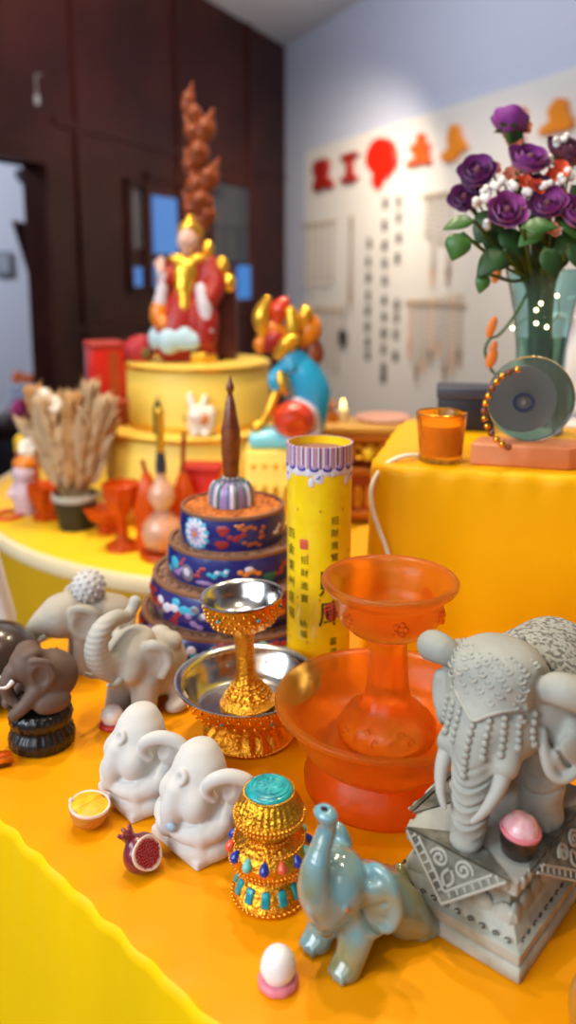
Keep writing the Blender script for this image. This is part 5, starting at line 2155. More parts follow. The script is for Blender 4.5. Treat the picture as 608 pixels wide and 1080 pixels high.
# white jug behind the vase
p = aty(606, 452, .80)
t = thing('white_jug', 'white porcelain jug behind the vase at the right edge', 'jug', (p.x + .018, .80, PLZ - .1605))
mb = MB()
mb.lathe([(0, .16), (.024, .16), (.036, .175), (.040, .20), (.034, .225), (.025, .245), (.024, .262), (.029, .275), (.027, .276), (.022, .262), (.022, .245), (.030, .225), (.035, .2), (.03, .175), (0, .168)], 48)
mb.build('jug_body', M['pearl'], t)
mb = MB()
mb.tube([Vector(q) for q in spline([(-.026, 0, .255), (-.042, 0, .258), (-.052, 0, .24), (-.05, 0, .215), (-.038, 0, .2)], 6)], .0035, 10)
mb.build('handle', M['pearl'], t)
mb = MB()
mb.box((0, 0, .08), (.12, .1, .159), .006)
mb.build('plinth', M['pearl'], t)
# ---------------------------------------------------------------- the altar on the round table
ZT = -.0995
M['drum'] = mat('yellow_brocade', (240, 204, 88), .5, bump=.1, bscale=30)
M['red_lac'] = mat('red_lacquer', (206, 36, 24), .35, coat=.3)
M['crate'] = mat('dark_orange_wood', (168, 66, 20), .5)
M['orange_glass2'] = mat('orange_glass', (232, 96, 14), .25, trans=.45, ior=1.35)
M['figgold'] = mat('gilded_paint', (240, 186, 60), .28, .75)
M['figred'] = mat('red_paint', (158, 34, 26), .4)
M['figpale'] = mat('pale_lavender_paint', (206, 196, 206), .45)
M['figblue'] = mat('pale_blue_paint', (176, 206, 220), .45)
M['figskin'] = mat('pinkish_face_paint', (226, 184, 168), .45)
M['figdark'] = mat('dark_brown_paint', (84, 28, 20), .5)
M['sky'] = mat('sky_blue_glaze', (40, 160, 205), .25, coat=.6)
M['skyp'] = mat('pale_turquoise_glaze', (130, 214, 230), .3, coat=.5)
M['orangeg'] = mat('orange_glaze', (226, 130, 24), .3, coat=.5)
M['redg'] = mat('red_orange_glaze', (206, 60, 28), .25, coat=.6)
M['brownamber'] = mat('brown_amber', (136, 62, 22), .45, coat=.2)

pb = atz(205, 560, ZT)
k0 = mpp(pb)
DR0 = 95 * k0 * 1.06
DC = Vector((pb.x * 1.10, pb.y + DR0, ZT))
zt1 = aty(205, 463, DC.y - DR0 * .98).z
t = thing('round_plinth', 'lower and wider yellow round plinth on the round table', 'plinth', tuple(DC))
h1 = zt1 - ZT
mb = MB()
mb.lathe([(0, 0), (DR0, 0), (DR0, h1 - .004), (DR0 - .003, h1), (0, h1)], 96)
mb.build('plinth_body', M['drum'], t)
mb = MB()
for zz in (.006, h1 - .006):
    mb.lathe([(DR0, zz - .004), (DR0 + .0025, zz - .003), (DR0 + .0025, zz + .003), (DR0, zz + .004)], 96, closed=True)
mb.build('gilt_band', M['figgold'], t)
DC2 = Vector((aty(210, 460, DC.y).x, DC.y + .01, zt1 + .0004))
DR1 = 75 * mpp(DC2) * .99
zt2 = aty(210, 388, DC2.y - DR1 * .98).z
h2 = zt2 - zt1
t = thing('round_plinth', 'upper yellow round plinth carrying the seated statue', 'plinth', tuple(DC2))
mb = MB()
mb.lathe([(0, 0), (DR1, 0), (DR1, h2 - .004), (DR1 - .003, h2), (0, h2)], 96)
mb.build('plinth_body', M['drum'], t)
mb = MB()
for zz in (.006, h2 - .006):
    mb.lathe([(DR1, zz - .004), (DR1 + .0025, zz - .003), (DR1 + .0025, zz + .003), (DR1, zz + .004)], 96, closed=True)
mb.build('gilt_band', M['figgold'], t)

# ---- seated statue in red and gold robes; local units are photograph pixels at its distance
SP = Vector((aty(205, 385, DC2.y).x, DC2.y - .01, zt2 + .0005))
ku = mpp(SP) * .935
t = thing('deity_statue', 'painted statue in red and gold robes with raised hand, seated on the upper plinth', 'statue', tuple(SP))


def clay_part(name, m, shapes, parent, lo, hi, h, scale, label=None):
    f = Clay(lo, hi, h)
    for sh in shapes:
        if sh[0] == 'e':
            f.ell(*sh[1:])
        elif sh[0] == 't':
            f.tube(*sh[1:])
        elif sh[0] == 'b':
            f.box(*sh[1:])
        elif sh[0] == 's':
            f.ell(sh[1], sh[2], sh[3], None, 'sub')
    return f.build(name, m, parent, scale, 1, label)


LO, HI = (-60, -50, -2), (60, 50, 165)
clay_part('throne', M['figdark'], [('b', (8, 16, 45), (26, 14, 45), 8, 4), ('b', (30, 14, 40), (18, 12, 40), 6, 4), ('e', (22, 18, 92), (24, 10, 14), 6)], t, LO, HI, 1.9, ku)
clay_part('seat_block', M['figred'], [('b', (-2, -2, 12), (29, 22, 12), 4, 2), ('b', (14, -16, 18), (11, 10, 14), 4, 3)], t, LO, HI, 1.7, ku)
clay_part('gold_foot', M['figgold'], [('b', (10, -27, 6), (9, 7, 6), 3, 2), ('e', (22, -22, 5), (7, 6, 5), 3)], t, LO, HI, 1.3, ku)
clay_part('robe_skirt', M['figred'], [('t', [(-6, 0, 68, 22), (-12, -6, 44, 25), (-18, -8, 26, 26)], 6), ('t', [(10, -6, 60, 14), (16, -20, 48, 13), (15, -22, 26, 12)], 6)], t, LO, HI, 1.7, ku)
clay_part('skirt_hem', M['figblue'], [('e', (-36, -16, 26), (10, 12, 13), 5), ('e', (-22, -30, 24), (12, 9, 13), 5), ('e', (-6, -30, 27), (9, 8, 12), 5), ('e', (4, -30, 24), (8, 8, 9), 4)], t, LO, HI, 1.5, ku, 'pale blue and white hem')
clay_part('orange_panel', M['orangeg'], [('e', (-34, -18, 52), (9, 10, 16), 5), ('e', (-28, -26, 42), (6, 6, 8), 4)], t, LO, HI, 1.5, ku)
clay_part('torso', M['figred'], [('e', (2, 0, 84), (22, 15, 30), 6), ('e', (0, 0, 104), (24, 13, 13), 8), ('t', [(20, -2, 104, 10), (26, -10, 84, 11), (22, -20, 70, 9)], 6), ('t', [(-18, -2, 104, 9), (-27, -12, 88, 9)], 6)], t, LO, HI, 1.7, ku)
clay_part('gold_armour', M['figgold'], [('e', (-5, -15, 96), (12, 7, 14), 5), ('e', (-7, -17, 80), (9, 7, 12), 5), ('e', (-6, -22, 58), (6, 6, 16), 5), ('e', (-4, -24, 40), (6, 6, 14), 4), ('e', (-14, -10, 112), (10, 7, 5), 4), ('e', (8, -10, 112), (10, 7, 5), 4)], t, LO, HI, 1.5, ku)
clay_part('sleeve', M['figpale'], [('t', [(12, -22, 80, 6), (16, -27, 62, 7), (18, -27, 44, 8), (19, -26, 36, 9)], 3)], t, LO, HI, 1.4, ku, 'hanging pale sleeve on the right')
clay_part('sleeve', M['figpale'], [('t', [(-28, -15, 88, 7), (-31, -18, 76, 6), (-33, -19, 64, 7)], 3), ('t', [(-28, -15, 88, 7), (-31, -19, 96, 5)], 2)], t, LO, HI, 1.4, ku, 'pale sleeve on the left')
clay_part('raised_hand', M['figskin'], [('e', (-31, -20, 100), (5, 4, 7), 2), ('t', [(-32, -21, 104, 1.6), (-33, -21, 112, 1.4)], 1), ('t', [(-30, -21, 104, 1.6), (-30, -21, 114, 1.4)], 1), ('t', [(-28, -21, 103, 1.6), (-27.5, -21, 112, 1.3)], 1), ('t', [(-34, -21, 101, 1.5), (-37, -22, 107, 1.3)], 1), ('t', [(-33.5, -21, 103, 1.5), (-35, -21, 110, 1.3)], 1)], t, LO, HI, .9, ku)
hd = clay_part('head', M['figskin'], [('e', (-3, -8, 132), (10, 11, 14), 3), ('t', [(-3, -4, 118, 6), (-3, -6, 126, 7)], 4), ('e', (-4, -19, 131), (2, 2.4, 3.5), 2), ('e', (-12.5, -6, 131), (2, 3, 6), 2), ('e', (6.5, -6, 131), (2, 3, 6), 2), ('s', (-8, -18.2, 134), (2.2, 1.2, 1.0), 1), ('s', (0, -18.2, 134), (2.2, 1.2, 1.0), 1), ('s', (-4, -18, 124.5), (2.6, 1.2, .7), 1)], t, LO, HI, .95, ku)
clay_part('crown', M['figgold'], [('e', (-2, -3, 145), (11, 11, 7), 4), ('t', [(-2, -6, 146, 6), (0, -2, 156, 3)], 4), ('e', (8, -2, 140), (5, 5, 8), 3), ('e', (-10, -4, 142), (4, 5, 6), 3)], t, LO, HI, 1.2, ku)
for (x, z, rx, rz_) in ((19, 122, 7, 10), (34, 103, 8, 12), (41, 86, 9, 10), (22, 72, 8, 9)):
    clay_part('gold_ornament', M['figgold'], [('e', (x, -6, z), (rx, 4, rz_), 2), ('e', (x, -9, z), (rx * .5, 3, rz_ * .5), 2), ('t', [(x, -4, z, 2), (x - 7, 4, z - 4, 2)], 1)], t, LO, HI, 1.5, ku)

# ---- tall amber carving behind the statue
t = thing('amber_carving', 'tall slender brown amber carving of stacked lobes rising behind the statue', 'carving', (aty(213, 300, DC2.y + .055).x, DC2.y + .055, zt2 + .0005))
ka = mpp(Vector(t.location))
oz = aty(213, 385, t.location.y).z - zt2
mb = MB()


def pz(py):
    return aty(213, py, t.location.y).z - t.location.z


pts = [((x - 213) * ka, 0, pz(py)) for x, py in ((214, 384), (212, 320), (212, 250), (214, 200), (212, 160), (208, 125), (202, 98))]
sp = spline(pts, 5)
n_ = len(sp)
mb.tube([Vector(p) for p in sp], [(.013 - .011 * i / n_) for i in range(n_)], 10)
mb.build('stalk', M['brownamber'], t)
for (x, py, w_, h_, an) in ((203, 108, 7, 13, .3), (209, 122, 9, 12, -.4), (219, 138, 12, 14, .5), (207, 141, 9, 12, -.5), (212, 163, 13, 15, .2), (204, 176, 8, 12, -.3), (222, 189, 12, 14, .6), (209, 198, 11, 15, -.2), (213, 214, 15, 14, .2), (205, 222, 9, 13, -.5), (220, 228, 10, 12, .4), (210, 240, 12, 14, 0)):
    mb = MB()
    c = Vector(((x - 213) * ka, -.006, pz(py)))
    mb.sph(c, (w_ * ka * .95, w_ * ka * .7, h_ * ka * .95), 14, 10, (0, an, 0))
    mb.tube([c + Vector((-math.sin(-an) * h_ * ka * .4, 0, h_ * ka * .4)), c + Vector((-math.sin(-an) * h_ * ka * 1.5 , -.004, h_ * ka * 1.5))], [w_ * ka * .6, w_ * ka * .08], 10)
    mb.sph(c + Vector((0, -w_ * ka * .4, h_ * ka * .2)), (w_ * ka * .55, w_ * ka * .5, h_ * ka * .55), 12, 8, (0, -an, .2))
    mb.build('lobe', M['brownamber'], t)

# ---- red box, crate and small red pieces on the lower plinth and table
p = aty(112, 462, DC.y + .02)
t = thing('wooden_crate', 'dark orange wooden crate under the red box left of the plinths', 'crate', (aty(128, 455, DC.y).x, DC.y - .01, zt1 + .0005), R(12))
kc = mpp(Vector(t.location))
mb = MB()
mb.box((0, 0, 14 * kc), (46 * kc, 40 * kc, 28 * kc), .003)
mb.build('crate_body', M['crate'], t)
mb = MB()
for zz in (7, 14, 21):
    mb.box((0, -20.3 * kc, zz * kc), (46 * kc, .8 * kc, 1.2 * kc))
mb.box((-22 * kc, -20.5 * kc, 14 * kc), (3 * kc, 1.5 * kc, 28 * kc))
mb.box((22 * kc, -20.5 * kc, 14 * kc), (3 * kc, 1.5 * kc, 28 * kc))
mb.build('slats', M['figdark'], t)
t2 = thing('red_box', 'bright red upright box standing left of the upper plinth', 'box', (aty(114, 430, DC.y).x, DC.y - .012, zt1 + 28 * kc + .001), R(24))
mb = MB()
mb.box((0, 0, 28 * kc), (36 * kc, 34 * kc, 56 * kc), .004)
mb.build('box_body', M['red_lac'], t2)
mb = MB()
mb.box((0, 0, 54 * kc), (38 * kc, 36 * kc, 8 * kc), .004)
mb.build('lid', mat('dull_red', (170, 50, 40), .5), t2)
mb = MB()
mb.box((6 * kc, -17.4 * kc, 26 * kc), (10 * kc, .8 * kc, 44 * kc))
mb.build('orange_strip', M['crate'], t2)
t = thing('red_bundle', 'small dark red bundle on the upper plinth left of the statue', 'bundle', (aty(145, 385, DC2.y - .03).x, DC2.y - .03, zt2 + .0005))
clay_part('bundle', mat('crimson_cloth', (172, 42, 50), .6), [('e', (0, 0, 12), (13, 10, 13), 4), ('e', (6, 0, 20), (8, 7, 7), 4), ('e', (10, -2, 8), (8, 7, 8), 3)], t, (-26, -20, -2), (26, 20, 34), 1.3, kc)
mb = MB()
mb.sph((11 * kc, -9 * kc, 9 * kc), (5 * kc, 3 * kc, 6 * kc), 12, 8)
mb.build('green_tie', mat('olive_green', (92, 84, 30), .6), t)


def lathe_thing(name, label, cat, loc, prof, m, part, k=1.0, group=None, seg=48, mod=None):
    t_ = thing(name, label, cat, tuple(loc), 0, group)
    mb_ = MB()
    mb_.lathe([(a * k, b * k) for a, b in prof], seg, mod)
    mb_.build(part, m, t_)
    return t_


# dark candles and a rabbit in front of the upper plinth
for px, hh, lab in ((167, 34, 'black pointed candle on the lower plinth, left of the white rabbit'), (196, 30, 'black pointed candle on the lower plinth, next to the white rabbit')):
    q = Vector((aty(px, 458, DC.y - .105).x, DC.y - .105, zt1 + .0005))
    t = lathe_thing('candle', lab, 'candle', q, [(0, 0), (4.5, 0), (4.8, 2), (4.2, 6), (4.4, 18), (3.6, 26), (1.6, 32), (0, 35)], mat('dark_wax', (58, 44, 24), .5), 'wax', kc)
    mb = MB()
    mb.tube([(0, 0, 34 * kc), (0.4 * kc, 0, 38 * kc)], .5 * kc, 6)
    mb.build('wick', M['black'], t)
q = Vector((aty(213, 468, DC.y - .118).x, DC.y - .118, zt1 + .0005))
t = thing('rabbit_figurine', 'small white rabbit figurine with an orange bib on the lower plinth', 'rabbit figurine', tuple(q))
clay_part('body', mat('white_porcelain', (236, 222, 210), .3, coat=.5), [('e', (0, 0, 10), (13, 10, 11), 4), ('e', (-3, -4, 20), (9, 9, 8), 4), ('t', [(-7, -2, 26, 3.4), (-10, 0, 34, 3.6), (-11, 1, 40, 2.4)], 2), ('t', [(0, -2, 26, 3.2), (3, 0, 33, 3.2), (4, 1, 38, 2.2)], 2), ('e', (9, -2, 20), (5, 5, 9), 3), ('e', (-6, -9, 3), (4, 4, 3), 2), ('e', (5, -9, 3), (4, 4, 3), 2)], t, (-22, -20, -2), (22, 20, 46), 1.1, kc)
clay_part('bib', M['orangeg'], [('e', (2, -9, 17), (6, 3, 6), 2)], t, (-22, -20, -2), (22, 20, 46), 1.1, kc)
q = Vector((aty(220, 460, DC.y - .085).x, DC.y - .085, zt1 + .0005))
t = lathe_thing('candle', 'slim red candle with a pale tip behind the white rabbit', 'candle', q, [(0, 0), (5.4, 0), (5.4, 52), (4.4, 55), (0, 55)], M['redb'], 'wax', kc)
mb = MB()
mb.lathe([(0, 55 * kc), (4 * kc, 55 * kc), (4.4 * kc, 59 * kc), (3 * kc, 63 * kc), (0, 64 * kc)], 20)
mb.build('pale_tip', mat('pale_wax', (214, 196, 190), .5), t, 'pale wax tip')
mb = MB()
mb.tube([(0, 0, 63 * kc), (0.4 * kc, 0, 67 * kc)], .5 * kc, 6)
mb.build('wick', M['black'], t)
# red box in front of the lower plinth
pq = atz(213, 560, ZT)
t = thing('gift_box', 'square red box standing on the round table behind the mandala', 'box', (aty(214, 530, 1.17).x, 1.17, ZT + .001), R(-6))
kg = mpp(Vector(t.location))
mb = MB()
mb.box((0, 0, 40 * kg), (40 * kg, 26 * kg, 80 * kg), .003)
mb.build('box_body', M['red_lac'], t)
mb = MB()
mb.box((0, 0, 78 * kg), (42 * kg, 28 * kg, 10 * kg), .003)
mb.build('lid', mat('dark_red_card', (186, 30, 22), .45), t)

# ---- blue figure with gold and red flames
YB = 1.17
q = aty(305, 469, YB)
t = thing('blue_statue', 'bright blue glazed figure under gold and red flames with a red ball at its knees', 'statue', tuple(q))
kb = mpp(q)
LO, HI = (-50, -36, -2), (50, 36, 168)
clay_part('base', M['skyp'], [('b', (-16, -6, 8), (25, 18, 8), 6, 3), ('e', (-16, -6, 16), (20, 14, 4), 4)], t, LO, HI, 1.5, kb)
clay_part('body', M['sky'], [('t', [(6, 4, 88, 12), (16, 4, 74, 17), (24, 4, 54, 18), (26, 2, 34, 13), (20, 2, 16, 14), (12, 4, 6, 14)], 6), ('e', (4, 0, 92), (13, 10, 9), 5), ('t', [(-4, -4, 84, 6), (-15, -8, 72, 6), (-13, -10, 62, 5)], 4)], t, LO, HI, 1.6, kb)
clay_part('head', M['sky'], [('e', (3, -4, 84), (12, 10, 10), 4), ('e', (3, -14, 84), (3, 3, 3), 2), ('s', (-2, -13, 87), (2, 1.5, 1.2), 1), ('s', (8, -13, 87), (2, 1.5, 1.2), 1)], t, LO, HI, 1.1, kb)
clay_part('gold_sash', M['figgold'], [('t', [(-9, -14, 76, 4), (-7, -16, 66, 4.5), (-4, -14, 58, 3.5)], 2), ('t', [(-14, -12, 56, 4.5), (-20, -14, 40, 4.5), (-28, -14, 26, 4), (-33, -14, 22, 6)], 3)], t, LO, HI, 1.2, kb)
clay_part('lavender_cloth', M['figpale'], [('t', [(8, -12, 48, 4), (22, -14, 38, 6), (28, -10, 22, 5), (24, -12, 8, 7)], 4)], t, LO, HI, 1.4, kb)
clay_part('red_ball', M['redg'], [('e', (5, -18, 30), (21, 16, 19), 4), ('s', (8, -34, 24), (8, 4, 5), 3), ('t', [(-8, -30, 38, 2), (5, -35, 42, 2), (16, -32, 36, 2)], 2)], t, LO, HI, 1.3, kb)
FL = [('figgold', [(-25, 0, 118, 6), (-28, 0, 134, 9), (-22, 0, 152, 4)], 'gold'), ('redg', [(-12, 0, 130, 5), (-9, 0, 142, 9), (-4, 0, 150, 5)], 'red'), ('figred', [(-6, 0, 96, 6), (-14, -2, 112, 9), (-22, 0, 104, 7)], 'dark red'),
      ('orangeg', [(-30, 0, 100, 4), (-29, 0, 107, 7), (-26, 0, 113, 4)], 'orange'), ('orangeg', [(12, 4, 108, 8), (22, 4, 120, 12), (18, 4, 132, 9)], 'orange'), ('brownamber', [(16, 6, 84, 7), (26, 6, 94, 10), (24, 6, 106, 8)], 'brown amber'),
      ('figgold', [(2, -6, 104, 6), (4, -8, 122, 7), (2, -8, 140, 5)], 'gold'), ('figgold', [(-10, -6, 96, 6), (-2, -10, 108, 7), (6, -10, 112, 6)], 'gold'), ('figgold', [(14, -4, 126, 5), (17, -6, 137, 7), (16, -4, 142, 4)], 'gold'), ('orangeg', [(-24, 2, 124, 6), (-14, 2, 122, 8), (-6, 2, 116, 7)], 'orange')]
for m, pts, lab in FL:
    clay_part('flame', M[m], [('t', pts, 3)], t, LO, HI, 1.5, kb, lab + ' flame')
t3 = thing('yellow_block', 'yellow cloth-covered block carrying the blue flame figure', 'block', (q.x - .004, YB, ZT))
hb = q.z - ZT - .0008
mb = MB()
mb.rectloft([(.060, .040, 0), (.060, .040, hb - .004), (.057, .037, hb)], .006)
mb.build('block_body', M['drum'], t3)
mb = MB()
for i in range(7):
    mb.sph((-.048 + .016 * i, -.0405, hb * .5), (.006, .002, hb * .18), 10, 8)
    mb.sph((-.048 + .016 * i, -.0405, hb * .85), (.005, .002, .004), 10, 8)
mb.build('gilt_studs', M['figgold'], t3)

# ---- gilded fretwork altar stand on the right of the round table
YA = 1.28
za = aty(400, 449, YA - .04).z
t = thing('altar_stand', 'low gilded brown fretwork stand at the right of the round table', 'stand', (aty(395, 470, YA).x - .01, YA, ZT))
ka = mpp(Vector((0, YA, .1)))
W, D = 128 * ka, .085
ha = za - ZT
mb = MB()
mb.box((0, 0, ha - .006), (W, D, .012), .003)
tp = mb.build('stand_top', mat('pale_gilt', (226, 176, 90), .4, .3), t)
M['gbrown'] = mat('gilded_brown_wood', (186, 104, 24), .4, .2)
for sx in (-1, 1):
    for sy in (-1, 1):
        mb = MB()
        mb.lathe([(.011, 0), (.012, .004), (.008, .014), (.0075, ha * .5), (.010, ha * .7), (.009, ha - .012)], 16, c=(sx * (W / 2 - .012), sy * (D / 2 - .012), 0))
        mb.build('leg', M['gbrown'], t)
for zz, hh in ((ha - .02, .014), (ha * .55, .010), (.02, .012)):
    mb = MB()
    mb.box((0, -D / 2 + .006, zz), (W - .02, .008, hh), .002)
    mb.build('rail', M['gbrown'], t)
mb = MB()
mb.box((0, -D / 2 + .011, ha * .30), (W - .03, .003, ha * .5))
mb.box((0, D / 2 - .011, ha * .5), (W - .03, .003, ha * .9))
mb.build('back_panel', M['crate'], t)
for i in range(9):
    x = -W / 2 + .02 + (W - .04) * i / 8
    mb = MB()
    z_ = ha * .74
    mb.tube([(x + .007 * math.cos(a), -D / 2 + .004, z_ + .010 * math.sin(a)) for a in [q_ * 2 * PI / 16 for q_ in range(16)]], .0022, 6, closed=True)
    mb.build('fretwork_ring', M['figgold'], t)
    mb = MB()
    mb.tube([(x + .004 * math.cos(a), -D / 2 + .004, ha * .3 + .016 * math.sin(a)) for a in [q_ * 2 * PI / 16 for q_ in range(16)]], .002, 6, closed=True)
    mb.build('fretwork_oval', M['figgold'], t)
for i, x in enumerate((-.3, -.02, .3)):
    mb = MB()
    mb.box((W * x, -D / 2 - .001, ha * .72), (.022 if i != 1 else .014, .006, .018), .003)
    mb.build('inset_panel', mat('grey_blue_inset', (176, 186, 200), .3) if i != 1 else mat('yellow_inset', (240, 200, 40), .3), t)
# small things on it
qz = za + .0005
t = thing('pagoda_ornament', 'small brown pointed ornament at the left end of the gilded stand', 'ornament', (aty(345, 440, YA).x, YA, qz))
mb = MB()
mb.rectloft([(11 * ka, 9 * ka, 0), (11 * ka, 9 * ka, 8 * ka), (7 * ka, 6 * ka, 9 * ka), (7 * ka, 6 * ka, 17 * ka), (10 * ka, 8 * ka, 18 * ka), (3 * ka, 3 * ka, 26 * ka), (.6 * ka, .6 * ka, 34 * ka)], 0)
mb.build('pagoda_body', M['gbrown'], t)
mb = MB()
mb.sph((0, 0, 34 * ka), 2.2 * ka, 10, 8)
mb.build('finial', M['figgold'], t)
t = lathe_thing('candle', 'small cream candle burning on the gilded stand', 'candle', Vector((aty(362, 440, YA).x, YA, qz)), [(0, 0), (6, 0), (6.5, 2), (6, 12), (0, 12.5)], mat('cream_wax', (240, 220, 170), .5, sss=.3), 'wax', ka)
mb = MB()
mb.lathe([(0, 13 * ka), (2.2 * ka, 15 * ka), (2.4 * ka, 17.5 * ka), (1 * ka, 22 * ka), (0, 25 * ka)], 14)
mb.build('flame', mat('flame', (255, 220, 130), .5, emit=(255, 214, 120), estr=6), t)
t = thing('pink_tray', 'thin pinkish tray lying along the gilded stand', 'tray', (aty(405, 446, YA).x, YA + .01, qz))
mb = MB()
mb.lathe([(0, 0), (26 * ka, 0), (30 * ka, 3 * ka), (29 * ka, 4 * ka), (25 * ka, 1.6 * ka), (0, 1.4 * ka)], 48)
mb.build('tray_body', mat('dusty_pink', (214, 160, 140), .5), t)

# ---- dried wheat in a black pot
WP = atz(77, 561, ZT) + Vector((0, .024, 0))
kw = mpp(WP)
t = thing('plant_pot', 'small black tapered pot with a white rim holding the dried wheat', 'pot', tuple(WP))
mb = MB()
mb.lathe([(0, 0), (17 * kw, 0), (18 * kw, 2 * kw), (23 * kw, 32 * kw), (21 * kw, 32 * kw), (17 * kw, 6 * kw), (0, 6 * kw)], 48)
mb.build('pot_body', mat('black_ceramic', (34, 36, 36), .4), t)
mb = MB()
mb.lathe([(23 * kw, 31 * kw), (24.5 * kw, 32 * kw), (24.5 * kw, 37 * kw), (22 * kw, 38 * kw), (21 * kw, 33 * kw)], 48, closed=True)
mb.build('rim', M['ivory'], t, 'white rim')
mb = MB()
mb.lathe([(0, 27 * kw), (20.5 * kw, 27 * kw), (18 * kw, 29.5 * kw), (0, 30.5 * kw)], 32)
mb.build('filling', mat('moss', (120, 100, 60), .9), t)
M['straw'] = mat('straw', (192, 154, 108), .75, col2=(168, 124, 80), cscale=60)
M['straw2'] = mat('dark_straw', (178, 118, 60), .75, col2=(194, 146, 90), cscale=60)
M['straw3'] = mat('pale_husk', (192, 160, 122), .75)
rr = random.Random(12)


def wheat(bx, tx, tz_, dy, m):
    base = WP + Vector((bx * kw, dy * .25 * kw, 30 * kw))
    root = thing('wheat_stalk', 'dried straw-coloured wheat stalk in the black pot', 'wheat', tuple(base), 0, 'dried wheat stalks in the black pot')
    tip = Vector(((tx - bx) * kw, dy * kw, tz_ * kw))
    mid = tip * .5 + Vector((-tip.x * .15, 0, 0))
    sp_ = [Vector(p) for p in spline([(0, 0, 0), tuple(mid), tuple(tip)], 7)]
    mb_ = MB()
    mb_.tube(sp_, 1.3 * kw, 6)
    mb_.build('stalk', M['straw'], root)
    mb_ = MB()
    for i in range(5, len(sp_)):
        for s_ in (-1, 1):
            for dd in (Vector((s_, 0, 0)), Vector((0, s_, 0))):
                d = (sp_[i] - sp_[i - 1]).normalized()
                c = sp_[i] + dd * (4.2 + rr.uniform(0, 2.5)) * kw
                mb_.sph(c, (rr.uniform(3.4, 5) * kw, rr.uniform(2.6, 4) * kw, rr.uniform(7, 11) * kw), 8, 6, (0, math.atan2(d.x, d.z) + s_ * .3 * abs(dd.x), 0))
    e = mb_.build('ear', M[m], root)
    mb_ = MB()
    for i in range(9, len(sp_)):
        for s_ in (-1, 1):
            mb_.tube([sp_[i] + Vector((s_ * 2 * kw, 0, 0)), sp_[i] + Vector((s_ * 9 * kw, s_ * 3 * kw, 14 * kw))], .45 * kw, 4)
    mb_.build('awns', M['straw'], e)
    mb_ = MB()
    for q_ in (3, 6, 9):
        leafmesh(mb_, sp_[q_], Vector((rr.uniform(-.9, .9) + tip.x * 2.5, rr.uniform(-.7, .2), 1.1)), (0, -1, .2), rr.uniform(38, 56) * kw, rr.uniform(5, 8) * kw)
    o_ = mb_.build('dry_leaf', M['straw3'], root)
    sm_ = o_.modifiers.new('thickness', 'SOLIDIFY')
    sm_.thickness = .0004


NW = 24
for i in range(NW):
    u_ = (i + .5) / NW * 2 - 1
    wheat(u_ * 14, u_ * 44 + rr.uniform(-5, 5), (112 if i % 2 else 84) + rr.uniform(-14, 12) - 10 * abs(u_), rr.uniform(-16, 16), ('straw', 'straw2', 'straw3')[i % 3])
for i, (px, py) in enumerate(((45, 420), (56, 428), (30, 472))):
    h_ = aty(px, py, WP.y - .012)
    root = thing('cotton_stem', 'round white cotton ball on a stem among the dried wheat', 'cotton', tuple(h_), 0, 'white cotton balls in the dried wheat')
    mb = MB()
    for q_ in range(5):
        a = q_ * 2 * PI / 5
        mb.sph((4 * kw * math.cos(a), 3 * kw * math.sin(a + 1), 4 * kw * math.sin(a)), 6.4 * kw, 12, 8)
    mb.build('cotton_ball', mat('cotton', (240, 234, 222), .9), root)
    mb = MB()
    mb.tube([Vector(p) for p in spline([(0, 0, 0), tuple((WP - h_) * .5 + Vector((0, 0, 8 * kw))), tuple(WP + Vector((0, 0, 30 * kw)) - h_)], 5)], 1.1 * kw, 6)
    mb.build('stem', M['straw2'], root)

# ---- orange glass goblets, gourd bottle, sticks
GP = [(10, 0), (17, 0), (18, 2), (16, 6), (8, 10), (5, 16), (4.5, 34), (6, 40), (14, 46), (19, 56), (20, 70), (18.5, 71), (17, 57), (12, 50), (0, 48)]
q = atz(127, 583, ZT) + Vector((0, .02, 0))
lathe_thing('offering_goblet', 'small orange glass goblet on the round table right of the wheat pot', 'goblet', q, [(0, 0)] + GP, M['orange_glass2'], 'glass_body', mpp(q), mod=lambda a, r, z: (r * (1 + .04 * math.cos(a * 8)), z))
q = atz(110, 568, ZT) + Vector((0, .03, 0))
lathe_thing('lotus_dish', 'low orange glass lotus dish right behind the wheat pot', 'dish', q, [(0, 0), (10, 0), (12, 3), (8, 7), (10, 11), (20, 18), (24, 26), (22, 27), (16, 19), (0, 15)], M['orange_glass2'], 'glass_body', mpp(q), mod=lambda a, r, z: (r * (1 + .09 * math.cos(a * 8)), z))
q = atz(45, 552, ZT) + Vector((0, .03, 0))
lathe_thing('lotus_dish', 'orange glass lotus cup on the round table left of the wheat pot', 'dish', q, [(0, 0), (15, 0), (16, 3), (11, 8), (12, 13), (19, 24), (20, 36), (18, 37), (14, 26), (0, 18)], M['orange_glass2'], 'glass_body', mpp(q), mod=lambda a, r, z: (r * (1 + .08 * math.cos(a * 8)), z))
q = atz(170, 592, ZT) + Vector((0, .022, 0))
kq = mpp(q)
t = thing('gourd_bottle', 'pink and clear glass gourd bottle on an orange saucer left of the mandala', 'bottle', tuple(q))
mb = MB()
mb.lathe([(0, 0), (22 * kq, 0), (25 * kq, 4 * kq), (24 * kq, 6 * kq), (16 * kq, 5 * kq), (0, 5 * kq)], 40)
mb.build('saucer', M['orange_glass2'], t, 'orange glass saucer')
mb = MB()
mb.lathe([(0, 6 * kq), (12 * kq, 6 * kq), (20 * kq, 14 * kq), (23 * kq, 26 * kq), (20 * kq, 38 * kq), (12 * kq, 46 * kq), (8 * kq, 50 * kq), (11 * kq, 56 * kq), (14.5 * kq, 64 * kq), (13 * kq, 73 * kq), (8 * kq, 80 * kq), (5 * kq, 85 * kq), (5 * kq, 92 * kq), (0, 92 * kq)], 48)
mb.build('glass_body', mat('rosy_glass', (238, 190, 160), .1, trans=.35, ior=1.35, coat=.8, col2=(232, 150, 100), cscale=14), t)
mb = MB()
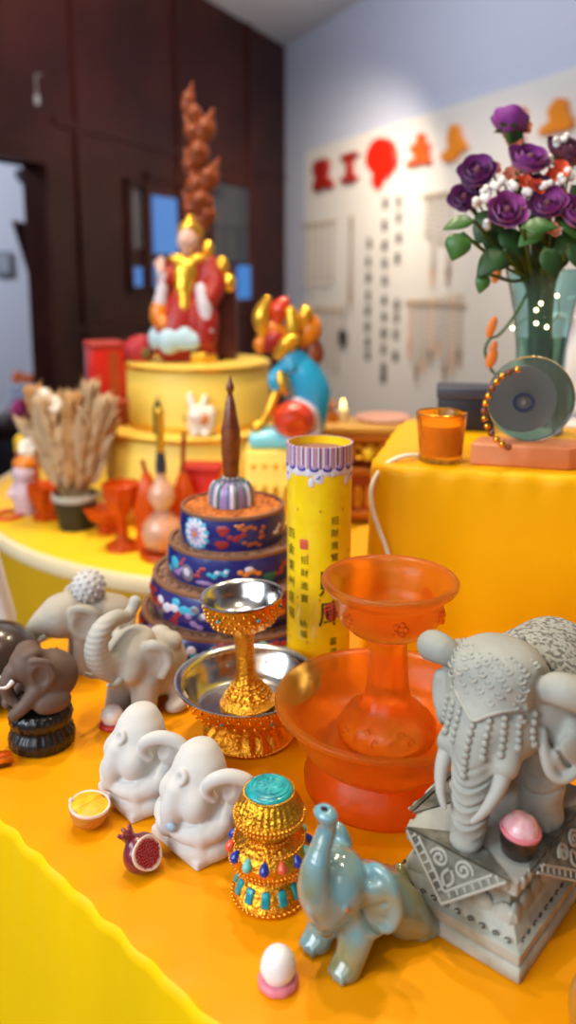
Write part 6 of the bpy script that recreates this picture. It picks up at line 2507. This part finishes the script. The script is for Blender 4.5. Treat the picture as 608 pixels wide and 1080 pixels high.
mb.lathe([(0, 91 * kq), (5.6 * kq, 91 * kq), (5.8 * kq, 100 * kq), (4.6 * kq, 108 * kq), (5 * kq, 112 * kq), (0, 112 * kq)], 24)
mb.build('stopper', mat('dark_slate', (52, 52, 66), .4), t)
mb = MB()
mb.lathe([(0, 112 * kq), (4.2 * kq, 112 * kq), (4.4 * kq, 150 * kq), (5.4 * kq, 154 * kq), (4 * kq, 158 * kq), (0, 159 * kq)], 24)
mb.build('gold_handle', M['figgold'], t)
for i, (dx, ang) in enumerate(((12, .06), (-12, -.1))):
    q2 = Vector((q.x + dx * kq * 1.6, q.y + .03, ZT + .0005))
    t = thing('incense_holder', ('orange incense holder with a brown stick at the right of the gourd bottle', 'orange glass flame-shaped holder at the left of the gourd bottle')[i], 'incense holder', tuple(q2))
    mb = MB()
    mb.lathe([(0, 0), (14 * kq, 0), (15 * kq, 4 * kq), (12 * kq, 20 * kq), (15 * kq, 46 * kq), (9 * kq, 70 * kq), (4 * kq, 84 * kq), (0, 86 * kq)], 32, mod=lambda a, r, z: (r * (1 + .1 * math.cos(a * 5)), z))
    mb.build('glass_body', M['orange_glass2'], t)
    mb = MB()
    mb.tube([(0, 0, 80 * kq), (ang * 40 * kq, 0, (128 if i == 0 else 98) * kq)], 2.6 * kq, 8)
    mb.build('stick', M['crate'], t)
# little figure, red ring and wrapped sweet at the far left of the table
q = atz(24, 545, ZT) + Vector((0, .02, 0))
kq = mpp(q)
t = thing('doll_figurine', 'small pale lilac doll with an orange cap at the left of the round table', 'figurine', tuple(q))
LO, HI = (-26, -22, -2), (26, 22, 76)
clay_part('body', mat('pale_lilac_glaze', (214, 188, 200), .4), [('t', [(0, 0, 2, 10), (0, 0, 22, 12), (0, 0, 34, 9)], 4), ('e', (0, -2, 44), (11, 10, 11), 4), ('t', [(8, -2, 30, 4), (13, -8, 22, 3.4)], 3), ('t', [(-8, -2, 30, 4), (-13, -8, 22, 3.4)], 3)], t, LO, HI, 1.2, kq)
clay_part('cap', M['orangeg'], [('e', (1, 0, 54), (12, 11, 8), 3), ('t', [(2, 0, 58, 5), (5, 0, 66, 3)], 3)], t, LO, HI, 1.2, kq)
q = atz(8, 545, ZT)
t = thing('bangle', 'thin red ring lying at the left edge of the round table', 'bangle', (q.x, q.y, ZT + .003))
mb = MB()
mb.tube([(14 * kq * math.cos(a), 14 * kq * math.sin(a), 0) for a in [i * PI / 20 for i in range(40)]], 2.4 * kq, 8, closed=True)
mb.tube([(11.6 * kq * math.cos(a), 11.6 * kq * math.sin(a), .0004) for a in [i * PI / 20 for i in range(40)]], .7 * kq, 6, closed=True)
mb.build('ring', M['redb'], t)
q = Vector((aty(30, 500, 1.42).x, 1.42, ZT + .0005))
kq = mpp(q)
t = thing('tin_box', 'small red tin with a yellow lid left of the dried wheat', 'tin', tuple(q))
mb = MB()
mb.lathe([(0, 0), (11 * kq, 0), (11.5 * kq, 2 * kq), (11.5 * kq, 48 * kq), (11 * kq, 50 * kq), (0, 50 * kq)], 32)
mb.build('tin_body', M['redb'], t)
mb = MB()
mb.lathe([(0, 49 * kq), (12.4 * kq, 49 * kq), (12.4 * kq, 62 * kq), (9 * kq, 66 * kq), (3 * kq, 67 * kq), (3 * kq, 71 * kq), (0, 72 * kq)], 32)
mb.build('lid', mat('yellow_tin', (232, 186, 30), .35), t)

# ---- white chair between the tables, its back showing at the left edge
YC = .66
ca, cb_ = aty(20, 645, YC), aty(0, 572, YC)
t = thing('white_chair', 'white chair whose pale back rail shows at the left edge behind the dark figurine', 'chair', (ca.x - .20, YC + .17, TZ), 0)
mb = MB()
mb.box((0, 0, .44), (.40, .38, .05), .015)
mb.build('seat', M['white_paint'], t)
hz0, hz1 = ca.z - TZ, cb_.z - TZ
sl = (ca.x - cb_.x)
wm = bpy.data.materials['white_paint']
mb = MB()
poly = [(-.2, .46), (.2, .46), (.2, hz0), (.2 - sl, hz1), (.2 - sl * 1.6, hz1 + .03), (-.2 + sl * 1.6, hz1 + .03), (-.2 + sl, hz1), (-.2, hz0)]
mb.prism(poly, .022, Matrix.Translation((0, -.17, 0)) @ Matrix.Rotation(PI / 2, 4, 'X'))
bk = mb.build('backrest', wm, t)
bv = bk.modifiers.new('bevel', 'BEVEL')
bv.width = .008
bv.segments = 3
for sx in (-1, 1):
    for sy in (-1, 1):
        mb = MB()
        mb.tube([(sx * .17, sy * .16, .43), (sx * .185, sy * .175, 0)], [.016, .011], 12)
        mb.build('leg', wm, t)

# ---------------------------------------------------------------- the decorated wall
RN = Vector((DR.y, -DR.x, 0))            # wall normal, into the room
if RN.y > 0:
    RN = -RN


def onwall(px, py, off=0.0):
    d = ray(px, py)
    o_ = Vector((0, 0, CAMH))
    p0 = CORN + RN * off
    t_ = (p0 - o_).dot(RN) / d.dot(RN)
    return o_ + d * t_


WALLM = Matrix((( DR.x, 0, RN.x), (DR.y, 0, RN.y), (0, 1, 0))).to_4x4()   # x along the wall, y up, z out


def wall_matrix(px, py, off=.002):
    p = onwall(px, py, off)
    return Matrix.Translation(p) @ WALLM, p, (p.y * math.cos(PITCH) - (p.z - CAMH) * math.sin(PITCH)) / FP


# cream display board behind the strings and lettering
def wall_quad(px0, py0):
    p = onwall(px0, py0)
    return (p - CORN).dot(DR), p.z


u0, zt_ = wall_quad(324, 163)
u1, _ = wall_quad(520, 146)
_, zb_ = wall_quad(330, 415)
mb = MB()
slab(mb, CORN, DR, u0, 4.2, zb_ - .35, zt_ + .02, -.012, -.001, 1)
board = mb.build('display_board', M['panel'])
tag(board, 'wide cream display board on the white wall behind the bead strings and lettering', 'display board')

M['sign_r'] = mat('red_acrylic', (158, 34, 24), .4)
M['sign_R'] = mat('bright_red_acrylic', (214, 36, 18), .35)
M['sign_o'] = mat('orange_acrylic', (222, 96, 34), .4)
M['sign_y'] = mat('amber_acrylic', (232, 140, 40), .4)
SG = [('dark red wall character shaped like a hooked stroke, leftmost of the row', 'sign_r', [(335, 171), (341, 168), (349, 168), (349, 178), (347, 186), (353, 190), (352, 199), (344, 199), (336, 203), (333, 196), (336, 188), (333, 182)]),
      ('dark red upright wall character left of the round red emblem', 'sign_r', [(364, 164), (379, 160), (379, 166), (374, 169), (375, 184), (379, 185), (378, 191), (364, 194), (364, 187), (368, 185), (368, 171), (364, 171)]),
      ('large round bright red wall emblem with a downward tail', 'sign_R', [(406 + 15.5 * math.cos(a), 166 + 21 * math.sin(a) * (1.0)) for a in [-2.3 + i * .33 for i in range(11)]] + [(407, 190), (402, 200), (396, 194), (397, 183), (391, 176), (390, 164)]),
      ('orange wall character with two bumps right of the round red emblem', 'sign_o', [(445, 141), (450, 142), (451, 150), (456, 152), (454, 160), (457, 173), (446, 173), (433, 177), (435, 170), (442, 166), (437, 160), (437, 154), (443, 151)]),
      ('orange pointed wall character left of the purple flowers', 'sign_y', [(480, 132), (487, 133), (488, 142), (493, 150), (496, 157), (488, 162), (482, 170), (470, 170), (471, 161), (477, 157), (476, 146)]),
      ('orange wall character peeping out behind the highest purple rose', 'sign_o', [(545, 116), (556, 114), (558, 126), (552, 138), (556, 150), (540, 152), (543, 138), (548, 130)]),
      ('orange wall character at the upper right edge above the flowers', 'sign_y', [(592, 104), (601, 106), (603, 118), (608, 126), (606, 136), (590, 140), (573, 143), (576, 134), (584, 128), (582, 118)])]
for lab, m, poly in SG:
    cx_ = sum(p[0] for p in poly) / len(poly)
    cy_ = sum(p[1] for p in poly) / len(poly)
    Mx, p0, k_ = wall_matrix(cx_, cy_, .014)
    inv = Mx.inverted()
    P = [inv @ onwall(x, y, .014) for x, y in poly]
    P = [Vector(p) for p in spline([tuple(p) for p in P], 3, True)]
    t = thing('wall_character', lab, 'wall sign', tuple(p0), 0, 'raised characters on the wall')
    mb = MB()
    mb.prism([(p.x, p.y) for p in P][::-1], .03, WALLM)
    face = mb.build('raised_face', M[m], t)
    face.modifiers.new('bevel', 'BEVEL').width = .006
    mb = MB()
    for dx in (-.03, .03):
        q_ = WALLM @ Vector((dx, 0, -.007))
        mb.tube([q_ - RN * .007, q_ + RN * .01], .006, 8)
    mb.build('stand_off', M['gbrown'], t)

# black lettering in vertical columns (too blurred to read: brush-like marks)
rr = random.Random(77)
CL = [('left column of small black wall lettering', [(390, y) for y in (257, 276, 293, 312, 328, 345, 361, 375)]),
      ('longest, middle column of small black wall lettering', [(407, y) for y in (215, 238, 259, 278, 296, 317, 334, 352, 369, 388, 399)]),
      ('short upper right column of small black wall lettering', [(421, y) for y in (213, 230, 251, 273)]),
      ('short lower right column of small black wall lettering', [(420, y) for y in (321, 335, 353, 376)])]
for lab, pts in CL:
    Mx, p0, k_ = wall_matrix(pts[0][0], pts[0][1], .0125)
    mb = MB()
    for i, (x, y) in enumerate(pts):
        x += (pts[0][0] - x) * 0 - (y - 210) * .012
        c = WALLM.inverted() @ (onwall(x, y, .0125) - p0)
        s_ = 5.6 * k_
        for st in range(7):
            if st < 3:
                a_ = (c.x + rr.uniform(-s_ * .2, s_ * .2), c.y + s_ * (st - 1) * .75 + rr.uniform(-.1, .1) * s_)
                w_, h__ = s_ * rr.uniform(1.4, 2.1), s_ * .42
            elif st < 5:
                a_ = (c.x + rr.uniform(-s_ * .8, s_ * .8), c.y)
                w_, h__ = s_ * .45, s_ * rr.uniform(1.3, 2.1)
            else:
                a_ = (c.x + rr.uniform(-s_ * .6, s_ * .6), c.y - rr.uniform(.3, .9) * s_)
                w_, h__ = s_ * .8, s_ * .3
            mb.prism([(a_[0] - w_ / 2, a_[1] - h__ / 2), (a_[0] + w_ / 2, a_[1] - h__ / 2), (a_[0] + w_ / 2, a_[1] + h__ / 2), (a_[0] - w_ / 2, a_[1] + h__ / 2)], .002, WALLM)
    o = mb.build('wall_lettering', M['black'])
    o.location = p0
    tag(o, lab, 'lettering', 'black lettering on the display board')

# strings of beads hanging from pegs
M['bead_a'] = mat('grey_beige_beads', (186, 174, 162), .5)
M['bead_b'] = mat('brown_beads', (150, 124, 100), .5)
M['bead_c'] = mat('peach_beads', (220, 176, 140), .5)
M['peg'] = mat('brass_peg', (190, 160, 110), .4, .5)


def strand(px, py0, py1, wpx, m, label, group, pend=None):
    Mx, p0, k_ = wall_matrix(px, py0, .03)
    root = thing('bead_necklace', label, 'necklace', tuple(p0), 0, group)
    L = (onwall(px, py0, .03).z - onwall(px, py1, .03).z)
    w_ = wpx * k_
    mb_ = MB()
    mb_.tube([WALLM @ Vector((0, .004, -.028)), WALLM @ Vector((0, .008, .012))], .004, 8)
    mb_.build('peg', M['peg'], root)
    mb_ = MB()
    n_ = max(20, int(L * 2 / .017))
    pts_ = []
    for i in range(n_):
        t_ = i / n_ * 2 * PI
        x_ = w_ * .5 * math.sin(t_) * (1 if True else 0) * (.35 + .65 * (1 - math.cos(t_)) / 2)
        y_ = -L * (1 - math.cos(t_)) / 2
        pts_.append(WALLM @ Vector((x_, y_, .004)))
    for q_ in pts_:
        mb_.sph(q_, .0075, 8, 6)
    mb_.build('bead_loop', M[m], root)
    if pend:
        mb_ = MB()
        c_ = WALLM @ Vector((0, -L - .018, .004))
        mb_.sph(c_, (.014, .008, .022), 12, 8)
        mb_.tube([c_ - Vector((0, 0, .02)), c_ - Vector((0, 0, .06))], [.006, .010], 8)
        mb_.build('pendant', M[pend], root)
    return root


def rail(px0, py0, px1, py1, label):
    a_, b_ = onwall(px0, py0, .022), onwall(px1, py1, .022)
    b_.z = a_.z
    t_ = thing('peg_rail', label, 'rail', tuple(a_))
    mb_ = MB()
    mb_.tube([Vector((0, 0, 0)), b_ - a_], .007, 8)
    mb_.build('bar', M['peg'], t_)
    for e_ in (a_, b_):
        mb_ = MB()
        mb_.tube([e_ - a_, e_ - a_ - RN * .02], .006, 8)
        mb_.build('bracket', M['peg'], t_)


rail(319, 238, 354, 232, 'thin brass rail over the upper left bead strings')
for i in range(5):
    strand(323 + 7 * i, 239 - i * 1.0, 303 - i * 1.5 + (i % 2) * 4, 6, 'bead_a', 'pale bead necklace hanging in the upper left bunch on the board', 'upper left bunch of bead necklaces')
strand(371, 230, 312, 6, 'bead_b', 'single brownish bead necklace hanging between the upper left bunch and the lettering', None, 'bead_b')
rail(324, 325, 360, 320, 'thin brass rail over the lower left bead strings')
for i in range(5):
    strand(328 + 7 * i, 326 - i * .8, 384 + (i % 3) * 6, 6, 'bead_a', 'pale bead necklace hanging in the lower left bunch on the board', 'lower left bunch of bead necklaces')
rail(446, 208, 480, 201, 'thin brass rail over the upper right bead strings')
for i, (x, y1, m, pd_) in enumerate(((452, 250, 'bead_a', None), (459, 285, 'bead_a', 'bead_c'), (467, 258, 'bead_a', None), (476, 283, 'bead_a', 'bead_b'))):
    strand(x, 207 - i, y1, 6, m, ['short pale necklace, first from the left in the upper right bunch', 'long pale necklace with a peach pendant in the upper right bunch', 'short pale necklace, third from the left in the upper right bunch', 'long pale necklace with a brown pendant in the upper right bunch'][i], 'upper right bunch of bead necklaces', pd_)
rail(428, 319, 492, 311, 'thin brass rail over the lower right bead strings')
for i in range(8):
    strand(434 + 7.6 * i, 319 - i * .9, 362 + (i * 7 % 4) * 8, 6, 'bead_a' if i % 3 else 'bead_c', 'pale bead necklace hanging in the lower right bunch on the board', 'lower right bunch of bead necklaces', 'bead_b' if i % 2 else 'bead_c')
# dark pendant disc
Mx, p0, k_ = wall_matrix(362, 355, .03)
t = thing('dark_tassel', 'small black tassel hanging alone on the board left of the lettering', 'tassel', tuple(p0))
mb = MB()
mb.T = WALLM
mb.sph((0, 0, 0), (7 * k_, 8 * k_, 4 * k_), 14, 10)
mb.sph((1.5 * k_, -6 * k_, 0), (5 * k_, 5 * k_, 3 * k_), 12, 8)
mb.build('knot', M['black'], t)
mb = MB()
mb.tube([WALLM @ Vector((0, 6 * k_, 0)), WALLM @ Vector((0, 34 * k_, -.006))], .003, 6)
mb.build('cord', M['black'], t)

# ---------------------------------------------------------------- seen through the doorway
YD = 4.05


def dpt(px, py, y=YD):
    return aty(px, py, y)


q = dpt(30, 440)
t = thing('side_table', 'dark wooden table beyond the doorway at the left, crowded with small goods', 'table', (dpt(6, 440).x, YD, TZ))
ztab = dpt(6, 441).z - TZ
M['dkwood'] = mat('dark_table_wood', (44, 24, 24), .7, spec=.2)
mb = MB()
mb.box((0, 0, ztab - .02), (.42, .4, .04), .006)
mb.build('table_top', M['dkwood'], t)
mb = MB()
mb.box((0, .02, ztab * .5 - .02), (.38, .34, ztab - .06), .004)
mb.build('cabinet_body', M['dkwood'], t)
mb = MB()
mb.box((-.09, -.155, ztab * .5), (.17, .012, ztab - .16), .004)
mb.build('door', mat('navy_panel', (24, 24, 40), .4), t)
mb = MB()
mb.box((.09, -.155, ztab * .5), (.17, .012, ztab - .16), .004)
mb.build('door', mat('navy_panel2', (24, 24, 40), .4), t)
zt_ = TZ + ztab + .001
kd = mpp(Vector((0, YD, .2)))


def goods(name, label, cat, px, prof, m, part, dy=0.0, lidm=None):
    t_ = lathe_thing(name, label, cat, Vector((dpt(px, 430, YD - .1 + dy).x, YD - .1 + dy, zt_)), prof, m, part, kd)
    mb_ = MB()
    top = max(b for a, b in prof)
    mb_.lathe([(0, top * kd), (5 * kd, top * kd), (5 * kd, (top + 3) * kd), (0, (top + 4) * kd)], 24)
    mb_.build('lid', lidm or m, t_)


goods('magenta_jar', 'bright magenta jar on the dark table beyond the doorway', 'jar', 22, [(0, 0), (8, 0), (10, 4), (10, 17), (7, 21), (0, 21)], mat('magenta', (186, 40, 110), .4), 'jar_body')
goods('grey_bowl', 'pale grey bowl on the dark table at the left edge beyond the doorway', 'bowl', 4, [(0, 0), (6, 0), (12, 10), (12, 12), (0, 12)], mat('pale_grey_ceramic', (176, 176, 180), .4), 'bowl_body')
t = thing('blue_bundle', 'pale blue folded cloth stacked behind the magenta jar', 'cloth', (dpt(31, 420, YD + .08).x, YD + .08, zt_))
mb = MB()
for i in range(4):
    mb.box((0, 0, (5 + 9 * i) * kd), ((40 - 2 * i) * kd, .14, 8.4 * kd), .006)
mb.build('folded_cloth', mat('pale_blue_cloth', (176, 188, 212), .8), t)
t = thing('orange_parcel', 'small orange parcel lying on top of the blue folded cloth', 'parcel', (dpt(26, 385, YD + .08).x, YD + .08, zt_ + 36.5 * kd))
mb = MB()
mb.box((0, 0, 4 * kd), (24 * kd, .09, 8 * kd), .004)
mb.sph((-8 * kd, 0, 9 * kd), (5 * kd, .02, 4 * kd), 12, 8)
mb.build('parcel_body', mat('burnt_orange', (206, 96, 36), .6), t)
# dark carved piece leaning beside the door
t = thing('carved_panel', 'dark carved wooden panel leaning beside the door frame beyond the doorway', 'panel', tuple(dpt(40, 330, YD - .02)))
b0 = Vector(t.location)
P = [dpt(x, y, YD - .02) - b0 for x, y in ((14, 234), (50, 240), (52, 345), (44, 330), (36, 300), (30, 282), (24, 262))]
mb = MB()
n_ = len(P)
mb.add([p for p in P] + [p + Vector((0, .04, 0)) for p in P], [tuple(range(n_)), tuple(range(n_, 2 * n_))[::-1]] + [(i, n_ + i, n_ + (i + 1) % n_, (i + 1) % n_) for i in range(n_)], False)
mb.build('panel_board', M['dkwood'], t)
mb = MB()
mb.tube([p + Vector((0, -.006, 0)) for p in P], .012, 6, closed=True)
mb.build('carved_edge', M['darkwood'], t)
# wall pieces of the far room
FW0, FWD = Vector((-4.6, 4.6, 0)), Vector((.96, .28, 0)).normalized()
FWN = Vector((FWD.y, -FWD.x, 0))


def onfar(px, py, off=.01):
    d = ray(px, py)
    o_ = Vector((0, 0, CAMH))
    t_ = (FW0 + FWN * off - o_).dot(FWN) / d.dot(FWN)
    return o_ + d * t_


FM = Matrix(((FWD.x, 0, FWN.x), (FWD.y, 0, FWN.y), (0, 1, 0))).to_4x4()
p = onfar(27, 188)
kf = mpp(p)
t = thing('wall_lamp', 'small dark lamp on the bright wall beyond the doorway', 'lamp', tuple(p))
mb = MB()
mb.T = FM
mb.sph((0, 0, .02), (9 * kf, 7 * kf, .04), 14, 10)
mb.sph((-5 * kf, 4 * kf, .03), (6 * kf, 5 * kf, .04), 14, 10)
mb.build('shade', mat('dark_navy', (24, 28, 44), .5), t)
mb = MB()
mb.T = FM
mb.box((0, 0, 0), (6 * kf, 10 * kf, .02), .004)
mb.build('back_plate', M['black'], t)
p = onfar(4, 278)
t = thing('wall_picture', 'small grey picture on the wall beyond the doorway at the left edge', 'picture', tuple(p))
mb = MB()
mb.T = FM
mb.box((0, 0, .012), (17 * kf, 26 * kf, .02), .003)
mb.build('frame', mat('grey_frame', (120, 126, 142), .5), t)
mb = MB()
mb.T = FM
mb.box((0, 0, .023), (12 * kf, 20 * kf, .004))
mb.build('print', mat('grey_print', (150, 156, 170), .6), t)
# white tag hanging from the lintel
pl = CORN + DL * (DOOR0 + .02)
p = aty(39, 105, pl.y - .08)
t = thing('white_tag', 'small white tag hanging above the doorway', 'tag', tuple(p))
mb = MB()
mb.box((0, 0, 0), (.022, .006, .042), .004)
mb.build('tag_card', M['ivory'], t)
mb = MB()
mb.tube([(0, 0, .02), (0, 0, .10), (0, .09, .12)], .002, 6)
mb.build('string', M['ivory'], t)
# ---------------------------------------------------------------- camera, light
cam = bpy.data.cameras.new('camera')
cam.sensor_fit = 'VERTICAL'
cam.sensor_height = 36.0
cam.lens = 36.0 * FP / 1080.0
cam.shift_y = -(540.0 - PY0) / 1080.0
cam.clip_start = .01
cam.clip_end = 60
cam.dof.use_dof = True
cam.dof.focus_distance = .44
cam.dof.aperture_fstop = 5.0
co = bpy.data.objects.new('camera', cam)
link(co)
co.location = (0, 0, CAMH)
co.rotation_euler = (PI / 2 - PITCH, 0, 0)
SC.camera = co


def area(name, loc, target, size, power, col=(1, 1, 1), sy=None, shape='RECTANGLE', spread=180):
    l = bpy.data.lights.new(name, 'AREA')
    l.shape = shape
    l.size = size
    l.size_y = sy or size
    l.energy = power
    l.color = col
    l.spread = R(spread)
    o = bpy.data.objects.new(name, l)
    link(o)
    o.location = loc
    o.rotation_euler = (Vector(target) - Vector(loc)).to_track_quat('-Z', 'Y').to_euler()
    return o


def spot(name, loc, target, power, col, angle=70, blend=.6, size=.03):
    l = bpy.data.lights.new(name, 'SPOT')
    l.energy = power
    l.color = col
    l.spot_size = R(angle)
    l.spot_blend = blend
    l.shadow_soft_size = size
    o = bpy.data.objects.new(name, l)
    link(o)
    o.location = loc
    o.rotation_euler = (Vector(target) - Vector(loc)).to_track_quat('-Z', 'Y').to_euler()
    return o


w = bpy.data.worlds.new('world')
SC.world = w
w.use_nodes = True
bg = w.node_tree.nodes['Background']
bg.inputs['Color'].default_value = srgb(214, 220, 236)
bg.inputs['Strength'].default_value = .27
# daylight from a window on the left behind the photographer
area('window_daylight', (-1.45, -.45, 1.0), (0, .45, .05), 1.1, 36, (.80, .90, 1.0), sy=1.2)
area('front_fill', (-.55, -1.1, .95), (0, .5, .05), .8, 6, (.86, .93, 1.0), sy=1.0)  # unseen fill added behind the camera to brighten front faces
# warm ceiling downlights
for x, y, e in ((-.32, .75, 2.6), (-.12, 1.1, 4), (.12, .15, 1.6), (.42, 1.0, 2.4)):
    area('downlight', (x, y, 1.55), (x * .8, y - .05, 0), .07, e, (1.0, .82, .58), shape='DISK', spread=110)
spot('downlight', (-.2, 1.0, 1.3), (-.15, 1.35, .1), 16, (1.0, .82, .58), 80, .8, .04)
# wall washers along the back wall, daylight high up on it
spot('wall_washer', (.05, 3.9, 1.25), (.30, 5.2, .2), 88, (1.0, .83, .64), 110, 1.0, .05)
spot('wall_washer', (.20, 2.9, 1.2), (.80, 4.1, -.1), 50, (1.0, .83, .64), 90, 1.0, .05)
spot('wall_washer', (.40, 1.9, 1.1), (1.15, 3.2, -.15), 26, (1.0, .83, .64), 85, 1.0, .05)
area('daylight_high', (-.35, 2.4, 1.45), (.75, 4.4, 1.5), .9, 5, (.70, .80, 1.0), spread=120)
# the bright room beyond the doorway
area('far_room_daylight', (-2.6, 3.6, 1.7), (-2.2, 5.0, .6), .8, 60, (.86, .92, 1.0))
area('ceiling_fill', (-.45, 2.9, .95), (-.3, 3.3, 1.86), .8, 14, (.95, .95, 1.0))  # unseen uplight added to lighten the ceiling

vs = SC.view_settings
vs.view_transform = 'Standard'
try:
    vs.look = 'None'
except Exception:
    pass
vs.exposure = .1
vs.gamma = 1.0
vs.use_curve_mapping = False
